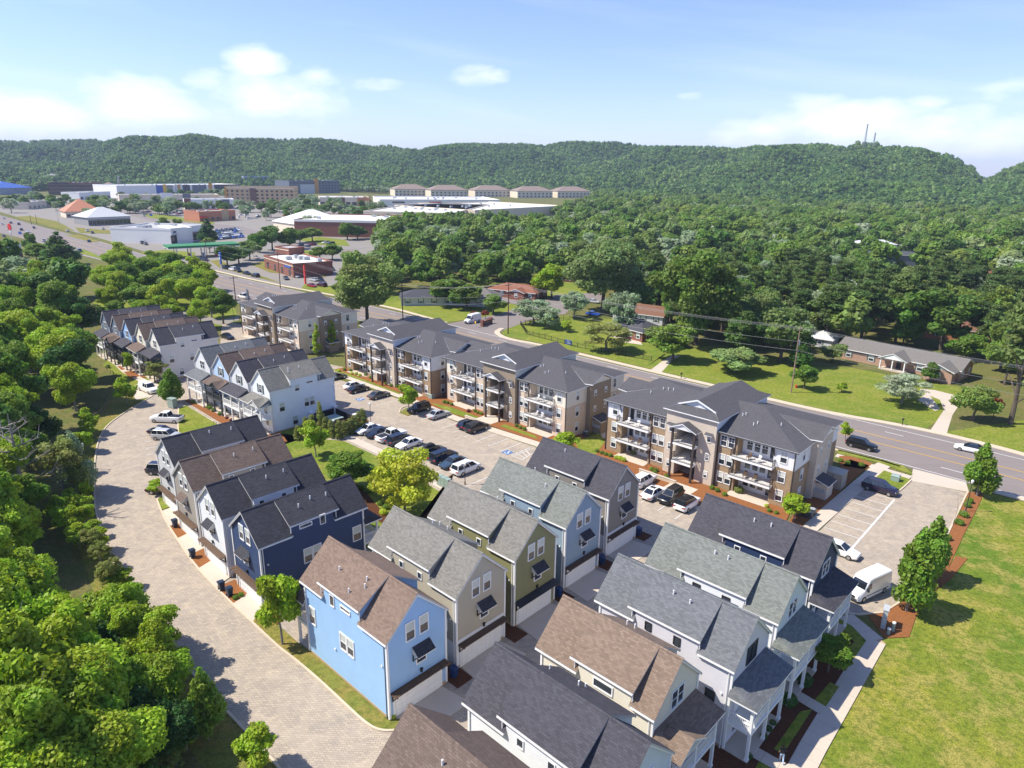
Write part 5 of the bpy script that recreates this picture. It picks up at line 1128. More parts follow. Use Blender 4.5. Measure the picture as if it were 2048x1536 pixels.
sheet('driveway', [(88.03,138.89), (83.0,133.68), (82.66,126.95), (84.38,128.21)], 'concrete', .02, .006)
sheet('driveway', [(31.78,152.46), (33.93,150.53), (39.06,162.04), (42.04,165.99), (40.11,166.84), (36.4,160.97)], 'concrete', .02, .01)
sheet('driveway', [(28.07,189.06), (30.09,179.23), (34.34,176.75), (34.46,185.26), (31.67,194.36)], 'concrete', .02, .01)
# lawns and lots on the near side, left
sheet('lawn', [(-138.31,223.1), (-135.43,237.51), (-102.89,230.67), (-89.65,218.46), (-81.21,199.81), (-81.27,189.68), (-102.38,198.24), (-119.32,196.99)], 'lawn', .012)
sheet('driveway', [(-145.92,234.6), (-141.41,245.22), (-86.67,199.41), (-83.38,205.47), (-81.21,199.81), (-83.94,192.75), (-134.65,229.82)], 'lot', .02)
# the retail district: asphalt with grass strips
sheet('parking_lot', [(-132.85,303.41), (-107.39,279.74), (-89.92,264.85), (-70.4,248.51), (-51.48,244.97), (-73.59,342.24), (-77.92,477.29), (-136.92,718.72), (-404.16,1225.27), (-595.7,1212.28), (-613.34,844.4), (-467.47,640.57), (-379.71,550.79), (-315.5,486.43), (-259.82,432.68), (-211.07,382.13), (-169.5,336.21)], 'lot', .014)
for a in ([(-416.43,583.73), (-376.48,546.01), (-306.96,475.61), (-294.94,469.84), (-354.67,545.31), (-411.38,597.78)], [(-310.89,495.93), (-270.54,474.26), (-257.55,453.83), (-283.58,456.61)], [(-339.41,643.28), (-314.8,634.89), (-238.24,559.28), (-232.0,539.72), (-282.9,577.76), (-308.69,596.2)],
          [(-285.55,514.46), (-274.39,536.11), (-240.07,523.44), (-234.16,506.21), (-256.48,493.29)], [(-144.86,329.66), (-130.74,306.87), (-109.35,285.04), (-91.46,268.38), (-98.64,277.95), (-124.35,307.59), (-141.8,333.83)], [(-122.74,321.38), (-104.68,295.69), (-78.0,284.13), (-78.78,291.1), (-103.97,306.65), (-119.7,332.73)],
          [(-137.91,439.41), (-113.4,407.04), (-95.22,404.2), (-106.13,438.02), (-126.34,454.75)], [(-115.2,341.03), (-117.12,380.41), (-104.68,374.89), (-104.33,354.73)], [(-79.07,253.15), (-69.57,245.43), (-62.03,244.03), (-70.52,263.12), (-81.24,266.91)], [(-284.32,442.13), (-246.0,404.04), (-240.67,404.86), (-275.72,443.6)],
          [(-193.17,358.32), (-186.33,370.81), (-166.36,361.92), (-159.97,347.55), (-169.09,330.47)], [(-349.25,593.12), (-363.03,644.76), (-340.61,608.08), (-330.32,567.28)], [(-223.01,354.3), (-193.65,327.44), (-211.17,349.34), (-229.63,369.57)]):
    sheet('lawn', a, 'rough' if a[0][0] % 2 > 1 else 'lawn', .02, .08)
sheet('road', [(-444.2,776.78), (-362.27,701.83), (-279.18,578.58), (-207.13,529.94), (-106.57,381.87), (-84.09,392.55), (-98.28,351.29), (-194.59,488.04), (-261.33,528.84), (-334.19,616.3)], 'asphalt', .03)
marks('parking_lines', STALLS, .1, .035)


def access_symbol(c, rz):
    o = MB()
    o.prism([(-.75, -.75), (.75, -.75), (.75, .75), (-.75, .75)], .03, .03, 1)
    ring = [(.32 * math.cos(a), -.22 + .32 * math.sin(a)) for a in [R(d) for d in range(150, 400, 25)]]
    ribbon(o, ring, .11, .04, .04, 0)
    ribbon(o, [(-.05, .38), (-.02, 0), (.28, 0), (.45, -.38)], .12, .045, .045, 0)
    ribbon(o, [(-.02, .18), (.24, .18)], .1, .042, .042, 0)
    o.prism([(-.06 + .13 * math.cos(a), .52 + .13 * math.sin(a)) for a in [i * math.pi / 5 for i in range(10)]], .04, .04, 0)
    return struct(o.build('accessible_bay_symbol', [M['line'], M['bluepaint']], None, (c[0], c[1], 0), rz))


M['bluepaint'] = m_plain('blue_road_paint', lin('4a6ea0'), .7)
access_symbol((-0.56,103.05), R(-42.9))
access_symbol((-29.96,128.52), R(-42.9))

# ---------------------------------------------------------------- windows, shared by all buildings
WIN = {}


def window_mesh(kind, w, h, frame='white'):
    k = (kind, round(w, 2), round(h, 2), frame)
    if k in WIN:
        return WIN[k]
    f = MB()
    t = .10 if w > .7 else .075
    y0, y1 = -.07, .02
    f.box(-w / 2 - t, y0, -t, -w / 2, y1, h + t).box(w / 2, y0, -t, w / 2 + t, y1, h + t)
    f.box(-w / 2, y0, h, w / 2, y1, h + t).box(-w / 2, y0 - .02, -t, w / 2, y1, 0)
    panes = MB()
    if kind == 'dh':
        f.box(-w / 2, -.045, h / 2 - .03, w / 2, y1, h / 2 + .03)
        panes.face([(-w / 2, -.015, 0), (w / 2, -.015, 0), (w / 2, -.015, h / 2), (-w / 2, -.015, h / 2)], 0)
        panes.face([(-w / 2, -.03, h / 2), (w / 2, -.03, h / 2), (w / 2, -.03, h), (-w / 2, -.03, h)], 1)
    elif kind == 'grid':
        f.box(-w / 2, -.045, h / 2 - .03, w / 2, y1, h / 2 + .03)
        f.box(-.02, -.04, h / 2, .02, y1, h).box(-w / 2, -.04, h * .75 - .02, w / 2, y1, h * .75 + .02)
        panes.face([(-w / 2, -.015, 0), (w / 2, -.015, 0), (w / 2, -.015, h / 2), (-w / 2, -.015, h / 2)], 0)
        panes.face([(-w / 2, -.02, h / 2), (w / 2, -.02, h / 2), (w / 2, -.02, h), (-w / 2, -.02, h)], 1)
    else:
        panes.face([(-w / 2, -.02, 0), (w / 2, -.02, 0), (w / 2, -.02, h), (-w / 2, -.02, h)], 0)
    WIN[k] = (f.mesh('window', [M[frame]]), panes)
    pm = {}
    for nm, mats in (('blind', ['glass', 'blind']), ('dark', ['glass', 'glass'])):
        pm[nm] = panes.mesh('pane', [M[m] for m in mats])
    WIN[k] = (WIN[k][0], pm)
    return WIN[k]


FACING = {'-y': 0.0, '+x': math.pi / 2, '+y': math.pi, '-x': -math.pi / 2}


def window(parent, kind, w, h, pos, facing, blind=True, frame='white'):
    fm, pm = window_mesh(kind, w, h, frame)
    o = link('window', fm, parent, pos, FACING[facing])
    link('pane', pm['blind' if blind else 'dark'], o)
    return o


def rail(mb, p, q, z, h=1.0, m=0, gap=.13, post=.05):
    """a railing from p to q: rails and balusters"""
    d = math.dist(p, q)
    mb.bar((*p, z + h), (*q, z + h), .07, .06, m)
    mb.bar((*p, z + .12), (*q, z + .12), .05, .05, m)
    n = max(2, int(d / gap))
    for i in range(n + 1):
        t = i / n
        x, y = p[0] + (q[0] - p[0]) * t, p[1] + (q[1] - p[1]) * t
        s = post / 2 if i in (0, n) else .016
        mb.box(x - s, y - s, z + .05, x + s, y + s, z + h, m)


MISC_MESH = {}


def shared(key, fn):
    if key not in MISC_MESH:
        MISC_MESH[key] = fn()
    return MISC_MESH[key]


def vent_mesh():
    return MB().cyl((0, 0, -.15), (0, 0, .42), .065, .065, 7).mesh('vent_pipe', [M['white']])


def wall_lamp_mesh():
    return MB().box(-.09, -.16, 0, .09, 0, .3).box(-.13, -.2, .3, .13, 0, .36).mesh('wall_lamp', [M['black']])


# ---------------------------------------------------------------- the townhouse


M['roof_edge'] = m_plain('drip_edge', (.45, .45, .44), .5)


def townhouse(loc, ang, wall, roof, label, front='garage', mirror=1, L=13.0, xD=9.3, xDR=3.03, hr=10.88, he=7.7, hd=8.94, ye=3.27, Wo=3.34,
              base=None, side=None, trim='white', vert=False, canopy='wood', awning=None, porch='shed', porch_trim='white', shutters=False, side_win='twin', band=False, rear=True, group=None, vents=((4.6, -1.2), (6.9, -1.5)), win_frame='white', gable_wall=None):
    """local frame: x along the ridge to the front gable, the detailed flank is y*mirror<0"""
    W = 3.1
    th = thing('townhouse', label, 'house', (loc[0], loc[1], 0), ang, group)
    s = mirror                                     # detailed flank at y = -s*W
    x0, x1 = .55, L - .24
    xc0, xc1 = xDR + .75, xD - .22                   # cheeks of the wall dormers
    sl = (hr - he) / Wo                              # main slope
    sd = (hr - hd) / ye
    zm = he + (Wo - W) * sl - .05
    zd = hd + (ye - W) * sd - .05
    mw, mb_ = M[wall], M[base or wall]
    wm = MB()
    zb = 2.72
    for sg in (-1, 1):
        y = sg * W

        def q(xa, xb, za, zb_, m):
            p = [(xa, y, za), (xb, y, za), (xb, y, zb_), (xa, y, zb_)]
            wm.face(p if sg < 0 else p[::-1], m)
        q(x0, x1, .25, zb, 1)
        for xa, xb, zt in ((x0, xc0, zm), (xc0, xc1, zd), (xc1, x1, zm)):
            q(xa, xb, zb, zt, 0)
        for xx, dr in ((xc0, -1), (xc1, 1)):         # dormer cheeks
            p = [(xx, 0, hr - .05), (xx, y, zm - .1), (xx, y, zd)]
            wm.face(p if (dr * sg) > 0 else p[::-1], 0)
    wm.face([(x1, -W, zb), (x1, W, zb), (x1, W, zm), (x1, 0, hr - .06), (x1, -W, zm)], 2)
    wm.face([(x1, -W, .25), (x1, W, .25), (x1, W, zb), (x1, -W, zb)], 1)
    wm.face([(x0, W, .25), (x0, -W, .25), (x0, -W, zm), (x0, 0, hr - .06), (x0, W, zm)], 0)
    wm.build('wall', [mw, mb_, M[gable_wall or wall]], th)
    MB().box(x0 - .03, -W - .03, 0, x1 + .03, W + .03, .34).build('foundation', M['foundation'], th)
    # roof
    rm = MB()
    for sg in (-1, 1):
        rm.slab([(0, 0, hr), (xc0 + .02, 0, hr), (xc0 + .02, sg * Wo, he), (0, sg * Wo, he)], .17, 0, 1)
        rm.slab([(xc1 - .02, 0, hr), (L, 0, hr), (L, sg * Wo, he), (xc1 - .02, sg * Wo, he)], .17, 0, 1)
        rm.slab([(xDR, 0, hr + .03), (xD, 0, hr + .03), (xD, sg * ye, hd), (xDR, sg * ye, hd)], .15, 0, 1)
    ro = rm.build('roof', [M[roof], M['roof_edge']], th)
    rc = MB()
    n = int(L / .4)
    for i in range(n):
        a, b = i * L / n, (i + 1) * L / n
        rc.slab([(a, -.14, hr - .08 + .045), (b + .02, -.14, hr - .08 + .045), (b + .02, 0, hr + .055), (a, 0, hr + .055)], .03)
        rc.slab([(a, .14, hr - .08 + .045), (b + .02, .14, hr - .08 + .045), (b + .02, 0, hr + .055), (a, 0, hr + .055)], .03)
    rc.build('ridge_cap', M[roof], ro)
    vm = shared('vent', vent_mesh)
    for vx, vy in vents:
        link('vent_pipe', vm, ro, (vx, vy * s, hr - abs(vy) * sd))
    # gutters and rake boards
    for sg in (-1, 1):
        for xa, xb, yy, zz in ((0, xc0, Wo, he), (xc1 + .1, L, Wo, he), (xDR, xD, ye, hd)):
            MB().box(xa + .03, sg * yy - .05, zz - .2, xb - .03, sg * yy + .05, zz - .09).build('gutter', M[trim], th)
        for xx in (L - .05, .05):
            MB().hexa([(xx - .03, 0, hr - .30), (xx + .03, 0, hr - .30), (xx + .03, sg * Wo, he - .26), (xx - .03, sg * Wo, he - .26),
                       (xx - .03, 0, hr - .05), (xx + .03, 0, hr - .05), (xx + .03, sg * (Wo - .02), he - .05), (xx - .03, sg * (Wo - .02), he - .05)]).build('rake_board', M[trim], th)
        for xx in (x0, x1):
            MB().box(xx - .09, sg * W - .09, .2, xx + .09, sg * W + .09, zm - .25).build('corner_board', M[trim], th)
    f = -s                                           # sign of the detailed flank
    MB().cyl((x1 - .25, f * (W + .09), .1), (x1 - .25, f * (W + .09), he - .2), .05).build('downspout', M['black' if trim == 'black' else ('dgrey' if wall in ('blue',) else 'white')], th)
    MB().cyl((xc0 - .3, f * (W + .07), zm - .1), (xc0 - .3, f * (W + .07), zd - .15), .045).build('downspout', M[trim], th)
    MB().cyl((xc1 + .14, f * (W + .05), zm + .05), (xc1 + .14, f * (W + .05), zd - .15), .045).build('downspout', M[trim], th)
    fl = '-y' if f < 0 else '+y'
    wy = f * W
    fr = win_frame
    # flank windows
    if side_win == 'twin':
        window(th, 'sq', .55, 1.0 if wall == 'blue' or wall == 'navy' else .6, (xc0 + 1.3, wy, 7.35), fl, False, fr)
        window(th, 'slit', 1.3, .28, (xc0 + 3.3, wy, 7.75), fl, True, fr)
        window(th, 'dh', .95, 1.65, (x0 + .9, wy, 3.7), fl, True, fr)
        for k in (-.55, .55):
            window(th, 'dh', .85, 1.55, (7.0 + k, wy, 3.55), fl, True, fr)
    elif side_win == 'small':
        for k in (1.3, 4.0):
            window(th, 'sq', .5, .65, (xc0 + k, wy, 7.3), fl, False, fr)
        window(th, 'dh', .7, 1.2, (x1 - 1.6, wy, 3.6), fl, False, fr)
    elif side_win == 'wide':
        window(th, 'slit', 1.6, .65, (xc0 + 2.3, wy, 7.35), fl, False, fr)
    elif side_win == 'slits':
        for k in (1.3, 4.2):
            window(th, 'slit', .65, .3, (xc0 + k, wy, 7.55), fl, False, 'black')
    elif side_win == 'end':                           # the free-standing flanks of the white rows (porch at the +x end)
        window(th, 'dh', .8, 1.0, (xc1 - 1.2, wy, 6.7), fl, True, fr)
        window(th, 'slit', 1.2, .28, (xc0 + 1.6, wy, 7.6), fl, False, fr)
        for k in (-.55, .55):
            window(th, 'dh', .85, 1.5, (xc0 + 1.9 + k, wy, 3.5), fl, True, fr)
        window(th, 'dh', .9, 1.5, (x1 - 2.0, wy, 3.7), fl, True, fr)
        window(th, 'dh', .9, 1.5, (xc1 - .4, wy, .75), fl, True, fr)
    MB().cyl((5.1, wy + f * .03, 2.9), (5.1, wy + f * .12, 2.9), .1).build('wall_vent', M['white'], th)
    MB().cyl((x1 - .7, wy + f * .03, 5.1), (x1 - .7, wy + f * .1, 5.1), .1).build('wall_vent', M['white'], th)

    def porch_at(xw, dr, kind, ptrim):
        """two-storey porch on the gable wall at x = xw, opening towards dr"""
        dp = 2.0
        rf = MB()
        xo = xw + dr * (dp + .35)
        zt, ze = 6.35, 5.35
        rf.slab([(xw - dr * .02, -W + .1, zt), (xw - dr * .02, W - .1, zt), (xo, W + .35, ze), (xo, -W - .35, ze)], .14, 0, 1)
        for sg in (-1, 1):
            rf.slab([(xw - dr * .02, sg * (W - .1), zt), (xo, sg * (W + .35), ze), (xw - dr * .02, sg * (W + .35), ze)], .14, 0, 1)
        if kind == 'gable':
            g0 = -f * .2
            yl = f * (W + .3)
            ym = (g0 + yl) / 2
            for a in (g0, yl):
                rf.slab([(xw + dr * .5, ym, 6.42), (xo + dr * .15, ym, 6.42), (xo + dr * .15, a, ze + .03), (xw + dr * .5, a, ze + .25)], .14, 0, 1)
            gp = [(xo + dr * .02, g0, ze + .02), (xo + dr * .02, yl, ze + .02), (xo + dr * .02, ym, 6.28)]
            rf.face(gp, 1)
            rf.face(gp[::-1], 1)
        rf.build('porch_roof', [M[roof], M[ptrim]], th)
        MB().box(min(xw, xw + dr * dp), -W, 2.62, max(xw, xw + dr * dp), W, 2.86).build('balcony_floor', M[ptrim], th)
        MB().box(min(xw, xw + dr * dp), -W, 0, max(xw, xw + dr * dp), W, .22).build('porch_floor', M['concrete'], th)
        for y in (-W + .12, 0, W - .12):
            c = MB()
            xx = xw + dr * (dp - .13)
            c.box(xx - .11, y - .11, .2, xx + .11, y + .11, 2.62).box(xx - .11, y - .11, 2.86, xx + .11, y + .11, ze - .03)
            c.box(xx - .15, y - .15, .2, xx + .15, y + .15, .42)
            c.build('column', M[ptrim], th)
        rl = MB()
        xx = xw + dr * (dp - .13)
        rail(rl, (xx, -W + .2), (xx, W - .2), 2.86, .95)
        for sg in (-1, 1):
            rail(rl, (xw + dr * .05, sg * (W - .12)), (xx, sg * (W - .12)), 2.86, .95)
        rl.build('railing', M[ptrim], th)
        fc = '+x' if dr > 0 else '-x'
        for y, z in ((-1.6, 2.95), (1.5, .3)):
            d = MB().box(-.47, -.05, 0, .47, .02, 2.05, 1).box(-.38, -.07, .95, .38, -.04, 1.9, 0).build('door', [M['glass'], M['white']], th, (xw + dr * .02, y, z), FACING[fc])
        for y, z in ((1.3, 3.4), (-1.4, .9)):
            window(th, 'dh', 1.0, 1.5, (xw, y, z), fc, False, ptrim if ptrim == 'white' else 'white')

    if front == 'garage':
        gd = MB().box(-2.45, -.06, 0, 2.45, .02, 2.12)
        for i in range(4):
            for j in range(8):
                gd.box(-2.38 + j * .6, -.085, .07 + i * .52, -1.85 + j * .6, -.05, .49 + i * .52)
        gd.build('garage_door', M['white'], th, (x1 + .01, -s * .1, .06), math.pi / 2)
        MB().box(x1, -2.75, .1, x1 + .07, -2.5, 2.3).build('door_casing', M['white'], th)
        MB().box(x1, 2.35, .1, x1 + .07, 2.6, 2.3).build('door_casing', M['white'], th)
        if band:
            MB().box(x1, -W + .05, zb - .05, x1 + .04, W - .05, zb + .3).build('trim_band', M['white'], th)
        cn = MB().box(x1, -2.9, 2.5, x1 + .06, 2.9, 2.68)
        for y in (-2.75, 2.65):
            cn.box(x1, y - .05, 1.75, x1 + .1, y + .05, 2.5).bar((x1 + .08, y, 1.85), (x1 + .62, y, 2.46), .09, .09).box(x1, y - .05, 2.46, x1 + .75, y + .05, 2.56)
        co = cn.build('garage_canopy', M['black' if canopy == 'metal' else 'brown'], th)
        if canopy == 'metal':
            MB().slab([(x1 + .02, -3.05, 2.86), (x1 + .02, 3.05, 2.86), (x1 + .8, 3.05, 2.6), (x1 + .8, -3.05, 2.6)], .07).build('canopy_roof', M['black'], co)
        else:
            sm = MB().box(-.055, -3.0, 0, .055, 3.0, .1).mesh('slat', [M[canopy]])
            for k in range(4):
                link('slat', sm, co, (x1 + .14 + k * .19, 0, 2.58))
        lm = shared('wlamp', wall_lamp_mesh)
        link('wall_lamp', lm, th, (x1, .3 * s, 2.95), math.pi / 2)
        for y in (-.72, .72):
            window(th, 'dh', .82, 1.6, (x1, y, 6.75), '+x', True, 'white')
        window(th, 'sq', .95, 1.35, (x1, -.35 * -s, 4.0), '+x', False, 'white')
        ay = .35 * s
        aw = MB().slab([(x1 + .01, ay - .95, 5.85), (x1 + .01, ay + .95, 5.85), (x1 + .85, ay + .95, 5.2), (x1 + .85, ay - .95, 5.2)], .07, 0, 1)
        for y in (ay - .93, ay + .93):
            p = [(x1 + .02, y, 5.8), (x1 + .82, y, 5.16), (x1 + .02, y, 5.16)]
            aw.face(p, 1)
            aw.face(p[::-1], 1)
        ao = aw.build('window_awning', [M[awning or roof], M['white']], th)
        for y in (ay - .85, ay + .85):
            MB().box(x1, y - .05, 4.4, x1 + .07, y + .05, 5.15).bar((x1 + .05, y, 4.5), (x1 + .62, y, 5.1), .09, .09).build('awning_bracket', M['black'], ao)
        if rear:
            porch_at(x0, -1, 'shed', porch_trim)
    else:
        porch_at(x1, 1, porch, porch_trim)
        for k in ((-.42, .42) if not shutters else (0,)):
            window(th, 'grid' if shutters else 'dh', .78 if not shutters else .95, 1.45, (x1, k + .1, 6.75), '+x', False, fr)
        if shutters:
            for k in (-.82, .98):
                MB().box(x1, k - .2, 6.7, x1 + .05, k + .2, 8.25).build('shutter', M['shutter'], th)
        MB().box(-2.4, -.05, 0, 2.4, .02, 2.1).build('garage_door', M['white'], th, (x0 - .01, 0, .05), -math.pi / 2)
    return th


def siding(name, h, vertical=False):
    M[name] = m_siding(name + '_siding', lin(h), vertical)


for nm, hx in (('blue', '98bde2'), ('beige', 'b0a896'), ('olive', '82815c'), ('steelblue', '889db0'), ('warmgrey', '87827c'), ('navy', '33466a'), ('white_siding', 'dfe2e4'),
               ('taupe', '9b958c'), ('palegrey', 'c4c6c6'), ('cream', 'd8d2c0'), ('lilac', 'cdccd2'), ('deepnavy', '28385a'), ('iceblue', 'e2e8ee'), ('paleblue', 'b4cbe6'), ('softwhite', 'd9dadb'), ('skyblue', '93b6dd'), ('slate', '6a7788'), ('butter', 'e0dcc6'), ('bone', 'dedad2')):
    siding(nm, hx)
siding('white_batten', 'c9d3d6', True)
for nm, hx in (('r_brown', '7d6b5f'), ('r_grey', '7a7872'), ('r_greygreen', '757974'), ('r_charcoal', '4b4a50'), ('r_black', '414147'), ('r_tan', '806f61'), ('r_slate', '6a6d70'), ('r_umber', '6b5d55')):
    M[nm] = m_shingle(nm + '_shingles', lin(hx))
M['shutter'] = m_plain('dark_green_shutter', lin('4c5a52'), .6)
M['navytrim'] = m_plain('charcoal_trim', lin('474a4f'), .6)

AM = R(-42.93)
gm = 'middle row of townhouses between the lawn and the alley'
townhouse(MROW[0], AM, 'blue', 'r_brown', 'bright sky blue townhouse with a brown roof standing right beside the brick drive', side_win='twin', gable_wall='blue', awning='r_black', group=gm, vents=((4.3, -1.7), (7.0, -2.6), (7.7, -1.2), (8.1, -1.7)))
townhouse(MROW[1], AM, 'beige', 'r_grey', 'beige townhouse with white ground floor between the sky blue and the olive house', base='white_siding', side_win='small', band=True, awning='r_black', group=gm, vents=((4.6, 1.3), (4.9, 1.9), (6.2, 1.8)))
townhouse(MROW[2], AM, 'olive', 'r_grey', 'olive green townhouse with a grey roof and dark canopy over its garage', side_win='small', canopy='metal', awning='r_black', group=gm, vents=((5.8, 1.6),))
townhouse(MROW[3], AM, 'steelblue', 'r_greygreen', 'steel blue townhouse between the olive and the warm grey house', side_win='small', awning='r_black', group=gm, vents=((8.2, -1.2), (4.4, 1.4)))
townhouse(MROW[4], AM, 'warmgrey', 'r_charcoal', 'warm grey townhouse with white ground floor at the far end of the middle row', base='white_siding', side_win='small', band=True, awning='r_black', group=gm, vents=((4.4, -.9),))
AE = R(-43.13)
ge = 'eastern row of townhouses facing the meadow'
ek = dict(front='porch', L=13.25, xD=10.22, xDR=3.4, hd=8.75, group=ge)
townhouse(EROW[0], AE, 'cream', 'r_umber', 'brown roofed townhouse at the bottom edge, lowest of the eastern row', side_win='wide', **{**ek, 'L': 12.0, 'xD': 9.0})
townhouse(EROW[1], AE, 'white_siding', 'r_charcoal', 'white townhouse with a big dark charcoal roof near the bottom edge', side_win='small', gable_wall='white_batten', vents=((4.0, 1.5), (6.3, 1.9), (6.6, 2.3)), **ek)
townhouse(EROW[2], AE, 'cream', 'r_tan', 'cream townhouse with a tan brown roof and a small gabled porch roof', porch='gable', side_win='wide', vents=((5.2, 1.6), (5.8, 1.8)), **{**ek, 'L': 11.0, 'xD': 9.1})
townhouse(EROW[3], AE, 'lilac', 'r_slate', 'pale grey lap sided townhouse with slate grey roof and white porches', side_win='small', win_frame='black', vents=((6.4, -1.1), (8.0, -1.2)), **ek)
townhouse(EROW[4], AE, 'white_siding', 'r_greygreen', 'white townhouse with a green grey roof, second from the van', side_win='slits', gable_wall='white_batten', vents=((5.9, -1.0), (7.2, -1.0)), **ek)
townhouse(EROW[5], AE, 'deepnavy', 'r_charcoal', 'deep navy townhouse with charcoal roof beside the white van', side_win='small', vents=((6.0, -1.1), (7.7, -1.0)), **ek)
AW = R(226.0)
gw = 'western row of townhouses with garages on the curved drive'
wk = dict(mirror=-1, hr=10.3, he=7.38, hd=8.42, ye=3.1, L=12.96, xD=9.35, xDR=3.5, group=gw)
townhouse(WROW[0], AW, 'navy', 'r_black', 'navy blue townhouse with black roof and two bins beside its garage', side_win='twin', vents=((4.0, -1.4), (5.8, -1.2), (7.4, -1.6)), **wk)
townhouse(WROW[1], AW, 'white_siding', 'r_black', 'white townhouse with black roof between the navy and the grey house', side_win='small', vents=((4.4, -1.2), (6.6, -1.3)), **wk)
townhouse(WROW[2], AW, 'taupe', 'r_umber', 'grey townhouse with a brown roof on the curved drive', side_win='small', vents=((4.4, -1.2), (6.9, -1.3)), **wk)
townhouse(WROW[3], AW, 'palegrey', 'r_black', 'pale grey townhouse with black roof beside the parking bays of the drive', side_win='small', vents=((4.4, -1.2), (7.2, -.9)), **wk)
AN = R(227.5)
gn = 'northern row of townhouses with porches behind the mulch bed'
nk = dict(front='porch', mirror=-1, L=13.2, group=gn)
townhouse(NROW[0], AN, 'iceblue', 'r_grey', 'ice white townhouse with a wide blank flank beside the clipped cypresses', side_win='end', porch='gable', shutters=True, vents=((6.2, -1.3), (8.2, -1.2), (8.5, -1.7)), **nk)
townhouse(NROW[1], AN, 'softwhite', 'r_charcoal', 'white porch townhouse with charcoal roof, second in its row', side_win='small', shutters=True, **nk)
townhouse(NROW[2], AN, 'paleblue', 'r_umber', 'light blue porch townhouse with brown roof and black balcony', side_win='small', porch='gable', shutters=True, porch_trim='navytrim', **nk)
townhouse(NROW[3], AN, 'softwhite', 'r_slate', 'pale porch townhouse with slate roof at the flag end of its row', side_win='small', **nk)
AP_ = R(224.4)
gp = 'far western row of porch townhouses at the edge of the wood'
pk = dict(front='porch', mirror=-1, L=12.6, group=gp)
townhouse(PROW[0], AP_, 'bone', 'r_charcoal', 'bone white townhouse with charcoal roof facing the parked cap pickup', side_win='end', porch_trim='navytrim', **pk)
townhouse(PROW[1], AP_, 'butter', 'r_umber', 'butter yellow townhouse with a brown roof', side_win='small', **pk)
townhouse(PROW[2], AP_, 'skyblue', 'r_charcoal', 'light blue townhouse with charcoal roof in the middle of the far row', side_win='small', porch_trim='navytrim', **pk)
townhouse(PROW[3], AP_, 'slate', 'r_umber', 'slate blue townhouse with brown roof and brown gabled porch', side_win='small', porch='gable', porch_trim='navytrim', **pk)
townhouse(PROW[4], AP_, 'slate', 'r_charcoal', 'slate grey townhouse with charcoal roof, farthest of its row by the trees', side_win='small', **pk)

# ---------------------------------------------------------------- the apartment blocks
LX, DY = 30.5, 16.45
C0, C1 = 11.26, 19.33


def holes_wall(mb, axis, c, a0, a1, z0, z1, holes, m, flip=False):
    """upright wall on the plane axis=c, spanning a0..a1 x z0..z1, with rectangular holes (a,b,za,zb); m may be a function of (a,z)"""
    xs = sorted({a0, a1, *[h[0] for h in holes], *[h[1] for h in holes]})
    zs = sorted({z0, z1, 5.75, *[h[2] for h in holes], *[h[3] for h in holes]})
    xs = [x for x in xs if a0 <= x <= a1]
    zs = [z for z in zs if z0 <= z <= z1]
    for xa, xb in zip(xs, xs[1:]):
        for za, zb in zip(zs, zs[1:]):
            cx, cz = (xa + xb) / 2, (za + zb) / 2
            if any(h[0] < cx < h[1] and h[2] < cz < h[3] for h in holes):
                continue
            mm = m(cx, cz) if callable(m) else m
            if axis == 'y':
                p = [(xa, c, za), (xb, c, za), (xb, c, zb), (xa, c, zb)]
            else:
                p = [(c, xa, za), (c, xb, za), (c, xb, zb), (c, xa, zb)]
            mb.face(p[::-1] if flip else p, mm)


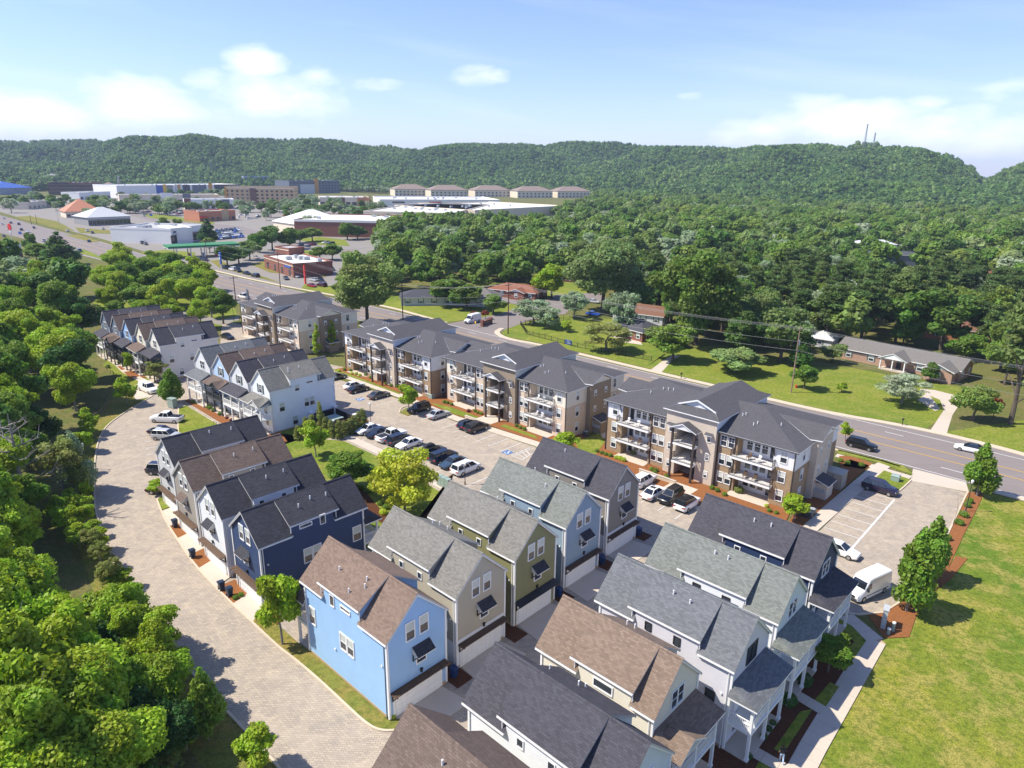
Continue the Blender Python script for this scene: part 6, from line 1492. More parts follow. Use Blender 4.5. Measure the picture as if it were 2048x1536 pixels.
def apartments(loc, ang, brick, bay, panel, label, chairs):
    th = thing('apartment_block', label, 'apartment building', (loc[0], loc[1], 0), ang, 'three-storey apartment blocks along the road')
    mats = [M[brick], M[bay], M[panel], M['dgrey'], M['white']]
    HE, HR, HX, HCE, HCR = 8.65, 10.94, 8.25, 10.27, 12.04
    RL, RR = (3.05, 8.1), (22.35, 27.5)              # balcony recesses
    FL = (0.15, 2.85, 5.7)
    wl = MB()
    holes = [(a, b, z + .02, z + 2.55) for a, b in (RL, RR) for z in FL]
    holes[0] = (RL[0], RL[1], .15, 2.6)
    pm = lambda x, z: 2 if z > 5.75 and (x < RL[0] or x > RR[1]) else 0
    holes_wall(wl, 'y', 0, 0, C0, 0, HE - .08, holes, pm)
    holes_wall(wl, 'y', 0, C1, LX, 0, HE - .08, holes, pm)
    for a, b in (RL, RR):                            # recess linings
        for z in FL:
            z1 = z + 2.55
            wl.face([(a, 1.7, z), (b, 1.7, z), (b, 1.7, z1), (a, 1.7, z1)], 2 if z > 5 else 4)
            wl.face([(a, 0, z), (a, 1.7, z), (a, 1.7, z1), (a, 0, z1)], 0)
            wl.face([(b, 1.7, z), (b, 0, z), (b, 0, z1), (b, 1.7, z1)], 0)
            wl.face([(a, 0, z1), (a, 1.7, z1), (b, 1.7, z1), (b, 0, z1)], 4)
    # back
    holes_wall(wl, 'y', DY, 0, C0, 0, HE - .08, [], pm, True)
    holes_wall(wl, 'y', DY, C1, LX, 0, HE - .08, [], pm, True)
    # ends with a projecting bay
    for x, fl_, sx in ((0, True, -1), (LX, False, 1)):
        for ya, yb in ((0, 5.4), (11.2, DY)):
            holes_wall(wl, 'x', x, ya, yb, 0, HE - .08, [], lambda y, z: 2 if z > 5.75 else 0, fl_)
        xb = x + sx * .9
        holes_wall(wl, 'x', xb, 5.4, 11.2, 0, HE + .2, [], 1, fl_)
        wl.face([(xb, 5.4, HE + .2), (xb, 11.2, HE + .2), (xb, 8.3, HE + 1.45)][::1 if sx > 0 else -1], 2)
        for y, fy in ((5.4, 1), (11.2, -1)):
            p = [(x, y, 0), (xb, y, 0), (xb, y, HE + .2), (x, y, HE + .2)]
            wl.face(p if fy * sx > 0 else p[::-1], 1)
    # stair bay
    BY = -.74
    so = [(13.15, 16.55, z, z + 2.5) for z in (.02, 2.85, 5.7)]
    holes_wall(wl, 'y', BY, C0, C1, 0, HCE - .1, so, 1)
    holes_wall(wl, 'y', 16.3, C0, C1, 0, HCE - .1, [], 1, True)
    for x, fl_ in ((C0, True), (C1, False)):
        holes_wall(wl, 'x', x, BY, 0, 0, HE, [], 1, fl_)
        holes_wall(wl, 'x', x, BY, 16.3, HE - .4, HCE - .1, [], 2, fl_)
    for z in (.02, 2.85, 5.7):
        wl.face([(13.15, BY, z), (13.15, 6, z), (13.15, 6, z + 2.5), (13.15, BY, z + 2.5)], 1)
        wl.face([(16.55, 6, z), (16.55, BY, z), (16.55, BY, z + 2.5), (16.55, 6, z + 2.5)], 1)
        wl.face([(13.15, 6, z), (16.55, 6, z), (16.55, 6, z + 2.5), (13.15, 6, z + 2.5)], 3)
        wl.face([(13.15, BY, z + .005), (16.55, BY, z + .005), (16.55, 6, z + .005), (13.15, 6, z + .005)], 4)
        wl.face([(13.15, BY, z + 2.5), (13.15, 6, z + 2.5), (16.55, 6, z + 2.5), (16.55, BY, z + 2.5)], 4)
    wl.build('wall', mats, th)
    st = MB()
    for z in (0, 2.85):
        for i in range(9):
            st.box(14.9, .8 + i * .28, z + i * .3, 16.3, 1.1 + i * .28, z + .3 + i * .3)
    st.build('stair', M['dgrey'], th)
    # roofs
    o = .45
    rm = MB()
    my = DY / 2
    e = [(-o, -o, HE), (LX + o, -o, HE), (LX + o, DY + o, HE), (-o, DY + o, HE)]
    r0, r1 = (HX, my, HR), (LX - HX, my, HR)
    for q in ([e[0], e[1], r1, r0], [e[2], e[3], r0, r1], [e[1], e[2], r1], [e[3], e[0], r0]):
        rm.slab(q, .15, 0, 1)
    for x, sx in ((0, -1), (LX, 1)):                 # small gables over the end bays
        xe = x + sx * 1.45
        zi = HE + 1.75
        xi = x - sx * (zi - HE) / (HR - HE) * (HX + o) + sx * o
        for yy in (5.1, 11.5):
            rm.slab([(xe, 8.3, zi), (xi, 8.3, zi), (x - sx * .3, yy, HE + .25), (xe, yy, HE + .42)], .14, 0, 1)
    cm = (C0 + C1) / 2
    hw = 2.9
    zt = HCR - hw * (HCR - HCE) / (C1 - C0 + 2 * o) * 2
    for y0, y1, sg in ((-1.19, .75, 1), (16.75, 14.9, -1)):
        rm.slab([(C0 - o, y0, HCE), (C1 + o, y0, HCE), (cm + hw, y1, zt), (cm - hw, y1, zt)], .15, 0, 1)
        g = [(cm - hw, y1 + sg * .1, zt - .02), (cm + hw, y1 + sg * .1, zt - .02), (cm, y1 + sg * .1, HCR - .02)]
        rm.face(g if sg > 0 else g[::-1], 2)
    for sx in (-1, 1):
        xe = cm + sx * ((C1 - C0) / 2 + o)
        rm.slab([(cm, .55, HCR), (cm, 15.1, HCR), (cm + sx * hw, 15.1, zt), (xe, 16.75, HCE), (xe, -1.19, HCE), (cm + sx * hw, .55, zt)], .15, 0, 1)
        rm.bar((cm, .53, HCR - .02), (cm + sx * (hw + .15), .53, zt - .06), .08, .2, 1)
    ro = rm.build('roof', [M['apt_roof'], M['white'], M['gable_white']], th)
    vm = shared('vent', vent_mesh)
    for x, y in ((5.2, 4.4), (6.4, 6.2), (7.2, 6.4), (8.0, 6.6), (23.0, 3.0), (23.3, 3.6), (26.2, 4.8), (20.6, 4.6), (20.9, 5.0)):
        z = HE + min((y + o) / (my + o), (x + o) / (HX + o), (LX + o - x) / (HX + o)) * (HR - HE)
        link('vent_pipe', vm, ro, (x, y, z))
    for y0 in (-o - .05, DY + o + .05):
        MB().box(-o, y0 - .06, HE - .17, C0 - .1, y0 + .06, HE - .03).build('gutter', M['dgrey'], th)
        MB().box(C1 + .1, y0 - .06, HE - .17, LX + o, y0 + .06, HE - .03).build('gutter', M['dgrey'], th)
    # windows
    for z in FL:
        zz = z + .85 if z > .5 else .95
        for x in (1.65, 28.9):
            window(th, 'grid', .85, 1.5, (x, 0, zz), '-y')
        for x in (9.15, 10.3, 20.25, 21.4):
            window(th, 'grid', .82, 1.5, (x, 0, zz), '-y', z != 5.7)
        for x in (12.15, 18.3):
            window(th, 'grid', .5, .95, (x, BY, zz + .2), '-y', z < .5)
        for a, b, d in ((*RL, 1), (*RR, -1)):
            xs = (a + 1.9, a + 3.0, a + 4.1) if d > 0 else (b - 1.9, b - 3.0, b - 4.1)
            for x in xs:
                window(th, 'grid', .8, 1.55, (x, 1.7, z + .65), '-y', False)
            x = a + .75 if d > 0 else b - .75
            MB().box(-.45, -.05, 0, .45, .02, 2.1, 1).box(-.36, -.07, .15, .36, -.04, 1.95, 0).build('door', [M['glass'], M['white']], th, (x, 1.7, z + .03))
        for x, fc in ((0, '-x'), (LX, '+x')):
            for y in (2.9, 13.6):
                window(th, 'grid', .8, 1.5, (x, y, zz), fc, y < 5)
            for y in (6.7, 9.7):
                window(th, 'dh', .5, .9, (x + (.9 if x else -.9), y, zz + .2), fc)
        for x in (2.2, 5.0, 8.2, 22.0, 25.5, 28.4):
            window(th, 'grid', .85, 1.5, (x, DY, zz), '+y')
    # balconies
    for a, b in (RL, RR):
        for z in FL[1:]:
            MB().box(a - .55, -1.0, z - .28, b + .35, .0, z - .02).box(a, 0, z - .24, b, 1.7, z - .02).build('balcony', M['white'], th)
            rl = MB()
            rail(rl, (a - .5, -.94), (b + .3, -.94), z - .02, 1.02, 0, .16)
            rail(rl, (a - .5, -.94), (a - .5, -.05), z - .02, 1.02, 0, .16)
            rail(rl, (b + .3, -.94), (b + .3, -.05), z - .02, 1.02, 0, .16)
            rl.build('railing', M['brown'], th)
            for x in (a - .35, b + .15):
                MB().bar((x, -.02, z - 1.1), (x, -.85, z - .3), .1, .1).build('bracket', M['brown'], th)
        MB().box(a - .3, -1.6, 0, b + .3, 1.7, .14).build('patio_slab', M['concrete'], th)
        for x in (a - .3, b + .1):
            MB().bar((x, -.02, 7.2), (x, -.4, 8.4), .1, .1).build('bracket', M['brown'], th)
    for z in FL[1:]:
        MB().box(12.95, BY - 1.25, z - .3, 16.75, BY, z - .02).build('stair_balcony', M['white'], th)
        rl = MB()
        rail(rl, (13.05, BY - 1.18), (16.65, BY - 1.18), z - .02, 1.02, 0, .16)
        rail(rl, (13.05, BY - 1.18), (13.05, BY - .05), z - .02, 1.02, 0, .16)
        rail(rl, (16.65, BY - 1.18), (16.65, BY - .05), z - .02, 1.02, 0, .16)
        rl.build('railing', M['brown'], th)
    for x in (13.1, 16.6):
        MB().box(x - .14, BY - 1.3, 0, x + .14, BY - 1.02, 8.1).build('column', M['brown'], th)
    cr = MB()
    for sg in (-1, 1):
        cr.slab([(14.85, BY - 1.75, 9.05), (14.85, BY, 9.05), (14.85 + sg * 2.25, BY, 8.05), (14.85 + sg * 2.25, BY - 1.75, 8.05)], .13, 0, 1)
    g = [(12.9, BY - 1.55, 8.05), (16.8, BY - 1.55, 8.05), (14.85, BY - 1.55, 8.95)]
    cr.face(g, 2)
    cr.build('stair_roof', [M['apt_roof'], M['white'], M['gable_white']], th)
    for x in (12.15, 18.3):
        MB().slab([(x - .6, BY - .01, 8.15), (x + .6, BY - .01, 8.15), (x + .6, BY - .55, 7.85), (x - .6, BY - .55, 7.85)], .07, 0, 1).build('window_awning', [M['apt_roof'], M['white']], th)
    for x in (.12, 8.45, C0 - .1, C1 + .12, 21.95, LX - .12):
        MB().box(x - .06, -.12, .1, x + .06, -.01, HE - .15).build('downspout', M['brown'], th)
    # meter closet at the eastern end
    uc = MB().box(LX + .9, 6.4, 0, LX + 2.6, 9.0, 2.35, 0)
    uc.slab([(LX + .85, 6.1, 3.0), (LX + .85, 9.3, 3.0), (LX + 2.9, 9.3, 2.4), (LX + 2.9, 6.1, 2.4)], .14, 1, 2)
    uc.build('meter_closet', [M[bay], M['apt_roof'], M['white']], th)
    mt = MB()
    for i in range(5):
        mt.box(LX + 1.0 + i * .3, 6.28, 1.1, LX + 1.2 + i * .3, 6.4, 1.6)
    mt.build('meter_box', M['lgrey'], th)
    return th


apartments((15.43, 105.03), R(-42.4), 'brown_brick', 'light_brick', 'panel_white', 'white and brown brick apartment block nearest the eastern lot', 1)
apartments((-13.0, 129.66), R(-43.3), 'cream_brick', 'grey_brick', 'panel_cream', 'cream brick apartment block with brown stair bay behind two black cars', 1)
apartments((-37.88, 150.41), R(-43.8), 'brown_brick', 'light_brick', 'panel_white', 'white and brown brick apartment block behind the accessible bay', 0)
apartments((-73.37, 182.32), R(-43.75), 'cream_brick', 'grey_brick', 'panel_cream', 'cream apartment block with two slim trees at its end, farthest left', 0)

# ---------------------------------------------------------------- vehicles (local frame: x forward, origin on the ground)


def loft(mb, st, prof, m=0):
    """st: list of (x, profile scale args); prof(x args) -> ring of (y,z)"""
    rings = [[(s[0], y, z) for y, z in prof(*s[1:])] for s in st]
    n = len(rings[0])
    for a, b in zip(rings, rings[1:]):
        for i in range(n - 1):
            mb.face([a[i], b[i], b[i + 1], a[i + 1]], m)
    mb.face(rings[0], m)
    mb.face(rings[-1][::-1], m)


def smooth_mesh(me, ang=38):
    bm = bmesh.new()
    bm.from_mesh(me)
    bmesh.ops.remove_doubles(bm, verts=bm.verts, dist=.0008)
    bmesh.ops.recalc_face_normals(bm, faces=bm.faces)
    bm.to_mesh(me)
    bm.free()
    me.polygons.foreach_set('use_smooth', [True] * len(me.polygons))
    me.set_sharp_from_angle(angle=R(ang))
    return me


CARS = {
    'sedan': dict(L=4.75, W=1.84, belt=.93, H=1.44, hood=.80, nose=.62, tail=.82, gb=(-1.72, 1.05), gr=(-.95, .25)),
    'suv': dict(L=4.75, W=1.92, belt=1.10, H=1.72, hood=1.02, nose=.80, tail=1.08, gb=(-2.18, 1.15), gr=(-1.95, .40)),
    'minivan': dict(L=5.1, W=2.0, belt=1.05, H=1.75, hood=.98, nose=.75, tail=1.05, gb=(-2.4, 1.55), gr=(-2.15, .65)),
    'pickup': dict(L=5.7, W=2.0, belt=1.15, H=1.88, hood=1.10, nose=.92, tail=1.12, gb=(-.75, 1.35), gr=(-.5, .62)),
    'hatch': dict(L=4.3, W=1.8, belt=.98, H=1.55, hood=.92, nose=.7, tail=.98, gb=(-1.95, 1.05), gr=(-1.6, .3)),
}
CAR_MESH = {}


def car_meshes(kind, paint, roofmat=None, bed=None):
    key = (kind, paint, roofmat, bed)
    if key in CAR_MESH:
        return CAR_MESH[key]
    d = CARS[kind]
    hl, w = d['L'] / 2, d['W'] / 2
    B_ = MB()

    def ring(zl, zb, k):
        ww = w * k
        zm = zl + (zb - zl) * .55
        return [(-ww * .93, zl), (-ww, zl + .12), (-ww, zm), (-ww * .95, zb - .04), (-ww * .82, zb), (ww * .82, zb), (ww * .95, zb - .04), (ww, zm), (ww, zl + .12), (ww * .93, zl)]
    st = [(-hl, .42, d['tail'] - .16, .80), (-hl + .08, .33, d['tail'] - .03, .90), (-hl + .35, .25, d['tail'], .97), (-hl + 1.0, .22, d['belt'], 1), (.2, .22, d['belt'], 1), (d['gb'][1] - .05, .22, d['belt'] - .02, 1),
          (d['gb'][1] + .5, .22, d['hood'], .99), (hl - .45, .25, d['hood'] - .07, .95), (hl - .12, .30, d['nose'] + .05, .86), (hl, .38, d['nose'] - .1, .72)]
    loft(B_, st, ring)
    body = smooth_mesh(B_.mesh('body', M[paint]))
    # glasshouse: pillars and roof in paint, the panes proud of it
    (b0, b1), (r0, r1) = d['gb'], d['gr']
    zb, zr = d['belt'] - .03, d['H']
    wb, wr = w * .86, w * .66
    q = [(b0, -wb, zb), (b1, -wb, zb), (b1, wb, zb), (b0, wb, zb), (r0, -wr, zr - .03), (r1, -wr, zr - .03), (r1, wr, zr - .03), (r0, wr, zr - .03)]
    G = MB()
    G.hexa(q)
    cabin = G.mesh('cabin', M[roofmat or paint])
    RF = MB()
    ym = wr * .92
    RF.face([(r0 + .05, -ym, zr), (r1 - .05, -ym, zr), (r1 - .05, ym, zr), (r0 + .05, ym, zr)])
    for a, b in (((r0 + .05, -ym, zr), (r1 - .05, -ym, zr)), ((r1 - .05, -ym, zr), (r1 - .05, ym, zr)), ((r1 - .05, ym, zr), (r0 + .05, ym, zr)), ((r0 + .05, ym, zr), (r0 + .05, -ym, zr))):
        e = lambda p: (p[0] + (.05 if p[0] > 0 else -.05), p[1] * 1.08, zr - .035)
        RF.face([e(a), e(b), b, a])
    roof = RF.mesh('roof', M[roofmat or paint])
    V = MB()

    def inset(p, k=.10, out=.012):
        c = sum((Vector(x) for x in p), Vector()) / len(p)
        n = (Vector(p[1]) - Vector(p[0])).cross(Vector(p[2]) - Vector(p[0])).normalized() * out
        V.face([Vector(x) + (c - Vector(x)) * k + n for x in p])
    inset([q[1], q[2], q[6], q[5]], .09)
    inset([q[3], q[0], q[4], q[7]], .12)
    for s_ in (0, 1):
        lo = (q[0], q[1]) if s_ == 0 else (q[2], q[3])
        hi = (q[4], q[5]) if s_ == 0 else (q[6], q[7])
        n = 2 if kind in ('sedan', 'pickup', 'hatch') else 3
        for i in range(n):
            L_ = lambda a, b, t: tuple(Vector(a) + (Vector(b) - Vector(a)) * t)
            t0, t1 = i / n, (i + 1) / n
            inset([L_(*lo, t0), L_(*lo, t1), L_(*hi, t1) if s_ == 0 else L_(*hi, t1), L_(*hi, t0)], .12)
    glass = V.mesh('window', M['carglass'])
    ty = MB().cyl((0, -.12, 0), (0, .12, 0), .35 if kind in ('suv', 'pickup', 'minivan') else .33, n=14).mesh('tyre', M['tyre'])
    rm = MB()
    rm.cyl((0, -.135, 0), (0, .135, 0), .21, n=10)
    rim = rm.mesh('rim', M['rim'])
    hlm = MB().hexa([(-.25, -.22, -.07), (.06, -.2, -.07), (-.06, .2, -.07), (-.3, .22, -.07), (-.25, -.22, .06), (.02, -.2, .05), (-.1, .2, .05), (-.3, .22, .06)]).mesh('headlight', M['lamp_white'])
    tlm = MB().box(-.03, -.2, -.08, .1, .2, .08).mesh('tail_light', M['lamp_red'])
    bm_ = None
    if kind == 'pickup':
        bb = MB()
        if bed == 'cap':
            bb.hexa([(-hl + .1, -wb, zb), (b0 - .02, -wb, zb), (b0 - .02, wb, zb), (-hl + .1, wb, zb), (-hl + .3, -wr, zr - .04), (b0 - .02, -wr, zr - .04), (b0 - .02, wr, zr - .04), (-hl + .3, wr, zr - .04)])
            bm_ = ('camper_shell', bb.mesh('camper_shell', M[paint]))
        else:
            bb.face([(-hl + .22, -w * .74, d['belt'] + .012), (b0 - .1, -w * .74, d['belt'] + .012), (b0 - .1, w * .74, d['belt'] + .012), (-hl + .22, w * .74, d['belt'] + .012)])
            for i in range(3):
                bb.box(-hl + .4 + i * .6, -w * .7, d['belt'] + .015, -hl + .44 + i * .6, w * .7, d['belt'] + .03)
            bm_ = ('bed_cover', bb.mesh('bed_cover', M['black']))
    gr = MB().box(-.02, -.45, -.08, .03, .45, .08).mesh('grille', M['black'])
    CAR_MESH[key] = (body, cabin, roof, glass, ty, rim, hlm, tlm, bm_, gr)
    return CAR_MESH[key]


def car(kind, paint, loc, rz, label, cat='car', group=None, roofmat=None, bed=None, extra=None, far=False):
    d = CARS[kind]
    body, cabin, roof, glass, ty, rim, hlm, tlm, bm_, gr = car_meshes(kind, paint, roofmat, bed)
    t = thing('parked_car' if cat == 'car' else cat.replace(' ', '_'), label, cat, (loc[0], loc[1], .02), rz, group)
    link('body', body, t)
    link('cabin', cabin, t)
    link('window', glass, t)
    hl, w = d['L'] / 2, d['W'] / 2
    if roofmat or not far:
        link('roof', roof, t)
    wr_ = .35 if kind in ('suv', 'pickup', 'minivan') else .33
    if far:
        return t
    for x in (hl - .95, -hl + .98):
        for y in (-w + .10, w - .10):
            o = link('wheel', ty, t, (x, y, wr_))
            link('rim', rim, o)
    for y in (-.62, .62):
        link('headlight', hlm, t, (hl - .12, y * w, d['nose'] - .02))
        link('tail_light', tlm, t, (-hl - .005, y * w * 1.15, d['tail'] - .2))
    link('grille', gr, t, (hl - .02, 0, d['nose'] - .22))
    if bm_:
        link(bm_[0], bm_[1], t)
    if extra == 'roof_box':
        bx = MB().hexa([(-1.0, -.42, 0), (.9, -.42, 0), (.9, .42, 0), (-1.0, .42, 0), (-.85, -.34, .3), (.55, -.34, .3), (.55, .34, .3), (-.85, .34, .3)])
        link('roof_box', smooth_mesh(bx.mesh('roof_box', M['black']), 60), t, (-.6, .1, d['H'] + .08))
    if extra == 'rails':
        link('roof_rails', MB().box(-1.7, -.6, 0, .2, -.56, .06).box(-1.7, .56, 0, .2, .6, .06).mesh('roof_rails', M['dgrey']), t, (0, 0, d['H'] - .01))
    if extra == 'sunroof':
        link('sunroof', MB().box(-.45, -.42, 0, .2, .42, .012).mesh('sunroof', M['carglass']), t, (-.15, 0, d['H'] - .005))
    return t


def cargo_van(loc, rz, label, H=2.5, L=5.7, emblem=False):
    t = thing('cargo_van', label, 'van', (loc[0], loc[1], .02), rz)
    w, hl = 1.0, L / 2
    b = MB()

    def ring(zl, zt, k, kt):
        return [(-w * k, zl), (-w * k, zl + (zt - zl) * .45), (-w * k * kt, zt - .12), (-w * k * kt * .9, zt), (w * k * kt * .9, zt), (w * k * kt, zt - .12), (w * k, zl + (zt - zl) * .45), (w * k, zl)]
    st = [(-hl, .4, H - .14, .96, .88), (-hl + .1, .32, H - .02, 1, .9), (hl - 2.3, .3, H, 1, .9), (hl - 1.75, .3, H - .08, 1, .88), (hl - 1.0, .3, 1.32, .99, .92), (hl - .25, .3, 1.08, .95, .9), (hl, .36, .84, .84, .9)]
    loft(b, st, ring)
    link('body', smooth_mesh(b.mesh('body', M['car_white']), 30), t)
    x0, x1 = hl - 1.70, hl - 1.06
    g = MB().face([(x1 + .03, -.82, 1.42), (x1 + .03, .82, 1.42), (x0 + .02, .74, H - .2), (x0 + .02, -.74, H - .2)])
    link('windscreen', g.mesh('windscreen', M['carglass']), t)
    for s_ in (-1, 1):
        p = [(x1 - .05, s_ * .995, 1.38), (x1 - .95, s_ * 1.005, 1.38), (x1 - .95, s_ * .955, 1.98), (x0 - .12, s_ * .955, 1.98)]
        link('window', MB().face(p if s_ < 0 else p[::-1]).mesh('window', M['carglass']), t)
        link('mirror', MB().box(-.08, -.1, 0, .06, .1, .34).mesh('mirror', M['black']), t, (hl - 1.2, s_ * 1.14, 1.3))
        link('headlight', MB().hexa([(-.3, -.16, -.09), (.02, -.16, -.09), (-.05, .16, -.09), (-.3, .16, -.09), (-.34, -.16, .1), (-.06, -.16, .08), (-.14, .16, .08), (-.34, .16, .1)]).mesh('headlight', M['lamp_white']), t, (hl + .02, s_ * .66, .9))
        link('side_moulding', MB().box(-hl + .5, s_ * 1.005 - .012, .62, hl - 1.3, s_ * 1.005 + .012, .72).mesh('side_moulding', M['dgrey']), t)
    link('grille', MB().box(hl - .03, -.5, .62, hl + .035, .5, .86).mesh('grille', M['black']), t)
    link('bumper', MB().hexa([(hl - .3, -.96, .3), (hl + .05, -.74, .3), (hl + .05, .74, .3), (hl - .3, .96, .3), (hl - .3, -.97, .58), (hl + .05, -.76, .56), (hl + .05, .76, .56), (hl - .3, .97, .58)]).mesh('bumper', M['dgrey']), t)
    ty = MB().cyl((0, -.12, 0), (0, .12, 0), .36, n=14).mesh('wheel', M['tyre'])
    rim = MB().cyl((0, -.135, 0), (0, .135, 0), .21, n=10).mesh('rim', M['rim'])
    for x in (hl - .95, -hl + 1.15):
        for y in (-.9, .9):
            o = link('wheel', ty, t, (x, y, .36))
            link('rim', rim, o)
    if emblem:
        for s_ in (-1, 1):
            e = MB()
            pts = [(.32 * math.cos(a), .32 * math.sin(a)) for a in [i * math.pi / 7 for i in range(14)]]
            f_ = [(x - .4, s_ * 1.0, 1.75 + z) for x, z in pts]
            e.face(f_ if s_ < 0 else f_[::-1])
            link('emblem', e.mesh('emblem', M['emblem']), t)
    return t


M['emblem'] = m_plain('cream_emblem', lin('e6d9a8'), .5)
for nm, hx in (('car_white', 'e8e8e6'), ('car_black', '0d0f13'), ('car_navy', '121c30'), ('car_dark', '20242a'), ('car_silver', 'b2b4b5'), ('car_grey', '4a4d50'), ('car_maroon', '4a1028'), ('car_purple', '1f1830'),
               ('car_blue', '1c4fb0'), ('car_red', '8a1420'), ('car_slate', '33465a'), ('car_greygreen', '4a4c42'), ('car_beige', 'b8b0a0')):
    M[nm] = m_paint(nm + '_paint', lin(hx))
VP, VM = R(47.1), R(227.1)
gp1 = 'cars parked before the apartment blocks'
car('suv', 'car_white', (19.53,92.07), VP, 'white car half hidden behind the warm grey townhouse', group=gp1)
car('sedan', 'car_white', (20.26,88.21), VP, 'white sedan with sunroof beside the black car by the townhouse', group=gp1, extra='sunroof')
car('suv', 'car_black', (22.42,87.05), VM, 'black car nosed out between the white sedan and the white SUV', group=gp1, extra='rails')
car('suv', 'car_white', (24.24,85.02), VP, 'white SUV with black roof by the charcoal townhouse roof', group=gp1, roofmat='car_black')
car('suv', 'car_black', (-17.44,122.05), VM, 'black SUV beside the small tree island in the lot', group=gp1)
car('sedan', 'car_silver', (-13.46,119.21), VP, 'silver sedan parked beside the black SUV in the lot', group=gp1)
car('hatch', 'car_navy', (-7.68,114.05), VP, 'dark navy car, left one of the dark pair before the cream block', group=gp1)
car('suv', 'car_dark', (-6.1,112.65), VP, 'dark SUV, right one of the dark pair before the cream block', group=gp1)
car('sedan', 'car_white', (-32.79,135.86), VP, 'white sedan behind the black sedan near the accessible bay', group=gp1)
car('sedan', 'car_black', (-31.35,133.57), VP, 'black sedan next to the accessible bay', group=gp1)
car('sedan', 'car_grey', (-26.47,129.94), VP, 'dark grey sedan parked alone past the accessible bay', group=gp1)
car('sedan', 'car_greygreen', (-37.95,142.0), VP, 'grey green sedan peeking past the white townhouse corner', group=gp1)
gp2 = 'cars parked along the courtyard walk'
car('sedan', 'car_white', (-24.74,111.14), VM, 'white sedan nearest the clipped cypresses on the courtyard walk', group=gp2)
car('sedan', 'car_navy', (-22.71,109.58), VM, 'dark blue sedan between the white sedan and the white pickup', group=gp2)
car('pickup', 'car_white', (-20.22,108.08), VP, 'white pickup with dark bed parked by the courtyard walk', 'pickup', gp2)
car('suv', 'car_navy', (-18.6,106.37), VP, 'navy SUV between the white pickup and a white sedan', group=gp2)
car('sedan', 'car_white', (-16.8,104.92), VM, 'white sedan at the end of five cars by the courtyard walk', group=gp2)
car('suv', 'car_dark', (-12.46,101.56), VP, 'dark SUV carrying a black roof box', group=gp2, extra='roof_box')
car('minivan', 'car_navy', (-10.59,99.65), VP, 'large navy SUV beside the car with the roof box', group=gp2)
car('sedan', 'car_slate', (-8.92,97.61), VM, 'slate blue sedan between the navy SUV and the white minivan', group=gp2)
car('minivan', 'car_white', (-6.77,95.48), VP, 'white minivan with roof rails by the lamp post', group=gp2, extra='rails')
gp3 = 'cars in the bays of the curved drive'
HD = R(175)
car('pickup', 'car_white', (-61.3,114.72), HD, 'white pickup with black bed cover beside the grass island', 'pickup', gp3)
car('sedan', 'car_black', (-59.18,108.74), R(-5), 'black car with red tail light beside the silver SUV on the drive', group=gp3)
car('suv', 'car_silver', (-57.44,106.54), R(-5), 'silver SUV beside the black car on the curved drive', group=gp3)
car('suv', 'car_navy', (-51.39,93.12), R(-3), 'dark blue car half hidden by the pale grey townhouse', group=gp3)
car('sedan', 'car_black', (-48.24,86.95), R(-3), 'black car under the small tree by the pale grey townhouse', group=gp3)
car('pickup', 'car_white', (-73.12,131.47), R(-38), 'white pickup with camper shell on the concrete pad', 'pickup', None, None, 'cap')
car('sedan', 'car_black', (-75.43,176.83), R(-40), 'black car in the lot behind the bone white townhouse')
car('suv', 'car_purple', (53.54,90.79), PSA, 'dark purple SUV parked at the lot entrance by the road', extra='rails')
car('sedan', 'car_white', (39.9,73.64), R(-45), 'white car mostly hidden behind the deep navy townhouse')
cargo_van(VANP, VANA, 'white cargo van standing on the pavers by the walk')
car('suv', 'car_black', (58.79,107.32), R(-42), 'black SUV driving past the apartment block on the road')
car('sedan', 'car_white', (76.6,106.52), R(141), 'white sedan driving on the far lanes of the road', roofmat='car_dark')
cargo_van((-12.08,201.37), R(-128), 'white delivery van with round emblem leaving the side street', 2.6, 5.9, True)
car('sedan', 'car_blue', (25.33,214.53), R(-30), 'bright blue car in the drive beside the silver tree')
car('sedan', 'car_silver', (27.83,236.11), R(-30), 'silver car on the side street beyond the blue car')
car('suv', 'car_grey', (20.14,242.17), R(-20), 'dark grey car on the side street by the round tree')
car('pickup', 'car_white', (-92.75,234.39), R(139), 'white pickup passing behind the dark sign board', 'pickup')
gf = 'cars at the bank beside the road'
